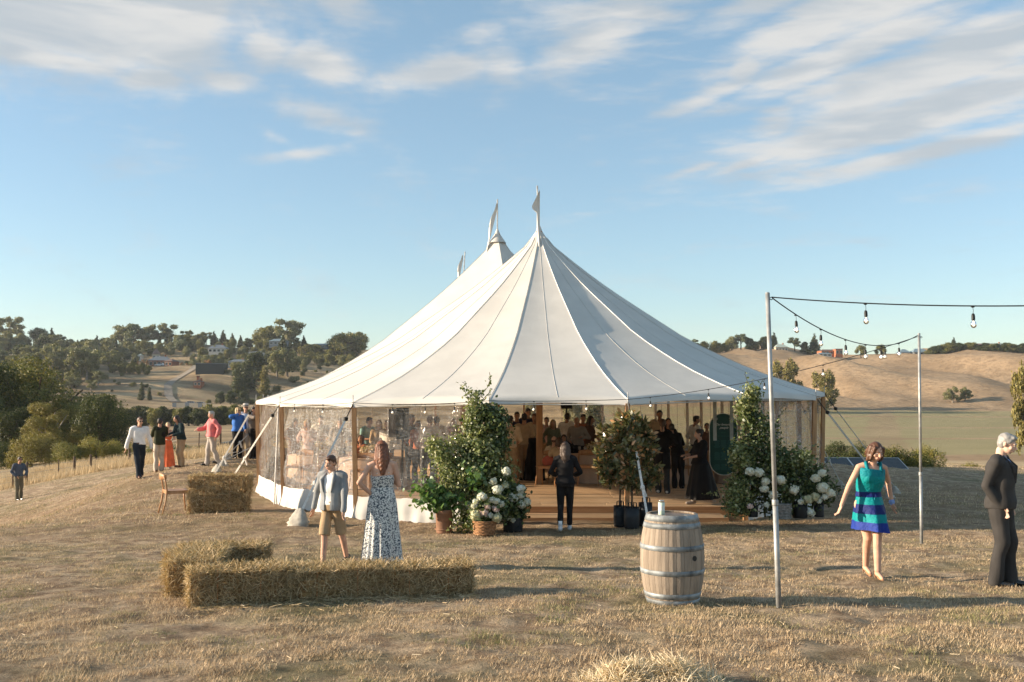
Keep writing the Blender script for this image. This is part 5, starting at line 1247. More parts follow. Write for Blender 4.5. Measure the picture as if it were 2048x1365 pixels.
person('person', g_at(423, 929, 32.4), yawc(423) + R(-72), 1.76, 'grey haired man in a pink shirt and pale trousers holding a drink', 'm', 'light', vox=v, head=(0, 4, 0), hair=('short', 'grey'), bulk=1.1, handL=(.28, .06, .95), handR=(-.24, -.36, 1.16), footL=(.1, .20), footR=(-.1, -.12), pitchL=-20, liftL=.03, top=(C_('pink_linen', (.66, .20, .20)), -.15, .026), bottom=(C_('pale_grey_trousers', (.42, .37, .33)), 1.0, .014), shoes=('shoe', blackl))
person('person', g_at(474, 917, 34.5), yawc(474) + R(25), 1.76, 'blonde person in a bright blue shirt and sunglasses sipping a drink', 'f', 'light', vox=v, head=(25, -2, 0), hair=('bob', 'blond'), bulk=1.1, handR=(-.10, -.22, 1.50), elbR=(-1, .1, -.3), handL=(.30, .05, 1.0), top=(C_('royal_blue_shirt', (.055, .17, .50)), -.08, .022), bottom=(black, 1.0, .008), shoes=('shoe', blackl), sun_glasses=True)
person('person', g_at(490, 915, 35.2), yawc(490) + R(-8), 1.86, 'man in a pale grey hat, sunglasses and light blue shirt behind the blue shirted guest', 'm', 'light', vox=v, hair=('short', 'grey'), head=(10, 2, 0), handL=(.2, -.3, 1.1), top=(C_('light_blue_shirt', (.50, .56, .68)), -.05, .016), sleeve='rolled', bottom=(C_('stone_chinos', (.40, .33, .26)), 1.0, .012), shoes=('shoe', leather), sun_glasses=True, hat=C_('grey_felt', (.48, .44, .40)))
person('person', g_at(505, 914, 34.5), yawc(505) + R(60), 1.80, 'dark haired man in a grey brown shirt drinking at the tent corner', 'm', 'tan', vox=v, hair=('short', 'dark'), head=(0, 0, 0), handR=(-.08, -.26, 1.46), elbR=(-1, .2, -.3), handL=(.12, -.3, 1.14), top=(C_('taupe_shirt', (.20, .165, .14)), -.08, .014), bottom=(black, 1.0, .012), shoes=('shoe', blackl))
person('person', g_at(36, 1000, 40.5), yawc(36) + R(28), 1.74, 'man in a slate shirt, olive trousers and sunglasses alone on the far slope', 'm', 'tan', vox=v, hair=('short', 'dark'), head=(8, 2, 0), lean=(.03, .03), handR=(-.18, -.14, 1.0), elbR=(-.8, .5, -.2), handL=(.20, -.14, 1.0), elbL=(.9, .5, -.2), footL=(.14, .06), footR=(-.10, -.10), top=(C_('slate_shirt', (.075, .09, .12)), 0, .012), tuck=True, bottom=(C_('olive_trousers', (.16, .14, .095)), 1.0, .012), shoes=('shoe', blackl), sun_glasses=True, belt=blackl)
# ---------------------------------------------------------------- straw and hay bales
M['hay'] = mat('hay_body', (.46, .30, .14), .95, .25, 14, 1.0, 30, .1, col2=(.20, .12, .055), bdist=.04, objr=.2)
M['straw'] = leaf_mat('straw_stalks', (.46, .33, .16), (.80, .64, .40), (.28, .20, .09), .15, .6, .3)
M['hay_stalk'] = leaf_mat('hay_stalks', (.34, .235, .12), (.74, .57, .35), (.25, .18, .08), .15, .7, .2)
M['twine'] = mat('baling_twine', (.50, .24, .10), .8, .1)
def stalks(name, P, Nn, L, wd, m_, rs, parent, out=.35, kind='stuff'):
    n = len(P); T = rs.normal(size=(n, 3)); T -= Nn * np.sum(T * Nn, 1)[:, None]; T /= np.linalg.norm(T, axis=1)[:, None]
    D = T * (1 - out * rs.uniform(0, 1, n))[:, None] + Nn * (out * rs.uniform(-.15, 1.2, n) ** 2)[:, None]; D /= np.linalg.norm(D, axis=1)[:, None]
    S_ = np.cross(D, rs.normal(size=(n, 3))); S_ /= np.linalg.norm(S_, axis=1)[:, None]
    l = (L * rs.uniform(.4, 1.3, n))[:, None]; w_ = (wd * rs.uniform(.6, 1.2, n))[:, None]
    c = (T * rs.uniform(-.2, .5, n)[:, None] + Nn * rs.uniform(-.1, .25, n)[:, None]) * l * .5
    mid = P + D * l * .5 + c * .3; A_ = P - D * l * .15; B_ = P + D * l
    V = np.stack([A_ - S_ * w_ / 2, A_ + S_ * w_ / 2, mid + S_ * w_ / 2, mid - S_ * w_ / 2, B_ + S_ * w_ / 3, B_ - S_ * w_ / 3], 1).reshape(-1, 3)
    Fc = (np.arange(n)[:, None, None] * 6 + np.array([[0, 1, 2, 3], [3, 2, 4, 5]])[None]).reshape(-1, 4)
    o = mesh_obj(name, V, Fc, m_, parent)
    if kind: tag(o, None, None, None, kind)
    return o
def bale(loc, rz, L, label, seed, n=5200, w_=.46, h=.40, tilt=0):
    e = empty('hay_bale', loc, label, 'hay bale', 'small square hay bales', rz); e.rotation_euler = (tilt, 0, rz); rs_ = np.random.RandomState(seed)
    bm = bmesh.new(); bmesh.ops.create_cube(bm, size=1); bmesh.ops.scale(bm, vec=(L, w_, h), verts=bm.verts); bmesh.ops.translate(bm, vec=(0, 0, h / 2), verts=bm.verts)
    bmesh.ops.bevel(bm, geom=bm.edges[:], offset=.085, segments=4, affect='EDGES'); bmesh.ops.subdivide_edges(bm, edges=[x for x in bm.edges if x.calc_length() > .2], cuts=14, use_grid_fill=True)
    bmesh.ops.triangulate(bm, faces=bm.faces[:])
    for v_ in bm.verts:
        q = v_.co; k = mnoise.noise(q * 9 + Vector((seed, 0, 0))) * .020 + mnoise.noise(q * 3.2 + Vector((0, 0, seed))) * .035 + mnoise.noise(q * 26 + Vector((0, seed, 0))) * .010
        pin = .014 * sum(math.exp(-((q.x - s_ * L * .22) / .03) ** 2) for s_ in (-1, 1))
        flake = .006 * math.sin(q.x * 60 + seed)
        d_ = Vector((0, q.y, q.z - h / 2)).normalized() if abs(q.x) < L * .47 else Vector((math.copysign(1, q.x), 0, 0))
        v_.co = q + d_ * (k - pin + flake)
    me = bpy.data.meshes.new('bale_body'); bm.to_mesh(me); bm.free(); me.materials.append(M['hay'])
    b = bpy.data.objects.new('bale_body', me); COL.objects.link(b); b.parent = e
    P = []; Nn = []
    for (a_, nn) in ((w_ * L, (0, 0, 1)), (L * h, (0, -1, 0)), (L * h, (0, 1, 0)), (w_ * h, (-1, 0, 0)), (w_ * h, (1, 0, 0))):
        k = int(n * a_ / (w_ * L + 2 * L * h + 2 * w_ * h)); u = rs_.uniform(-.5, .5, (k, 2))
        if nn[2]: q = np.stack([u[:, 0] * L, u[:, 1] * w_, np.full(k, h)], 1)
        elif nn[1]: q = np.stack([u[:, 0] * L, np.full(k, nn[1] * w_ / 2), h * (.5 + u[:, 1])], 1)
        else: q = np.stack([np.full(k, nn[0] * L / 2), u[:, 0] * w_, h * (.5 + u[:, 1])], 1)
        P.append(q); Nn.append(np.tile(nn, (k, 1)))
    P = np.concatenate(P); Nn = np.concatenate(Nn).astype(float)
    stalks('straw', P, Nn, .098, .0055, M['hay_stalk'], rs_, e, .52)
    for s_ in (-1, 1):
        mb = MB(); x = s_ * L * .22; r = .012; mb.tube([(x, -w_ / 2 - .004, .01), (x, -w_ / 2 - .004, h - .02), (x, -w_ / 2 + .03, h + .003), (x, w_ / 2 - .03, h + .003), (x, w_ / 2 + .004, h - .02), (x, w_ / 2 + .004, .01)], .0055, 4)
        mb.build('twine', M['twine'], e)
    return e
def gp_(px, py, d, dz=0): p = at(px, py, d); return Vector((p.x, p.y, gz(p.x, p.y) - .015 + dz))
a0 = math.atan2(.75, 2.85)
q0 = gp_(376, 1225, 10.02); q1 = gp_(948, 1192, 10.85); L = (q1 - q0).length / 3; dirv = (q1 - q0).normalized(); rz = math.atan2(dirv.y, dirv.x); bk = Vector((-dirv.y, dirv.x, 0)) * .24
for k, lb in enumerate(('hay bale at the near left end of the front row, its round end facing left', 'middle hay bale of the front row, in front of the boy', 'right hand end hay bale of the front row, in front of the floral dress')):
    c = q0.lerp(q1, (k + .5) / 3) + bk; bale(Vector((c.x, c.y, gz(c.x, c.y) - .02)), rz + (.0, .03, -.02)[k], L * .975, lb, 41 + k, 9000, .46, (.35, .33, .345)[k])
c = gp_(398, 1150, 11.15); bale(c, R(97), .95, 'sunlit hay bale running back from the left end of the front row', 51, 8000, .48, .38)
c = gp_(392, 1150, 12.15); bale(c, R(92), .92, 'pale hay bale at the back corner of the bale seat', 52, 7000, .48, .37)
c = gp_(482, 1136, 12.7); bale(c, R(2), .62, 'short dark faced hay bale at the back of the bale seat', 53, 6000, .46, .36)
c = gp_(438, 1032, 22.4); bale(c, R(3), 1.26, 'lower one of the two stacked hay bales beside the wooden chair', 54, 5000, .5, .42)
bale(c + Vector((.02, .03, .425)), R(-2), 1.30, 'upper one of the two stacked hay bales beside the wooden chair', 55, 5000, .5, .40)
# loose straw heap in the foreground
rs_ = np.random.RandomState(9); hp = gp_(1302, 1392, 6.75); n = 9500
u = rs_.normal(size=(n, 2)) * np.array([.24, .17]); u = u[np.abs(u[:, 0]) < .52]; lump = .11 * np.exp(-((u[:, 0] + .19) / .16) ** 2) + .12 * np.exp(-((u[:, 0] - .2) / .15) ** 2) + .07 * np.exp(-(u[:, 0] / .3) ** 2)
z = lump * np.exp(-(u[:, 1] / .24) ** 2) * rs_.uniform(.15, 1.0, len(u)); P = np.stack([u[:, 0], u[:, 1], z], 1); Nn = np.stack([u[:, 0] * 1.0, u[:, 1] - .25, np.full(len(u), .8)], 1); Nn /= np.linalg.norm(Nn, axis=1)[:, None]
M['pale_straw'] = leaf_mat('pale_straw', (.58, .45, .29), (.86, .72, .52), (.40, .30, .18), .2, .5, .4)
o = stalks('straw_heap', P, Nn, .12, .0052, M['pale_straw'], rs_, None, .55); o.location = hp
tag(o, 'loose heap of pale golden straw on the grass at the bottom of the picture', 'straw heap')
th = rs_.uniform(0, 1, 1500); off = rs_.normal(size=1500) * .16
gx = q0.x + (q1.x - q0.x) * th - dirv.y * (off - .05); gy = q0.y + (q1.y - q0.y) * th + dirv.x * (off - .05)
o = stalks('spilled_straw', np.stack([gx, gy, GI(gx, gy) + .012], 1), np.tile([0, 0, 1.0], (1500, 1)), .10, .0045, M['hay_stalk'], rs_, None, .2); tag(o, 'straw spilled around the foot of the hay bales')
# scattered stalks over the lawn
n = 700; d = rs_.uniform(6, 17, n); px = rs_.uniform(-1000, 1000, n); gx = px / F * d; P = np.stack([gx, d, GI(gx, d) + .02], 1)
o = stalks('scattered_straw', P, np.tile([0, 0, 1.0], (n, 1)), .07, .004, M['pale_straw'], rs_, None, .15); tag(o, 'stray straw stalks lying on the lawn')
# ---------------------------------------------------------------- wine barrel
M['oak'] = mat('weathered_oak', (.345, .28, .22), .8, .1, 2.2, .35, 22, .15, stretch=(9, 9, .9), col2=(.25, .20, .155), objr=.06)
M['hoop'] = mat('galvanised_hoop', (.27, .29, .30), .62, .25, 6, .2, 30, .4, .35)
bl = gp_(1345, 1200, 10.45, .01); bar = empty('wine_barrel', bl, 'weathered oak wine barrel with grey metal hoops standing on the lawn', 'barrel')
BH = .915; NS = 26
def brad(z): return .258 + .072 * (1 - ((z / BH - .5) * 2) ** 2)
for k in range(NS):
    a0_ = 2 * math.pi * (k + .02) / NS + .1; a1_ = 2 * math.pi * (k + .98) / NS + .1; V = []; nz = 12; hole = (k == 21)
    for i in range(nz + 1):
        z = BH * i / nz; r = brad(z) 
        for (a_, rr) in ((a0_, r - .0015), ((a0_ + a1_) / 2, r + .0015), (a1_, r - .0015), (a1_, r - .026), (a0_, r - .026)): V.append((rr * math.cos(a_), rr * math.sin(a_), z))
    Fc = [(i * 5 + j, i * 5 + (j + 1) % 5, (i + 1) * 5 + (j + 1) % 5, (i + 1) * 5 + j) for i in range(nz) for j in range(5)] + [(4, 3, 2, 1, 0), tuple(nz * 5 + j for j in range(5))]
    mesh_obj('stave', V, Fc, M['oak'], bar)
for z0, z1 in ((.850, .914), (.778, .832), (.560, .612), (.312, .364), (.075, .128), (.004, .060)):
    mb = MB(); mb.lathe([(brad(z0) + .0005, z0), (brad(z0) + .006, z0 + .002), (brad(z1) + .006, z1 - .002), (brad(z1) + .0005, z1)], 52, cap=False)
    a_ = -1.05; zc = (z0 + z1) / 2; r = brad(zc) + .0065
    for da in (-.10, -.03, .04): mb.ball((r * math.cos(a_ + da), r * math.sin(a_ + da), zc), .006, 6, 4)
    a_ = -1.13; mb.beam((r * math.cos(a_), r * math.sin(a_), z0 + .002), (r * math.cos(a_), r * math.sin(a_), z1 - .002), .004, .004)
    mb.build('hoop', M['hoop'], bar, True)
mb = MB(); mb.lathe([(0, .0), (brad(.9) - .03, .0), (brad(.9) - .03, .03), (0, .03)], 40, (0, 0, .868)); mb.build('barrel_head', mat('barrel_top', (.20, .14, .10), .5, .2, 3, .3, 20, stretch=(8, .8, 1), col2=(.10, .07, .05)), bar)
ah = -.98; rr = brad(.50); mb = MB(); 
bp = Vector((rr * math.cos(ah), rr * math.sin(ah), .49)); nn_ = Vector((math.cos(ah), math.sin(ah), 0))
mb.tube([bp - nn_ * .01, bp + nn_ * .0045], .027, 16); mb.build('bung_hole', M['black'], bar)
mb = MB(); mb.box((-.09, -.05, 0), (.0, .04, .004)); o = mb.build('paper', M['bag'], None, False, bl + Vector((.19, -.03, .900))); tag(o, 'folded brown napkin lying on the barrel top', 'napkin'); o.rotation_euler = (0, 0, .5)
can_top = mat('can_aluminium', (.75, .75, .74), .25, .05, metal=.9); can_m = mat('pale_can_label', (.62, .72, .60), .35, .05)
cn = empty('drinks_can', bl + Vector((-.115, -.06, .898)), 'tall pale green drinks can standing on the barrel', 'can')
mb = MB(); mb.lathe([(.026, 0), (.033, .008), (.033, .135)], 24); mb.build('can_body', can_m, cn, True)
mb = MB(); mb.lathe([(.033, .135), (.0275, .152), (.0285, .156), (.026, .153), (.0, .151)], 24); mb.build('can_lid', can_top, cn, True)
mb = MB(); mb.lathe([(.0333, .05), (.0334, .052), (.0334, .10), (.0333, .102)], 24); mb.build('label_band', mat('white_label_band', (.80, .82, .76), .4, .03), cn, True)
# ---------------------------------------------------------------- chairs
M['chair'] = mat('oiled_chair_wood', (.50, .27, .13), .45, .15, 3, .1, 20, .4, stretch=(4, 4, 1), col2=(.36, .18, .08))
def chair(loc, rz, label, group='wooden dining chairs', cushion=None):
    e = empty('wooden_chair', loc, label, 'chair', group, rz)
    m_ = M['chair']
    mb = MB(); V = []; n = 9
    for i in range(n):
        for j in range(n):
            x = -.23 + .46 * i / (n - 1); y = -.22 + .42 * j / (n - 1); dip = .012 * (1 - (x / .23) ** 2) * (1 - (y / .24) ** 2); V.append((x * (1 - .08 * (j / (n - 1))), y, .465 - dip))
    V += [(v_[0], v_[1], v_[2] - .025) for v_ in V]; N_ = n * n
    Fc = [(i * n + j, (i + 1) * n + j, (i + 1) * n + j + 1, i * n + j + 1) for i in range(n - 1) for j in range(n - 1)]
    Fc += [tuple(N_ + q for q in f[::-1]) for f in Fc]
    ed = [i * n for i in range(n)] + [(n - 1) * n + j for j in range(1, n)] + [i * n + n - 1 for i in range(n - 2, -1, -1)] + [j for j in range(n - 2, 0, -1)]
    Fc += [(ed[q], ed[(q + 1) % len(ed)], ed[(q + 1) % len(ed)] + N_, ed[q] + N_)[::-1] for q in range(len(ed))]
    mb.add(V, Fc); mb.build('seat', m_, e, True)
    for s_ in (-1, 1):
        mb = MB(); mb.tube([(s_ * .235, -.24, 0), (s_ * .215, -.205, .25), (s_ * .205, -.19, .45)], [.011, .016, .018], 8); mb.build('leg', m_, e, True)
        mb = MB(); mb.tube([(s_ * .235, .275, 0), (s_ * .225, .215, .25), (s_ * .215, .19, .46), (s_ * .215, .215, .62), (s_ * .205, .245, .74)], [.011, .016, .018, .016, .015], 8); mb.build('leg', m_, e, True)
        mb = MB(); mb.beam((s_ * .212, -.19, .425), (s_ * .216, .19, .425), .02, .045); mb.build('side_rail', m_, e)
    mb = MB(); mb.beam((-.2, -.19, .425), (.2, -.19, .425), .02, .045); mb.beam((-.2, .185, .425), (.2, .185, .425), .02, .045); mb.build('cross_rail', m_, e)
    V = []; S_ = 18
    for i in range(S_ + 1):
        a = math.pi * (i / S_) ; x = -.225 * math.cos(a); y = .215 + .075 * math.sin(a); hh = .055 + .028 * math.sin(a); zz = .735 + .02 * math.sin(a)
        for (dy, dz) in ((-.010, -hh), (.010, -hh), (.013, 0), (.010, hh * .5), (-.010, hh * .5)): V.append((x, y + dy, zz + dz))
    Fc = [(i * 5 + j, i * 5 + (j + 1) % 5, (i + 1) * 5 + (j + 1) % 5, (i + 1) * 5 + j) for i in range(S_) for j in range(5)] + [(4, 3, 2, 1, 0), tuple(S_ * 5 + j for j in range(5))]
    mb = MB(); mb.add(V, Fc); mb.build('backrest', m_, e, True)
    return e
def chair_copy(src, loc, rz, label):
    c = copy_tree(src); c.location = loc; c.rotation_euler = (0, 0, rz); c['label'] = label; return c
ch0 = chair(gp_(350, 1028, 22.4), R(118), 'empty curved back wooden chair on the lawn beside the stacked bales')
ch0.scale = (1.16, 1.16, 1.16)
# ---------------------------------------------------------------- festoon poles, cables and bulbs
M['galv'] = mat('galvanised_tube', (.38, .385, .38), .55, .15, 6, .1, 40, .5, .4)
def festoon_pole(px0, py0, px1, py1, d, label):
    b = on_ground(px0, py0, d); tp_ = at(px1, py1, d); e = empty('light_pole', b, label, 'pole', 'galvanised poles carrying the festoon lights')
    mb = MB(); v = tp_ - b; mb.tube([(0, 0, -.1), v * .33], .027, 14); mb.build('lower_tube', M['galv'], e, True)
    mb = MB(); mb.tube([v * .33, v], .0225, 14); mb.ball(v, (.024, .024, .012), 12, 6); mb.build('upper_tube', M['galv'], e, True)
    mb = MB(); mb.lathe([(.031, -.03), (.033, -.02), (.033, .02), (.031, .03)], 14, v * .33); mb.build('collar', M['galv'], e, True)
    mb = MB(); w_ = v * .985; mb.tube([w_ + Vector((.02, 0, 0)), w_ + Vector((.04, 0, .008)), w_ + Vector((.055, 0, -.008)), w_ + Vector((.04, 0, -.02)), w_ + Vector((.02, 0, -.01))], .005, 6); mb.build('hook', M['black'], e)
    return b, tp_
b1, t1 = festoon_pole(1558, 1211, 1535, 587, 10.1, 'taller looking galvanised pole nearest the barrel, carrying festoon lights')
b2, t2 = festoon_pole(1843, 1084, 1838, 668, 16.9, 'farther galvanised pole right of the woman in the striped dress')
M['cable'] = mat('black_cable', (.015, .015, .015), .6, .1)
M['glass'] = bpy.data.materials.new('bulb_glass'); M['glass'].use_nodes = True
_t = NT(M['glass'].node_tree); _t.n.clear(); _o = _t.new('ShaderNodeOutputMaterial'); _a = _t.new('ShaderNodeBsdfTransparent'); _a.inputs[0].default_value = (.95, .93, .9, 1); _g = _t.new('ShaderNodeBsdfGlossy'); _g.inputs['Roughness'].default_value = .08
_d = _t.new('ShaderNodeBsdfDiffuse'); _d.inputs[0].default_value = (.85, .80, .74, 1); _m1 = _t.new('ShaderNodeMixShader'); _m1.inputs[0].default_value = .35; _t.link(_a.outputs[0], _m1.inputs[1]); _t.link(_d.outputs[0], _m1.inputs[2])
_m2 = _t.new('ShaderNodeMixShader'); _fr = _t.new('ShaderNodeFresnel'); _fr.inputs[0].default_value = 1.8; _t.link(_fr.outputs[0], _m2.inputs[0]); _t.link(_m1.outputs[0], _m2.inputs[1]); _t.link(_g.outputs[0], _m2.inputs[2]); _t.link(_m2.outputs[0], _o.inputs[0])
M['filament'] = bpy.data.materials.new('lit_filament'); M['filament'].use_nodes = True; _t = NT(M['filament'].node_tree); _b = _t.n['Principled BSDF']; _b.inputs['Emission Color'].default_value = (1, .80, .52, 1); _b.inputs['Emission Strength'].default_value = 2.4
mb = MB(); mb.tube([(0, 0, -.002), (.004, 0, -.04), (0, 0, -.075)], .003, 4); mb.ball((0, 0, 0), (.022, .012, .010), 8, 5); drop_me = mb.build('drop_wire', M['cable']).data
mb = MB(); mb.lathe([(.006, -.07), (.015, -.078), (.019, -.10), (.019, -.135), (.021, -.14), (.0, -.142)], 14); sock_me = mb.build('bulb_socket', M['black'], None, True).data
mb = MB(); mb.lathe([(.011, -.139), (.016, -.150), (.029, -.178), (.031, -.195), (.025, -.215), (.012, -.227), (.0, -.229)], 16); glass_me = mb.build('bulb_glass', M['glass'], None, True).data
mb = MB(); mb.tube([(-.006, 0, -.145), (-.009, 0, -.19), (0, 0, -.20), (.009, 0, -.19), (.006, 0, -.145)], .003, 5); fil_me = mb.build('filament', M['filament']).data
for o in [o for o in COL.objects if o.name in ('drop_wire', 'bulb_socket', 'bulb_glass', 'filament')]: bpy.data.objects.remove(o)
def bulb(p, label, parent=None, s=1.0, rz=0):
    e = empty('festoon_bulb', p, label, 'light bulb', 'festoon bulbs hanging from the black cables', rz); e.scale = (s, s, s); e.rotation_euler = (random.uniform(-.06, .06), random.uniform(-.06, .06), rz)
    for nm, me in (('drop_wire', drop_me), ('socket', sock_me), ('glass', glass_me), ('filament', fil_me)):
        o = bpy.data.objects.new(nm, me); COL.objects.link(o); o.parent = e
def cable(a, b_, sag, ts, name_label, labels, s=.86, n=28):
    f = lambda t_: a.lerp(b_, t_) + Vector((0, 0, -4 * sag * t_ * (1 - t_)))
    mb = MB(); mb.tube([f(i / n) for i in range(n + 1)], .0065, 5); o = mb.build('festoon_cable', M['cable']); tag(o, name_label, 'cable', 'black festoon cables')
    for t_, lb in zip(ts, labels): bulb(f(t_) + Vector((0, 0, -.008)), lb, s=s)
    return f
ring = t1 + Vector((.16, 0, -.055))
far_a = at(2560, 588, 8.0)
cable(t1 + Vector((.04, 0, -.04)), far_a, .095, (.222, .452), 'black cable running off to the right above the striped dress', ('hanging bulb highest in the middle of the right hand cable', 'hanging bulb near the right edge above the white haired man'))
m_ = (t1 + t2) / 2; z_ = at(1728, 683, 13.5).z
cable(t1 + Vector((.05, 0, -.05)), t2 + Vector((-.03, 0, -.03)), m_.z - z_, (.102, .229, .375, .515, .64, .80), 'black cable sagging between the two galvanised poles',
      ('bulb hanging closest to the near pole', 'second bulb from the near pole on the sagging cable', 'third bulb from the near pole on the sagging cable', 'bulb over the two domed trees, at the lowest dip', 'bulb right of the lowest dip of the sagging cable', 'bulb closest to the farther pole on the sagging cable'))
v5 = RIBS[4][1] + Vector((.02, -.12, .02)); mm = (t2 + v5) / 2
cable(t2 + Vector((-.03, 0, -.05)), v5, .16, (.10, .30, .50, .70, .92), 'black cable running from the farther pole down to the tent corner',
      ('bulb low on the tent cable near the farther pole', 'bulb over the pale feathery gully trees', 'bulb among the top leaves of the flower column', 'bulb in front of the canvas above the black skirted woman', 'bulb at the tent corner above the bronze leaved trees'))
v4 = RIBS[3][1] + Vector((0, -.14, -.02)); v3 = RIBS[2][1] + Vector((0, -.14, .0)); v2 = RIBS[1][1] + Vector((-.02, -.14, 0))
cable(v5, v4, .02, (.31, .68), 'black cable along the hem over the entrance', ('lit bulb over the entrance right of the timber pole', 'lit bulb over the entrance just left of the timber pole'))
cable(v4, v3, .05, (.24, .45, .69), 'black cable along the hem above the front clear wall', ('bulb on the front clear wall beside the green column', 'bulb in the middle of the front clear wall', 'bulb at the left part of the front clear wall'))
cable(v3, v2, .04, (.36, .75), 'black cable along the hem of the wrinkled clear wall', ('bulb on the wrinkled wall nearer the boy', 'bulb on the wrinkled wall at its left end'))
# ---------------------------------------------------------------- stock fence at the left
M['post'] = mat('weathered_post', (.13, .09, .06), .9, .2, 4, .4, 12, stretch=(5, 5, 1))
fen = empty('stock_fence', on_ground(150, 953, 56), 'post and wire stock fence along the long grass below the knoll', 'fence')
fp = []
for px, py, d, w_ in [(-60, 1000, 50, .13), (25, 985, 52, .13), (52, 975, 52.5, .14), (116, 962, 54, .06), (148, 955, 56, .15), (181, 946, 57, .13), (258, 932, 58, .14), (356, 914, 50, .16), (397, 910, 52, .06), (440, 908, 54, .12)]:
    p = on_ground(px, py, d); fp.append(p); mb = MB(); h = 1.25 if w_ > .08 else 1.15
    mb.tube([(0, 0, -.3), (.01, 0, h * .5), (.02 * math.sin(px), 0, h - .02), (.02 * math.sin(px), 0, h)], [w_ / 2, w_ / 2, w_ / 2 * .95, w_ / 2 * .8], 9); mb.build('post', M['post'], fen, True, p - fen.location)
for hz in (.35, .65, .95):
    mb = MB(); mb.tube([p + Vector((0, 0, hz)) - fen.location for p in fp], .006, 4); mb.build('wire', M['galv'], fen)
# ---------------------------------------------------------------- vehicles and buildings far off
M['glassy'] = mat('window_glass', (.03, .035, .04), .08, .05, spec=.8)
M['tyre'] = mat('tyre', (.02, .02, .02), .8, .1); M['alloy'] = mat('alloy_wheel', (.55, .55, .56), .3, .05, metal=.7)
def suv(loc, rz, paint, label, L=4.7, name='parked_car'):
    e = empty(name, loc, label, 'car', None, rz); W2 = .92; s = L / 4.7
    prof_ = [(-2.33, .42), (-2.36, .72), (-2.28, .95), (-1.95, 1.04), (-1.25, 1.10), (-.62, 1.60), (-.2, 1.68), (1.45, 1.66), (2.02, 1.52), (2.25, 1.05), (2.33, .85), (2.32, .42), (1.85, .36), (-1.9, .36)]
    V = [(x * s, y_, z * s) for y_ in (-1, 1) for (x, z) in prof_]
    V = [(x, y_ * (W2 - (.16 if z > 1.4 * s else .04 if z > .9 * s else 0)), z) for (x, y_, z) in V]; n = len(prof_)
    Fc = [(i, (i + 1) % n, (i + 1) % n + n, i + n) for i in range(n)] + [tuple(range(n))[::-1], tuple(range(n, 2 * n))]
    me = bpy.data.meshes.new('body'); me.from_pydata(V, [], Fc); bm = bmesh.new(); bm.from_mesh(me); bmesh.ops.recalc_face_normals(bm, faces=bm.faces); bmesh.ops.bevel(bm, geom=bm.edges[:], offset=.045, segments=2, affect='EDGES'); bm.to_mesh(me); bm.free(); me.materials.append(paint)
    o = bpy.data.objects.new('body', me); COL.objects.link(o); o.parent = e
    for y_ in (-1, 1):
        for (q) in ([(-1.05, 1.12), (-.58, 1.55), (.10, 1.60), (.10, 1.12)], [(.16, 1.12), (.16, 1.60), (1.05, 1.59), (1.05, 1.12)], [(1.12, 1.12), (1.12, 1.58), (1.75, 1.50), (1.95, 1.14)]):
            mb = MB(); VV = [(x * s, y_ * (W2 + .006 - (.135 if z > 1.4 else .06)), z * s) for x, z in q]; VV += [(x, y2 - y_ * .03, z) for x, y2, z in VV]
            mb.add(VV, [(0, 1, 2, 3), (7, 6, 5, 4), (0, 4, 5, 1), (1, 5, 6, 2), (2, 6, 7, 3), (3, 7, 4, 0)]); mb.build('window', M['glassy'], e)
        for x in (-1.45, 1.45):
            mb = MB(); c = Vector((x * s, y_ * (W2 - .10), .36)); Mx = Matrix.Translation(c) @ Matrix.Rotation(R(90) * -y_, 4, 'X'); mb.lathe([(.20, -.11), (.34, -.10), (.37, -.05), (.37, .08), (.34, .12), (.25, .12)], 22, (0, 0, 0), M=Mx); w_ = mb.build('wheel', M['tyre'], e, True)
            mb = MB(); mb.lathe([(.25, .10), (.24, .125), (.0, .10)], 18, (0, 0, 0), M=Mx)
            for q in range(5):
                a = 2 * math.pi * q / 5; mb.beam(Mx @ Vector((0, 0, .12)), Mx @ Vector((.24 * math.cos(a), .24 * math.sin(a), .125)), .05, .02)
            mb.build('rim', M['alloy'], w_)
        mb = MB(); mb.box((-2.37 * s, y_ * .62 - .16, .74), (-2.22 * s, y_ * .62 + .16, .90)); mb.build('headlight', M['glass'], e)
        mb = MB(); mb.box((-.95 * s, y_ * .93 - .1, 1.08), (-.80 * s, y_ * .93 + .1, 1.22)); mb.build('mirror', paint, e)
    mb = MB(); mb.add([(-1.28 * s, -.78, 1.14), (-1.28 * s, .78, 1.14), (-.67 * s, .70, 1.59), (-.67 * s, -.70, 1.59)], [(0, 1, 2, 3)]); mb.build('windscreen', M['glassy'], e)
    return e
g_ = on_ground(492, 912, 84); suv(g_ + Vector((0, 0, -.02)), R(8), mat('dark_grey_car_paint', (.05, .06, .065), .25, .03, metal=.5, spec=.6), 'dark grey estate car parked beyond the knoll behind the blue shirted guest')
M['wall_red'] = mat('red_brown_cladding', (.26, .09, .045), .8, .1, 2); M['wall_white'] = mat('pale_render', (.58, .55, .50), .8, .05, 2); M['wall_cream'] = mat('cream_weatherboard', (.50, .42, .32), .8, .05, 2); M['wall_dark'] = mat('dark_green_steel', (.035, .045, .045), .6, .1, 2)
M['wall_orange'] = mat('orange_brick', (.42, .15, .075), .85, .1, 4); M['wall_grey'] = mat('grey_cladding', (.22, .24, .26), .8, .08, 2); M['roof_grey'] = mat('grey_roof', (.16, .18, .20), .6, .08, 4); M['roof_brown'] = mat('brown_roof', (.20, .13, .10), .7, .08, 4); M['roof_pale'] = mat('pale_green_roof', (.40, .45, .40), .6, .08, 4); M['roof_blue'] = mat('blue_grey_roof', (.20, .27, .31), .5, .08, 4)
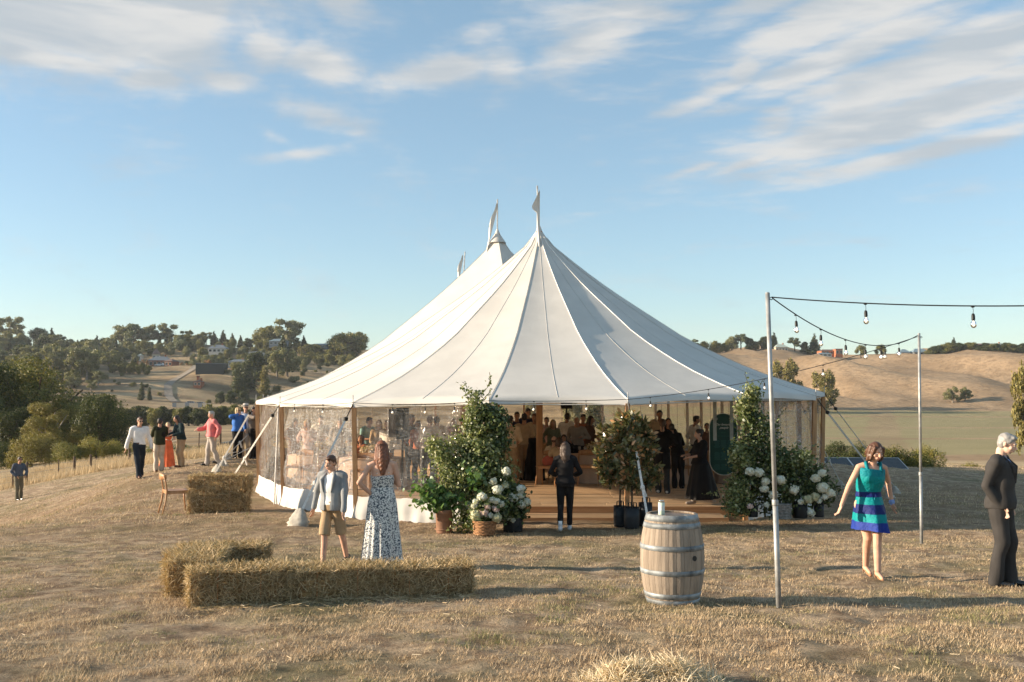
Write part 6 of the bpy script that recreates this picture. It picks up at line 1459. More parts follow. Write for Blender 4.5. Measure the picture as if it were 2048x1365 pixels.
def house(px, d, wpx, h, dep, wall_, roof_, label, rise=1.6, rz=0, sink=.4, wins=4, chimney=True, py=None, name='house', flat=False, cat='house', wmat='glassy'):
    p = at(px, 720, d); g = gz(p.x, p.y) if py is None else at(px, py, d).z
    w_ = wpx * d / F; e = empty(name, (p.x, p.y, g), label, cat, None, R(rz))
    mb = MB(); mb.box((-w_ / 2, -dep / 2, -1.5), (w_ / 2, dep / 2, h)); wl = mb.build('wall', wall_, e)
    o_ = .5
    if flat: mb = MB(); mb.box((-w_ / 2 - .2, -dep / 2 - .2, h + .003), (w_ / 2 + .2, dep / 2 + .2, h + .3)); rf = mb.build('roof', roof_, e)
    else:
        mb = MB(); V = [(-w_ / 2 - o_, -dep / 2 - o_, h), (w_ / 2 + o_, -dep / 2 - o_, h), (w_ / 2 + o_, dep / 2 + o_, h), (-w_ / 2 - o_, dep / 2 + o_, h), (-w_ / 2 + dep * .3, 0, h + rise), (w_ / 2 - dep * .3, 0, h + rise)]
        mb.add(V, [(0, 1, 5, 4), (1, 2, 5), (2, 3, 4, 5), (3, 0, 4), (0, 3, 2, 1)]); rf = mb.build('roof', roof_, e)
        if chimney: mb = MB(); mb.box((w_ * .18, -.4, h), (w_ * .18 + .8, .4, h + rise + .8)); mb.build('chimney', M['wall_orange'], rf)
    for k in range(wins):
        x = -w_ / 2 + w_ * (k + .5) / wins; ww = w_ / wins * .3
        mb = MB(); mb.box((x - ww - .12, -dep / 2 - .05, h * .30 - .12), (x + ww + .12, -dep / 2 - .003, h * .78 + .12)); f_ = mb.build('window', M['wall_white'], e)
        mb = MB(); mb.box((x - ww, -dep / 2 - .09, h * .30), (x + ww, -dep / 2 - .053, h * .78)); mb.build('pane', M[wmat], f_)
    return e
house(322, 548, 40, 3.6, 9, M['wall_red'], M['roof_grey'], 'red brown house with grey roof at the end of the plantation', 2.4, 8, wins=5)
house(344, 545, 16, 3.0, 7, M['wall_red'], M['roof_brown'], 'small red brown wing beside the grey roofed house', 1.6, -14, wins=2, chimney=False)
house(424, 500, 54, 4.0, 11, M['wall_dark'], M['roof_grey'], 'long dark steel shed at the head of the drive', .5, 6, wins=0, flat=True, name='shed', cat='shed')
house(399, 468, 14, 2.2, 7, M['wall_orange'], M['roof_brown'], 'low orange brick outbuilding below the dark shed', 1.0, 4, wins=2)
house(397, 470, 4, 4.2, 1.6, M['wall_orange'], M['roof_brown'], 'square orange brick chimney tower below the dark shed', .8, 4, wins=0, chimney=False, flat=True, name='brick_tower', cat='tower')
house(312, 632, 14, 4.4, 8, M['wall_cream'], M['roof_brown'], 'small A frame house under the tall grove', 4.0, 20, wins=2, chimney=False)
house(281, 630, 6, 3.0, 5, M['wall_white'], M['roof_pale'], 'tiny white cottage left of the A frame house', 1.2, 0, wins=1, chimney=False)
house(478, 592, 36, 3.2, 9, M['wall_grey'], M['roof_grey'], 'long grey bungalow in the middle of the left hill', 1.5, 5, wins=5, py=735)
house(508, 594, 20, 3.0, 8, M['wall_grey'], M['roof_blue'], 'blue grey bungalow right of the long grey bungalow', 1.4, -6, wins=3, chimney=False, py=735)
house(437, 655, 34, 3.0, 9, M['wall_white'], M['roof_grey'], 'grey roofed house high on the left ridge', 2.6, 0, wins=4, py=707)
house(514, 640, 28, 2.6, 8, M['wall_white'], M['roof_grey'], 'low white house above the blue grey bungalow', .8, 0, wins=4, chimney=False, py=714)
house(558, 690, 34, 3.0, 9, M['wall_grey'], M['roof_blue'], 'wide roofed house under the rounded skyline trees', 1.8, 0, wins=4, py=692)
house(640, 720, 34, 2.4, 8, M['wall_grey'], M['roof_blue'], 'long low roof on the ridge left of the big dome tree', 1.0, 0, wins=3, py=697, chimney=False)
house(1561, 722, 24, 4.2, 8, M['wall_cream'], M['roof_pale'], 'pale green roofed house on the right skyline', 2.4, 0, wins=4, py=707)
house(1655, 716, 34, 3.0, 8, M['wall_orange'], M['roof_brown'], 'long red house on the right skyline', 1.2, 6, wins=4, py=711, chimney=False)
house(1675, 712, 14, 4.6, 8, M['wall_orange'], M['roof_grey'], 'two storey red box house on the right skyline', 1.2, 0, wins=2, py=712, flat=True)
house(1648, 705, 26, 2.0, 6, M['wall_white'], M['roof_blue'], 'low grey shed in front of the long red house', .8, 0, wins=3, py=714, chimney=False)
house(1807, 705, 20, 2.6, 8, M['wall_grey'], M['roof_blue'], 'left one of the two blue grey houses left of the farther pole', 2.4, 0, wins=3, py=713, chimney=False)
house(1838, 703, 30, 2.8, 8, M['wall_grey'], M['roof_blue'], 'right one of the two blue grey houses, behind the farther pole', 2.6, 0, wins=3, py=713, chimney=False)
house(1958, 705, 24, 4.0, 8, M['wall_cream'], M['roof_brown'], 'brown roofed house above the dark ridge belt', 2.6, 0, wins=3, py=706, chimney=False)
house(1990, 702, 44, 4.0, 9, M['wall_cream'], M['roof_pale'], 'pale green roofed wide house above the dark ridge belt', 3.2, 0, wins=4, py=707)
# farm yard with vehicles and screens below the drive
yd = at(385, 800, 400); g_ = gz(yd.x, yd.y)
for k, (px, d, lb) in enumerate([(398, 405, 'grey van parked in the farm yard below the drive'), (378, 408, 'pale car parked left in the farm yard')]):
    p = at(px, 800, d); suv(Vector((p.x, p.y, gz(p.x, p.y))), R(4 + 10 * k), mat('yard_paint_%s' % ('grey' if k else 'pale'), (.35, .37, .38), .3, .03), lb)
p = at(318, 765, 535); suv(Vector((p.x, p.y, gz(p.x, p.y))), R(-5), mat('white_car_paint', (.6, .6, .6), .3, .03), 'white car parked in front of the red brown house')
wn = empty('yard_fence', Vector((yd.x, yd.y, g_)), 'pale panelled yard fence below the drive', 'fence')
for k in range(9):
    x = -7 + k * 1.7; mb = MB(); mb.box((x, -.05, -.3), (x + 1.6, .05, 1.8)); mb.build('panel', M['wall_cream'] if k % 3 else M['wall_grey'], wn, False, (0, -3, gz(yd.x + x, yd.y - 3) - g_))
# gravel drive up the left hill
def strip(name, pts, wd, m_, lift=.25, label=None):
    V = []; Pp = [at(px, 760, d) for px, d in pts]; Q = []
    for a, b_ in zip(Pp, Pp[1:]): Q += [a.lerp(b_, k / 8) for k in range(8)]
    Q.append(Pp[-1])
    for i, q in enumerate(Q):
        t_ = (Q[min(i + 1, len(Q) - 1)] - Q[max(i - 1, 0)]); t_.z = 0; t_.normalize(); s_ = Vector((-t_.y, t_.x, 0))
        for k in (-1, -.33, .33, 1): v = q + s_ * wd / 2 * k; V.append((v.x, v.y, gz(v.x, v.y) + lift))
    Fc = [(i * 4 + j, i * 4 + j + 1, (i + 1) * 4 + j + 1, (i + 1) * 4 + j) for i in range(len(Q) - 1) for j in range(3)]
    o = mesh_obj(name, V, Fc, m_, None, True); return tag(o, label, None, None, 'structure')
strip('gravel_drive', [(352, 425), (338, 445), (336, 462), (348, 480), (368, 500), (385, 520), (398, 540), (408, 565), (420, 600)], 3.6, mat('drive_gravel', (.30, .24, .18), .95, .1, .5), .3, 'gravel drive climbing the left hill')
strip('lane', [(1880, 60), (1960, 61), (2060, 62)], 3, mat('lane_tarmac', (.12, .13, .14), .9, .1, .5), .05, 'strip of lane beyond the knoll')
# ---------------------------------------------------------------- grey panels lying behind the knoll edge on the right
M['panel'] = mat('dark_panel', (.07, .075, .08), .6, .08, spec=.25); M['frame_alu'] = mat('panel_frame', (.60, .60, .58), .4, .05, metal=.5)
pe = empty('panel_rack', at(1738, 941, 38.5), 'low rack of dark grey framed panels behind the knoll edge', 'panel rack'); pe.rotation_euler = (0, 0, R(-3))
for k in range(3):
    x = -1.5 + k * 1.0; Mx = Matrix.Translation((x, 0, .02)) @ Matrix.Rotation(R(17), 4, 'X') @ Matrix.Diagonal((1.16, 1, 1, 1))
    mb = MB(); mb.box((0.02, 0, .0), (.84, 1.2, .03), Mx); p_ = mb.build('panel', M['panel'], pe)
    mb = MB()
    for lo, hi in (((0, -.03, -.01), (.86, .0, .045)), ((0, 1.2, -.01), (.86, 1.23, .045)), ((0, 0, -.01), (.02, 1.2, .045)), ((.84, 0, -.01), (.86, 1.2, .045))): mb.box(lo, hi, Mx)
    mb.build('panel_frame', M['frame_alu'], p_)
for x in (-1.4, 0, 1.4):
    mb = MB(); mb.beam((x, .1, -.5), (x, .1, .0), .05, .05); mb.beam((x, 1.0, -.5), (x, 1.0, .30), .05, .05); mb.build('leg', M['frame_alu'], pe)
# ---------------------------------------------------------------- flower arrangements and potted trees at the entrance
M['vine'] = leaf_mat('climber_leaves', (.10, .13, .04), (.30, .335, .13), (.50, .50, .30), .35, .4, .5)
M['vine_dark'] = leaf_mat('dark_climber_leaves', (.03, .055, .018), (.10, .14, .045), (.22, .25, .10), .3, .4, .5)
M['fig'] = leaf_mat('large_glossy_leaves', (.06, .13, .035), (.13, .22, .06), (.22, .30, .15), .3, .35, .5)
M['magnolia'] = leaf_mat('magnolia_leaves', (.06, .085, .03), (.22, .19, .075), (.60, .32, .16), .2, .3, .6)
M['petal'] = leaf_mat('hydrangea_petals', (.62, .64, .56), (.86, .86, .82), (.74, .72, .58), .3, .6, .2)
M['petal_green'] = leaf_mat('greenish_petals', (.48, .50, .32), (.68, .66, .48), (.58, .50, .32), .3, .6, .2)
M['petal_pink'] = leaf_mat('pink_rose_petals', (.80, .60, .56), (.88, .76, .70), (.75, .48, .46), .3, .6, .2)
M['stem'] = mat('green_stem', (.10, .09, .04), .8, .2)
M['terracotta'] = mat('weathered_terracotta', (.34, .18, .11), .85, .2, 4, .3, 14, col2=(.22, .12, .075)); M['wicker'] = mat('wicker', (.36, .19, .09), .8, .2, 20, .4, 60, objr=.1); M['wicker_grey'] = mat('grey_wicker', (.26, .25, .23), .8, .2, 20, .4, 60); M['bagplastic'] = mat('black_grow_bag', (.015, .018, .022), .5, .1, 6, .4, 8, .4, bdist=.02)
def W_(px, py, d): return at(px, py, d)
def foliage_from(name, blobs, n, size, mats_, origin, parent, seed, asp=.62, six=True, name_stem=True):
    """blobs: (px, py, half width px, half height px, d, depth m)"""
    rs_ = np.random.RandomState(seed); L = []
    for (px, py, hw, hh, d, dp) in blobs:
        c = W_(px, py, d) - origin; s_ = d / F; L.append(((c.x, c.y, c.z), (hw * s_, dp, hh * s_)))
    P, Nn = crown_points(rs_, L, n, .35)
    # gather leaves into sprigs so that gaps and clumps show
    q = rs_.randint(0, len(P), len(P) // 9); cen_ = P[q]; P2 = np.repeat(cen_, 9, 0); P2 = P2 + rs_.normal(size=P2.shape) * size * .95; N2 = np.repeat(Nn[q], 9, 0)
    V, Fc = leaf_quads(P2, N2, size, rs_, asp, .15, jit=.75, six=six)
    o = mesh_obj(name, V, Fc, mats_, parent)
    return o
def tendril(pts, origin, parent, seed, size=.05, m_='vine', dens=14):
    rs_ = np.random.RandomState(seed); mb = MB(); P3_ = [W_(*p) - origin for p in pts]; mb.tube(P3_, .006, 5); mb.build('tendril', M['stem'], parent)
    P = []
    for a, b_ in zip(P3_, P3_[1:]):
        k = max(2, int((b_ - a).length * dens * 3)); P += [a.lerp(b_, rs_.uniform()) for _ in range(k)]
    P = np.array([tuple(p) for p in P]) + rs_.normal(size=(len(P), 3)) * .025
    V, Fc = leaf_quads(P, unit(len(P), rs_), size, rs_, .7, .1, six=True); mesh_obj('leaves', V, Fc, M[m_], parent)
def flower_head(c, r, m_, seed, parent, origin, name='flower_head'):
    rs_ = np.random.RandomState(seed); n = int(70 + r * 900); u = unit(n, rs_); P = u * r * rs_.uniform(.82, 1.0, n)[:, None] * np.array([1, 1, .86])
    V, Fc = leaf_quads(P, u, .030 + r * .10, rs_, 1.0, -.1, jit=.28, six=True)
    mb = MB(); mb.ball((0, 0, 0), r * .86, 10, 7); v2 = np.array(mb.v); 
    Vb, Fb = merge([(V, Fc), (v2, np.array([f for f in mb.f]))])
    o = mesh_obj(name, Vb, Fb, m_, parent); o.location = c - origin; return o
def pot(kind, px0, px1, py_t, py_b, d, label, parent=None, group=None):
    p = W_((px0 + px1) / 2, py_b, d); p.z = gz(p.x, p.y) if p.z < gz(p.x, p.y) + .12 else p.z
    w_ = (px1 - px0) * d / F; h = (py_b - py_t) * d / F; mb = MB()
    e = empty({'urn': 'terracotta_pot', 'basket': 'wicker_basket', 'bag': 'grow_bag', 'grey': 'wicker_basket'}[kind], p, label, 'bag' if kind == 'bag' else 'basket' if kind in ('basket', 'grey') else 'pot', group); r = w_ / 2
    if kind == 'urn':
        mb.lathe([(0, 0), (r * .80, 0), (r * .86, h * .05), (r * .93, h * .84), (r * 1.0, h * .86), (r * 1.0, h * .97), (r * .93, h), (r * .85, h * .93), (0, h * .9)], 30); mb.build('pot_body', M['terracotta'], e, True)
        for f in (.18, .86): mb = MB(); mb.lathe([(r * .99, -.012), (r * 1.03, 0), (r * .99, .012)], 30, (0, 0, h * f), cap=False); mb.build('band', M['terracotta'], e, True)
    elif kind in ('basket', 'grey'):
        nm = M['wicker' if kind == 'basket' else 'wicker_grey']; k = max(6, int(h / .028))
        for i in range(k):
            z = h * (i + .5) / k; rr = r * (.86 + .12 * z / h); mb = MB(); pts = []; n = 48
            for j in range(n + 1): a = 2 * math.pi * j / n; q = rr + .006 * math.cos(a * 12 + math.pi * (i % 2)); pts.append((q * math.cos(a), q * math.sin(a), z))
            mb.tube(pts, h / k * .52, 5, cap=False); mb.build('weave', nm, e, True)
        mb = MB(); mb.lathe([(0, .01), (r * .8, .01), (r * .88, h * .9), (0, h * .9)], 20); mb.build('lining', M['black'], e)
    else:
        mb.lathe([(0, 0), (r * .90, 0), (r * .97, h * .08), (r * 1.0, h * .5), (r * .97, h), (r * .90, h * .99), (r * .88, h * .88), (0, h * .86)], 26); mb.build('bag_body', M['bagplastic'], e, True)
        for s_ in (-1, 1):
            mb = MB(); mb.tube([(s_ * r * .55, -r * .8, h * .96), (s_ * r * .5, -r * .82, h * 1.22), (s_ * r * .2, -r * .8, h * 1.26), (s_ * r * .1, -r * .82, h * .96)], .012, 6); mb.build('handle', M['bagplastic'], e, True)
    return e
# ---- left arrangement
d0 = 18.9; O = on_ground(940, 1066, d0)
va = empty('flower_column', O, 'tall tapering column of leafy climbing vines left of the entrance', 'plant arrangement')
foliage_from('foliage', [(948, 802, 13, 22, d0, .16), (946, 835, 19, 26, d0, .22), (953, 870, 28, 28, d0, .28), (958, 905, 48, 32, d0, .4), (950, 940, 58, 32, d0, .45), (915, 945, 40, 36, d0, .38), (885, 915, 26, 26, d0 - .1, .28), (870, 895, 20, 20, d0 - .1, .22), (895, 985, 36, 22, d0, .35), (945, 985, 46, 26, d0, .4), (940, 1020, 30, 26, d0 - .2, .3), (928, 1050, 26, 16, d0 - .3, .25),
   (985, 912, 20, 26, d0, .28), (1002, 945, 24, 24, d0, .3), (978, 872, 15, 20, d0, .2), (915, 885, 22, 18, d0, .22), (990, 975, 36, 22, d0, .35)], 12500, .058, M['vine'], O, va, 71)
foliage_from('foliage', [(955, 900, 40, 60, d0 + .15, .3), (930, 960, 50, 40, d0 + .15, .3), (980, 945, 34, 44, d0 + .15, .3), (1010, 990, 34, 28, d0 + .1, .3)], 5000, .065, M['vine_dark'], O, va, 72)
foliage_from('foliage', [(975, 828, 34, 12, d0 + .1, .25), (992, 845, 22, 14, d0 + .1, .22), (1000, 880, 16, 26, d0 + .1, .2)], 2400, .07, M['vine_dark'], O, va, 78)
mb = MB()
for (x0, y0, x1, y1) in ((930, 1050, 945, 800), (965, 1050, 952, 780), (905, 1040, 930, 860), (990, 1040, 960, 850)): mb.tube([W_(x0, y0, d0 + .1) - O, W_((x0 + x1) / 2 + 6, (y0 + y1) / 2, d0 + .1) - O, W_(x1, y1, d0 + .1) - O], .02, 7)
mb.build('stem', M['stem'], va)
for i, pts in enumerate([[(948, 810, d0), (937, 785, d0), (931, 768, d0), (925, 765, d0)], [(938, 800, d0), (926, 775, d0 - .1), (920, 770, d0)], [(955, 800, d0), (975, 775, d0), (981, 757, d0), (979, 745, d0)], [(958, 806, d0), (975, 790, d0), (984, 778, d0)], [(905, 920, d0), (870, 888, d0 - .1), (850, 895, d0 - .2)], [(890, 945, d0), (850, 940, d0 - .2), (830, 948, d0 - .2)], [(880, 950, d0), (850, 955, d0 - .2), (838, 950, d0)], [(1000, 930, d0), (1030, 935, d0 - .1), (1045, 945, d0 - .1)], [(930, 1030, d0 - .3), (900, 1055, d0 - .5), (892, 1062, d0 - .5)], [(990, 890, d0), (1015, 905, d0), (1018, 915, d0)], [(960, 850, d0), (915, 852, d0 - .1), (905, 855, d0 - .1)]]): tendril(pts, O, va, 80 + i, .055, 'vine', 16)
foliage_from('foliage', [(852, 985, 14, 12, d0 - .35, .16), (872, 1000, 20, 16, d0 - .35, .2), (895, 1005, 16, 14, d0 - .35, .2), (955, 950, 18, 12, d0 - .45, .1)], 520, .105, M['fig'], O, va, 73, .85)
pot('urn', 870, 906, 1021, 1068, d0 - .3, 'tall weathered terracotta pot at the left foot of the vine column')
pot('basket', 946, 992, 1043, 1071, d0 - .75, 'brown wicker basket of hydrangeas and roses beside the vine column')
pot('bag', 1006, 1046, 1022, 1067, d0 - .2, 'black bucket holding white hydrangeas at the right of the vine column')
bq = empty('hydrangea_bouquet', W_(985, 1045, d0 - .6), 'bouquet of white hydrangeas, roses and greenery at the foot of the vine column', 'bouquet'); OB = Vector(bq.location)
foliage_from('foliage', [(975, 1015, 30, 20, d0 - .6, .22), (1000, 1020, 26, 18, d0 - .6, .22), (960, 1035, 22, 14, d0 - .7, .18), (1030, 1015, 24, 20, d0 - .35, .2), (1015, 985, 24, 22, d0 - .4, .2)], 3200, .075, M['vine_dark'], OB, bq, 74)
BL = [(1013, 943, 9, 0), (987, 963, 7, 0), (995, 980, 10.5, 0), (1012, 971, 8, 1), (964, 994, 10, 0), (1042, 978, 9, 0), (1027, 995, 10.5, 0), (1040, 991, 8, 0), (1043, 1009, 9.5, 0), (1054, 1004, 8, 0), (984, 1000, 5.5, 0), (993, 1003, 6.5, 0), (1003, 1009, 6, 0), (952, 1004, 5.5, 0), (948, 1012, 5, 0), (975, 1014, 6, 2), (992, 1018, 6, 2), (967, 1026, 9, 2), (981, 1031, 5, 0), (994, 1036, 10, 1), (952, 1031, 12, 1), (1018, 1037, 4, 0), (1026, 1040, 4, 0), (936, 1008, 4, 0)]
for i, (px, py, r, k) in enumerate(BL):
    dd = d0 - .62 - (.25 if 940 < px < 1008 and py > 990 else 0) - (.0 if px < 1008 else -.1); flower_head(W_(px, py, dd), r * dd / F, M[('petal', 'petal_green', 'petal_pink')[k]], 100 + i, bq, OB)
# ---- right arrangement
d1 = 19.7; O = on_ground(1545, 1038, d1)
va = empty('flower_column', O, 'leafy flower column right of the entrance, behind the near light pole', 'plant arrangement')
foliage_from('foliage', [(1503, 802, 14, 20, d1, .16), (1498, 830, 24, 24, d1, .24), (1515, 860, 36, 30, d1, .3), (1520, 895, 44, 30, d1, .35), (1510, 930, 50, 30, d1, .4), (1500, 970, 46, 30, d1, .38), (1560, 925, 40, 30, d1, .35), (1560, 970, 50, 36, d1, .4), (1600, 950, 40, 30, d1, .35), (1610, 985, 40, 30, d1, .35), (1635, 960, 30, 26, d1, .3), (1650, 985, 26, 24, d1, .26), (1485, 1005, 34, 20, d1 - .1, .3), (1560, 1010, 46, 20, d1, .3)], 12500, .062, M['vine_dark'], O, va, 91)
foliage_from('foliage', [(1502, 790, 16, 22, d1 - .1, .16), (1490, 812, 16, 14, d1 - .1, .16), (1480, 910, 20, 30, d1 - .2, .2), (1475, 985, 22, 26, d1 - .2, .2), (1475, 1015, 26, 12, d1 - .25, .2), (1600, 920, 26, 18, d1 - .1, .2)], 4200, .060, M['vine'], O, va, 92)
mb = MB()
for (x0, y0, x1, y1) in ((1500, 1035, 1503, 790), (1530, 1035, 1512, 820), (1570, 1035, 1560, 900), (1620, 1035, 1632, 930)): mb.tube([W_(x0, y0, d1 + .1) - O, W_((x0 + x1) / 2 + 6, (y0 + y1) / 2, d1 + .1) - O, W_(x1, y1, d1 + .1) - O], .02, 7)
mb.build('stem', M['stem'], va)
for i, pts in enumerate([[(1503, 800, d1), (1498, 775, d1), (1491, 752, d1), (1489, 748, d1)], [(1508, 800, d1), (1518, 775, d1), (1525, 760, d1)], [(1490, 820, d1), (1472, 800, d1 - .1), (1465, 792, d1)], [(1540, 870, d1), (1560, 832, d1), (1568, 820, d1)], [(1545, 855, d1), (1560, 850, d1)], [(1480, 845, d1), (1466, 838, d1), (1462, 842, d1)], [(1595, 935, d1), (1596, 900, d1), (1594, 880, d1)], [(1610, 935, d1), (1622, 900, d1), (1632, 888, d1)], [(1470, 985, d1 - .2), (1425, 987, d1 - .6), (1408, 990, d1 - .7)], [(1480, 1010, d1 - .3), (1450, 1015, d1 - .4), (1440, 1020, d1 - .4)], [(1640, 940, d1), (1662, 915, d1), (1672, 912, d1)], [(1655, 980, d1), (1675, 972, d1), (1682, 976, d1)]]): tendril(pts, O, va, 120 + i, .055, 'vine' if i % 2 == 0 else 'vine_dark', 15)
for i, (px, py, r, k) in enumerate([(1500, 943, 9, 0), (1518, 946, 9.5, 0), (1531, 963, 8, 0), (1529, 978, 8, 0), (1562, 960, 9, 0), (1547, 990, 9, 0), (1588, 980, 9.5, 0), (1631, 957, 9, 0), (1645, 947, 8, 0), (1646, 976, 12, 0), (1661, 987, 9, 0), (1630, 994, 9, 1), (1617, 999, 9, 1), (1650, 994, 6, 0), (1622, 1026, 7, 0), (1500, 1013, 5, 2), (1533, 1010, 5, 0), (1602, 1004, 5, 0), (1638, 1002, 5, 0)]):
    flower_head(W_(px, py, d1 - .42), r * d1 / F, M[('petal', 'petal_green', 'petal_pink')[k]], 150 + i, va, O)
pot('grey', 1552, 1582, 1008, 1038, d1 - .35, 'grey wicker basket at the foot of the right flower column')
pot('bag', 1585, 1615, 1004, 1036, d1 - .1, 'black pot right of the grey wicker basket'); pot('bag', 1496, 1516, 1012, 1034, d1 - .2, 'small dark pot under the right flower column'); pot('bag', 1628, 1648, 1008, 1034, d1 - .1, 'dark bluish bucket at the right end of the flower column')
# ---- three magnolias in black grow bags
for i, (px0, px1, pt, pb, d, lb, cr, tl) in enumerate([
   (1227, 1252, 1003, 1044, 19.5, 'left magnolia tree of three with bronze backed leaves, in a black bag', [(1222, 880, 24, 26), (1215, 915, 24, 26), (1222, 950, 22, 22), (1235, 860, 18, 22), (1210, 935, 16, 18)], 1240),
   (1248, 1279, 1010, 1052, 19.2, 'front magnolia tree of three, the bronziest crown, in a black grow bag', [(1248, 865, 24, 26), (1256, 895, 28, 30), (1252, 930, 28, 26), (1262, 960, 24, 20), (1248, 845, 14, 16), (1262, 842, 14, 14)], 1258),
   (1277, 1305, 1000, 1046, 19.6, 'right magnolia tree of three beside the white guy strap, in a black bag', [(1280, 860, 24, 24), (1290, 890, 20, 28), (1292, 925, 22, 24), (1300, 955, 20, 18), (1285, 970, 20, 14)], 1286)]):
    p = pot('bag', px0, px1, pt, pb, d, lb.split(',')[0].replace('tree of three', 'tree bag').replace('with bronze backed leaves', 'standing open topped') + (' behind the barrel' if i == 1 else ' by the deck step'), group='black grow bags of the magnolias'); O = W_((px0 + px1) / 2, pt + 4, d)
    e = empty('magnolia_tree', O, lb, 'tree', 'young magnolia trees by the entrance')
    rs_ = np.random.RandomState(200 + i); L = [((W_(a, b_, d) - O), (hw * d / F, .24, hh * d / F)) for a, b_, hw, hh in cr]; P, Nn = crown_points(rs_, [((c.x, c.y, c.z), r) for c, r in L], 1500, .25)
    q = rs_.randint(0, len(P), len(P) // 7); P2 = np.repeat(P[q], 7, 0); dir_ = Nn[q] + np.array([0, 0, .5]); dir_ = np.repeat(dir_, 7, 0); P2 = P2 + rs_.normal(size=P2.shape) * .018
    V, Fc = leaf_quads(P2, rs_.normal(size=P2.shape), .125, rs_, .40, .12, tipdir=dir_ * 1.0, jit=.3, six=True); mesh_obj('crown', V, Fc, M['magnolia'], e)
    mb = MB(); top = W_(cr[1][0], cr[1][1] - 30, d) - O; mb.tube([(0, 0, -.1), (.02, 0, top.z * .5), top], [.020, .016, .008], 7)
    for c, r in L: mb.tube([(0.01, 0, top.z * .35), c], [.012, .005], 5)
    mb.build('trunk', M['bark'], e)
# ---------------------------------------------------------------- inside the marquee
def dk(px, d, dz=0): p = at(px, 900, d); return Vector((p.x, p.y, DECK_Z + dz))
# seating chart board
M['board'] = mat('bottle_green_board', (.005, .055, .045), .35, .05, 2, spec=.4); M['ribbon'] = mat('grey_ribbon', (.42, .47, .47), .6, .1)
M['print_pale'] = mat('white_lettering', (.75, .76, .72), .6, .02); M['print_dim'] = mat('faint_lettering', (.04, .13, .12), .6, .02)
d = 23.2; bw = (1467 - 1421) / 2 * d / F + .0; top_ = at(1446, 828, d).z; bot_ = at(1446, 950, d).z; cx_ = at(1447, 890, d).x; bwid = .31
sb = empty('seating_chart', Vector((cx_, d, bot_)), 'dark green pill shaped seating chart hanging on grey ribbons', 'sign', None, R(-7)); H_ = top_ - bot_; r_ = bwid
def pill(r, y_, z0, z1, n=24):
    return [(r * math.cos(math.pi * i / n), y_, z1 - r + r * math.sin(math.pi * i / n)) for i in range(n + 1)] + [(r * math.cos(math.pi + math.pi * i / n), y_, z0 + r + r * math.sin(math.pi + math.pi * i / n)) for i in range(n + 1)]
V = pill(r_, -.012, 0, H_) + pill(r_, .012, 0, H_); n = len(V) // 2
mesh_obj('board', V, [tuple(range(n)), tuple(range(n, 2 * n))[::-1]] + [(i, i + n, (i + 1) % n + n, (i + 1) % n) for i in range(n)], [M['board']], sb)
mb = MB(); mb.tube([Vector(v) for v in pill(r_ + .004, 0, -.004, H_ + .004)] + [Vector(pill(r_ + .004, 0, -.004, H_ + .004)[0])], .012, 6); mb.build('edge', M['print_pale'], sb)
for s_ in (-1, 1):
    x = s_ * .19; mb = MB(); mb.box((x - .045, -.030, H_ - .62), (x + .035, -.018, H_ - .10)); mb.box((x - .04, -.020, H_ - .12), (x + .04, -.014, H_ + .62 - .1)); mb.ball((x, -.035, H_ - .12), (.06, .03, .05), 8, 6); mb.build('ribbon', M['ribbon'], sb)
def text(s, size, loc, parent, m_, shear=0, name='lettering', align='CENTER'):
    c = bpy.data.curves.new(name, 'FONT'); c.body = s; c.size = size; c.align_x = align; c.shear = shear; c.extrude = .001; c.space_character = .95
    o = bpy.data.objects.new(name, c); COL.objects.link(o); bpy.context.view_layer.update()
    me = bpy.data.meshes.new_from_object(o.evaluated_get(bpy.context.evaluated_depsgraph_get())); bpy.data.objects.remove(o)
    me.materials.clear(); me.materials.append(m_); q = bpy.data.objects.new(name, me); COL.objects.link(q); q.parent = parent; q.location = loc; q.rotation_euler = (R(90), 0, 0); return q
text('Our favourite', .068, (0, -.016, H_ - .27), sb, M['print_pale'], .45); text('people', .075, (.01, -.016, H_ - .345), sb, M['print_pale'], .45); text('02.03.24', .022, (0, -.016, H_ - .45), sb, M['print_pale']) if False else None
mb = MB(); mb.box((-.06, -.0165, H_ - .435), (.06, -.0150, H_ - .428)); mb.box((-.19, -.0165, H_ - .52), (.19, -.0150, H_ - .512)); mb.build('rule_line', M['print_dim'], sb)
rb_ = random.Random(8)
for r0 in range(4):
    for c0 in range(3):
        mb = MB()
        for q in range(8):
            w_ = rb_.uniform(.045, .075); x = (c0 - 1) * .15; z = H_ - .62 - r0 * .28 - q * .024
            if z > .1: mb.box((x - w_, -.0165, z), (x + w_, -.0150, z + .011))
        if mb.v: mb.build('name_list', M['print_dim'], sb)
# bar counter, dark drape, tables
M['cloth'] = mat('cream_tablecloth', (.62, .46, .36), .9, .06, 3, .2, 20); M['counter'] = mat('peach_fluted_counter', (.62, .40, .27), .7, .06, 3)
cb = empty('bar_counter', dk(1022, 29), 'curved peach coloured bar counter left of the timber pole', 'bar counter')
mb = MB(); n = 40; rr = .92; V = []
for i in range(n + 1):
    a = math.pi * (1.0 + i / n); q = rr + .008 * math.cos(i * 3.14); V += [(q * math.cos(a) - .2, .6 * q * math.sin(a), .10), (q * math.cos(a) - .2, .6 * q * math.sin(a), 1.04)]
mb.add(V, [(2 * i, 2 * i + 2, 2 * i + 3, 2 * i + 1) for i in range(n)]); mb.build('counter_front', M['counter'], cb, True)
mb = MB(); VV = [((rr + .05) * math.cos(math.pi * (1 + i / n)) - .2, .62 * rr * math.sin(math.pi * (1 + i / n)), z) for z in (1.043, 1.085) for i in range(n + 1)]; N_ = n + 1
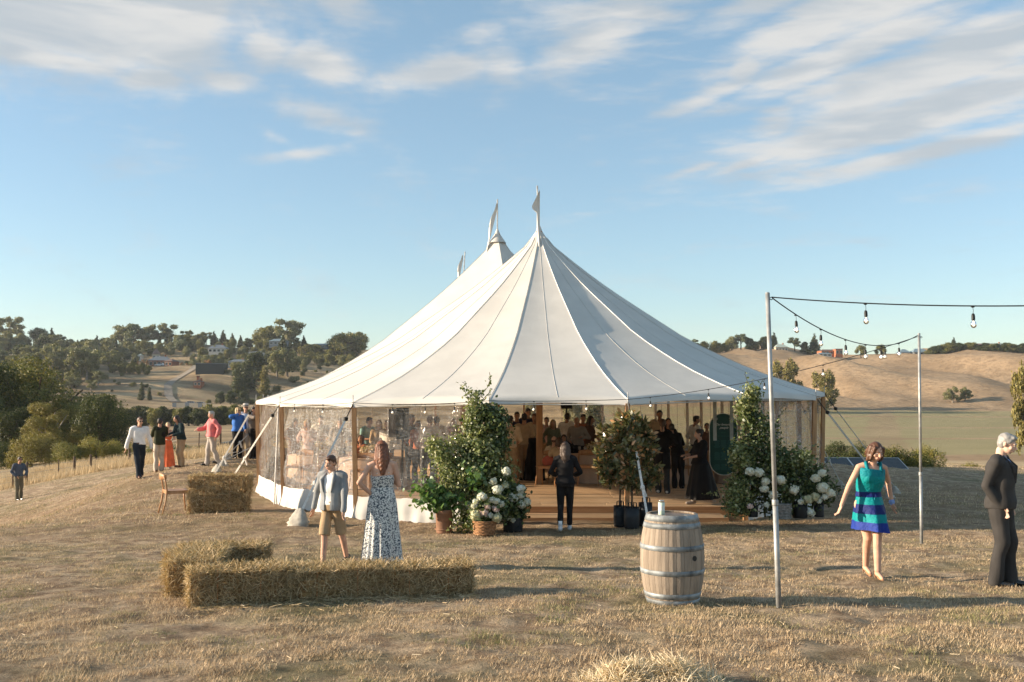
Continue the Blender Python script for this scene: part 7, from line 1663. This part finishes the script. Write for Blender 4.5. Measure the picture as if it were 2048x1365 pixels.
mb.add(VV, [tuple(range(N_))[::-1], tuple(range(N_, 2 * N_))] + [(i, i + 1, i + 1 + N_, i + N_) for i in range(n)]); mb.build('counter_top', M['wall_cream'], cb)
mb = MB(); mb.lathe([(.7, 0), (.7, .10)], 30, (-.2, .1, 0)); mb.build('plinth', M['deck_edge'], cb)
bx = empty('display_plinth', dk(975, 27.4), 'peach box plinth behind the vine column', 'plinth'); mb = MB(); mb.box((-.35, -.25, 0), (.35, .25, 1.0)); mb.build('plinth_body', M['counter'], bx); mb = MB(); mb.box((-.38, -.28, 1.003), (.38, .28, 1.04)); mb.build('plinth_top', M['wall_cream'], bx)
dr = empty('black_drape', dk(1069, 28.2), 'black draped stand directly left of the timber pole', 'drape'); mb = MB(); V = []; n = 30
for i in range(2):
    for j in range(n): a = 2 * math.pi * j / n; q = (.20 + .10 * (1 - i)) * (1 + .07 * math.sin(9 * a)); V.append((q * math.cos(a), q * math.sin(a), 1.18 * i))
mb.add(V, [(j, (j + 1) % n, n + (j + 1) % n, n + j) for j in range(n)] + [tuple(range(n, 2 * n))]); mb.build('cloth', black, dr, True)
M['flowers_mixed'] = leaf_mat('centrepiece_flowers', (.70, .50, .30), (.85, .78, .66), (.30, .30, .10), .3, .6, .2)
M['tglass'] = M['glass']
def table(loc, r, label, seed, nchair=0, grp='round tables under cream cloths', h=.76, rect=None):
    e = empty('round_table' if not rect else 'long_table', loc, label, 'table', grp); rs2 = random.Random(seed); n = 72; V = []
    for i, (z, f) in enumerate(((0.02, 1.06), (.25, 1.04), (.55, 1.015), (h - .02, 1.0), (h, .985))):
        for j in range(n):
            a = 2 * math.pi * j / n; q = r * f * (1 + (.035 * (1 - z / h)) * math.sin(22 * a + seed)); x, y_ = q * math.cos(a), q * math.sin(a)
            if rect: x = max(-rect[0] * f, min(rect[0] * f, x * 3)) ; y_ = max(-rect[1] * f, min(rect[1] * f, y_ * 3)); x += .02 * math.sin(22 * a) * (1 - z / h)
            V.append((x, y_, z))
    Fc = [(i * n + j, i * n + (j + 1) % n, (i + 1) * n + (j + 1) % n, (i + 1) * n + j) for i in range(4) for j in range(n)] + [tuple(4 * n + j for j in range(n))]
    o = mesh_obj('tablecloth', V, Fc, M['cloth'], e, True)
    mb = MB(); mb.lathe([(0, h - .03), (r * .96, h - .03), (r * .96, h - .008), (0, h - .008)], 20) if not rect else mb.box((-rect[0] * .9, -rect[1] * .9, h - .03), (rect[0] * .9, rect[1] * .9, h - .008)); mb.build('tabletop', M['pine'], e)
    # centrepiece
    c = empty('centrepiece', Vector(loc) + Vector((0, 0, h)), 'vase of cream flowers on ' + label.split(' with ')[0].split(' under ')[0], 'flowers', 'table centrepieces'); rs3 = np.random.RandomState(seed)
    P, Nn = crown_points(rs3, [((0, 0, .22), (.26, .20, .13)), ((.2, 0, .16), (.16, .14, .10)), ((-.2, 0, .18), (.16, .14, .12))], 620, .3); Vv, Ff = leaf_quads(P, Nn, .06, rs3, .8, .1, six=True); mesh_obj('blooms', Vv, Ff, M['flowers_mixed'], c)
    mb = MB(); mb.lathe([(0, 0), (.07, 0), (.09, .10), (.07, .12), (0, .11)], 16); mb.build('vase', whites, c, True)
    for k in range(7):
        a = 2 * math.pi * k / 7 + .3; x, y_ = .62 * r * math.cos(a), .62 * r * math.sin(a)
        if rect: x, y_ = rect[0] * .8 * (k / 3 - 1), -rect[1] * .5
        g = empty('wine_glass', Vector(loc) + Vector((x, y_, h)), 'clear stemmed wine glass standing on ' + label.split(' with ')[0].split(' under ')[0], 'glass', 'wine glasses on ' + label.split(' with ')[0].split(' under ')[0]); g.scale = (1.15,) * 3
        if not wg: 
            mb = MB(); mb.lathe([(.034, 0), (.03, .004), (.004, .008), (.004, .085)], 12); wg.append(mb.build('stem', M['glass'], None, True).data); mb = MB(); mb.lathe([(.004, .085), (.03, .11), (.037, .145), (.031, .185)], 12); wg.append(mb.build('bowl', M['glass'], None, True).data)
            for o in [o for o in COL.objects if o.data in wg]: bpy.data.objects.remove(o)
        for nm, me in (('stem', wg[0]), ('bowl', wg[1])): o = bpy.data.objects.new(nm, me); COL.objects.link(o); o.parent = g
    return e
wg = []
table(dk(1195, 27.6), .80, 'round table under a cream cloth behind the dark magnolias', 1)
table(dk(1365, 27.2), .62, 'small table with pleated cream cloth and glasses beside the black clad staff', 2)
table(dk(745, 26.0), .85, 'round table seen through the front clear wall', 3)
table(dk(640, 27.5), .85, 'round table behind the wrinkled clear wall', 4)
table(dk(900, 32.0), .85, 'round table deep in the tent behind the vine column', 5)
table(dk(1120, 33.0), .85, 'round table at the back behind the seated couple', 6)
table(dk(1480, 27.5), .80, 'round table right of the seating chart', 7)
cc = [(1176, 26.5, 175, 'wooden chair pushed in at the table right of the walking staff woman'), (1361, 26.3, 182, 'wooden chair at the small glass table by the black clad staff'), (1097, 26.3, 160, 'wooden chair with coral cushion under the seated couple'), (1122, 26.9, 195, 'wooden chair right of the coral cushioned chair'), (726, 25.0, 170, 'dark backed chair just behind the front clear wall'), (770, 25.2, 200, 'chair behind the floral dress woman, through the film'), (600, 26.5, 160, 'chair behind the wrinkled film near its left end'), (655, 26.2, 190, 'chair behind the wrinkled film near the strap'), (1440, 26.6, 185, 'wooden chair behind the seating chart')]
for px, d, rz, lb in cc: chair_copy(ch0, dk(px, d), R(rz) if False else R(rz - 180) , lb)
cu = mat('coral_cushion', (.55, .13, .08), .9, .1); mb = MB(); mb.ball((0, 0, -.02), (.17, .05, .15), 14, 9); o = mb.build('cushion', cu, None, True, dk(1097, 26.45, .66)); tag(o, 'coral red cushion against the back of the seated couple\'s chair', 'cushion')
# loudspeaker and screen
sp_ = empty('loudspeaker', dk(1133, 34.5), 'black loudspeaker on a stand above the guests, seen through the entrance', 'loudspeaker'); mb = MB(); mb.box((-.19, -.17, 1.95), (.19, .17, 2.6)); mb.build('cabinet', M['black'], sp_); mb = MB(); mb.tube([(0, 0, 0), (0, 0, 1.95)], .025, 8); mb.build('stand', M['black'], sp_)
sc_ = empty('dark_screen', dk(805, 25.6), 'tall dark grey screen standing inside behind the front clear wall', 'screen'); mb = MB(); mb.box((-.16, -.05, 1.25), (.16, .05, 2.05)); mb.build('display', mat('screen_black', (.015, .025, .028), .3, .05), sc_); mb = MB(); mb.box((-.36, -.04, 1.3), (-.17, .04, 2.02)); mb.build('side_panel', mat('screen_grey', (.13, .13, .14), .6, .05), sc_); mb = MB(); mb.tube([(0, 0, 0), (0, 0, 1.25)], .03, 8); mb.build('stand', M['black'], sc_)
# guests
tops = {'cream': C_('cream_shirt', (.62, .48, .33)), 'sand': C_('sand_shirt', (.50, .36, .22)), 'white': white, 'black': black, 'grey': C_('warm_grey_shirt', (.33, .29, .26)), 'navy': C_('navy_shirt', (.03, .035, .07)), 'pink': C_('pale_pink_shirt', (.66, .46, .44)), 'cyan': C_('aqua_shirt', (.30, .55, .58)), 'orange': C_('terracotta_top', (.50, .17, .09)), 'green': C_('sage_dress', (.22, .24, .16)), 'brown': C_('brown_dress', (.16, .08, .05)), 'tealy': C_('dark_teal_dress', (.02, .10, .10))}
G = [ # px, d, height, yaw, sex, top, bottom, hair, tone, seated, label
 (1021, 26.8, 1.84, 175, 'm', 'cream', 'khaki', ('short', 'dark'), 'light', 0, 'man in a cream shirt and tan trousers with his back turned at the bar'),
 (1049, 28.2, 1.88, 172, 'm', 'sand', 'khaki', ('short', 'dark'), 'tan', 0, 'broad man in a sand coloured shirt with his back turned at the bar'),
 (1036, 30.5, 1.90, 20, 'm', 'navy', 'navy', ('short', 'dark'), 'tan', 0, 'tall dark haired guest between the two men at the bar'),
 (1068, 29.6, 1.86, -30, 'm', 'cream', 'navy', ('short', 'brown'), 'tan', 0, 'guest partly behind the timber pole at the bar'),
 (1058, 31.5, 2.0, 0, 'm', 'navy', 'navy', ('short', 'dark'), 'tan', 0, 'tallest dark headed guest left of the timber pole'),
 (1000, 29.0, 1.78, 60, 'f', 'black', 'navy', ('wavy', 'dark'), 'tan', 0, 'dark haired guest half hidden by the vine column at the bar'),
 (985, 30.5, 1.82, 10, 'm', 'navy', 'navy', ('short', 'dark'), 'tan', 0, 'guest in navy behind the vine column'),
 (1092, 31.5, 1.72, -10, 'f', 'pink', 'khaki', ('bun', 'darkblond'), 'light', 0, 'guest with pinned up hair just right of the timber pole'),
 (1104, 29.8, 1.68, 5, 'f', 'green', 'navy', ('long', 'blond'), 'light', 0, 'woman with long blonde hair in a dark green dress'),
 (1133, 31.8, 1.84, 150, 'm', 'white', 'navy', ('short', 'dark'), 'tan', 0, 'man in a white shirt with dark hair below the loudspeaker'),
 (1156, 29.0, 1.76, -15, 'm', 'grey', 'navy', ('bald', 'brown'), 'tan', 0, 'bald man in a grey shirt standing behind the flower table'),
 (1167, 31.0, 1.82, 15, 'm', 'orange', 'navy', ('short', 'dark'), 'tan', 0, 'guest standing left of the long dark haired woman'),
 (1179, 30.0, 1.78, 60, 'f', 'brown', 'navy', ('long', 'dark'), 'tan', 0, 'woman with long dark hair behind the flower table'),
 (1108, 26.7, 1.72, 165, 'm', 'cream', 'khaki', ('bald', 'brown'), 'light', 1, 'seated bald man with his back to the entrance'),
 (1118, 26.35, 1.70, 175, 'f', 'sand', 'navy', ('bob', 'darkblond'), 'light', 1, 'seated short haired guest in a beige top beside the bald man'),
 (1128, 28.4, 1.70, 0, 'f', 'black', 'navy', ('wavy', 'dark'), 'tan', 1, 'seated dark haired woman facing the entrance'),
 (1199, 28.6, 1.70, 0, 'm', 'pink', 'navy', ('short', 'dark'), 'tan', 1, 'seated guest behind the magnolia leaves at the flower table'),
 (1245, 30.0, 1.84, 20, 'm', 'orange', 'navy', ('short', 'dark'), 'tan', 0, 'guest whose head shows above the left magnolia'),
 (1267, 30.5, 1.84, -20, 'm', 'black', 'navy', ('short', 'dark'), 'tan', 0, 'guest whose dark head shows between the magnolias'),
 (1318, 29.5, 1.96, 0, 'm', 'sand', 'navy', ('short', 'dark'), 'tan', 0, 'tall man in a sand coloured shirt behind the staff in black'),
 (1325, 24.3, 1.80, 178, 'f', 'black', 'black', ('pony', 'darkblond'), 'light', 0, 'staff woman in a black tunic with blonde ponytail, back turned, white shoes'),
 (1337, 27.5, 1.76, 10, 'f', 'black', 'black', ('wavy', 'dark'), 'tan', 0, 'dark haired guest right behind the black tunic woman'),
 (1356, 25.6, 1.68, 190, 'm', 'black', 'black', ('short', 'dark'), 'tan', 2, 'waiter in black leaning to reach across the glass table'),
 (1390, 29.3, 1.80, 120, 'm', 'white', 'navy', ('short', 'dark'), 'tan', 0, 'man in a white shirt alone in front of the back clear wall'),
 (1416, 28.5, 1.60, 20, 'f', 'brown', 'navy', ('bun', 'dark'), 'tan', 0, 'guest whose dark head shows left of the seating chart'),
 (722, 27.3, 1.74, -20, 'f', 'orange', 'navy', ('bob', 'brown'), 'tan', 1, 'seated guest in a terracotta top behind the front clear wall'),
 (737, 28.6, 1.76, 30, 'm', 'cyan', 'navy', ('short', 'dark'), 'light', 0, 'guest in an aqua shirt seen through the front clear wall'),
 (757, 28.0, 1.70, 10, 'f', 'sand', 'navy', ('long', 'blond'), 'light', 0, 'fair haired guest seen through the front clear wall'),
 (776, 27.0, 1.72, -30, 'm', 'white', 'navy', ('short', 'brown'), 'light', 0, 'guest in white behind the tall dark screen'),
 (822, 28.4, 1.84, 20, 'm', 'black', 'navy', ('short', 'dark'), 'tan', 0, 'guest in a dark suit right of the tall dark screen'),
 (838, 27.4, 1.70, -10, 'f', 'orange', 'navy', ('wavy', 'dark'), 'tan', 0, 'woman in terracotta through the film left of the white shirts'),
 (857, 26.6, 1.84, 170, 'm', 'white', 'navy', ('short', 'brown'), 'light', 0, 'man in a white shirt, back turned, through the front clear wall'),
 (877, 27.8, 1.80, 200, 'm', 'cream', 'navy', ('short', 'dark'), 'light', 0, 'man in a cream shirt through the film beside the vine column'),
 (905, 29.5, 1.72, 0, 'f', 'orange', 'navy', ('long', 'brown'), 'light', 0, 'woman in terracotta half hidden by the vine column'),
 (588, 28.5, 1.74, 20, 'f', 'brown', 'navy', ('long', 'dark'), 'tan', 0, 'dark haired guest behind the wrinkled film on its left side'),
 (618, 27.0, 1.74, -20, 'f', 'pink', 'khaki', ('bob', 'blond'), 'light', 0, 'blonde guest in pink behind the wrinkled film'),
 (640, 29.5, 1.80, 0, 'm', 'white', 'navy', ('short', 'dark'), 'light', 0, 'man in white in the middle of the wrinkled film'),
 (678, 27.6, 1.76, 10, 'm', 'grey', 'navy', ('short', 'grey'), 'light', 0, 'grey haired guest at the right of the wrinkled film'),
 (1440, 30.0, 1.76, 0, 'm', 'white', 'navy', ('short', 'brown'), 'light', 0, 'guest in white hidden behind the seating chart') ]
bots = {'khaki': khaki, 'navy': navy, 'black': black}
gi = 0
for (px, d, hh, yw, sx_, tp_k, bt, hr_, tn, seated, lb) in G:
    gi += 1; rg = random.Random(gi); kw = {}
    fem = sx_ == 'f'
    if seated == 1: kw = dict(hip=(0, .0, .52), footL=(.12, -.46), footR=(-.12, -.44), handL=(.14, -.34, .80), handR=(-.14, -.34, .80))
    elif seated == 2: kw = dict(lean=(.10, -.30), handR=(-.10, -.62, 1.15), handL=(.55, -.45, 1.02), elbL=(.3, .3, -.6))
    elif tp_k == 'black' and bt == 'black': kw = dict(handL=(.24, -.20, 1.12), handR=(-.24, -.20, 1.12), footL=(.11, -.05), footR=(-.10, .10))
    else: kw = dict(handL=(rg.uniform(.10, .28), rg.uniform(-.30, -.08), rg.uniform(.95, 1.2)), handR=(-rg.uniform(.10, .3), rg.uniform(-.30, .0), rg.uniform(.88, 1.2)), lean=(rg.uniform(-.03, .03), rg.uniform(-.06, .02)), head=(rg.uniform(-25, 25), rg.uniform(-2, 10), 0))
    if fem and tp_k in ('green', 'brown') : kw['skirt'] = (tops[tp_k], .35 if seated != 1 else .60, .22, 9, .25)
    elif gi == 21: kw['skirt'] = (black, .58, .20, 7, .25); kw['bottom'] = (C_('charcoal_trousers', (.05, .05, .048)), 1.0, .01)
    else: kw['bottom'] = (bots[bt], 1.0, .01)
    person('person', dk(px, d) if seated != 1 else dk(px, d), yawc(px) + R(yw), hh, lb, sx_, tn, vox=.022, hair=hr_, top=(tops[tp_k], -.08, .012), sleeve='long' if rg.random() < .6 else 'elbow', shoes=('trainer', whites) if gi == 21 else ('shoe', blackl), **kw)
# ---------------------------------------------------------------- thin late afternoon haze over the valley
hz = bpy.data.materials.new('air_haze'); hz.use_nodes = True; t = NT(hz.node_tree); t.n.clear()
pv = t.new('ShaderNodeVolumePrincipled'); pv.inputs['Color'].default_value = (.86, .90, .96, 1); pv.inputs['Density'].default_value = .00010; pv.inputs['Anisotropy'].default_value = .2
t.link(pv.outputs[0], t.new('ShaderNodeOutputMaterial').inputs['Volume'])
zlo = float(GZZ.min()) - 1.0; mb = MB(); mb.box((-1600, -200, zlo), (1600, 1560, 75)); o = mb.build('haze', hz); tag(o, 'thin pale haze over the valley', None, None, 'stuff')
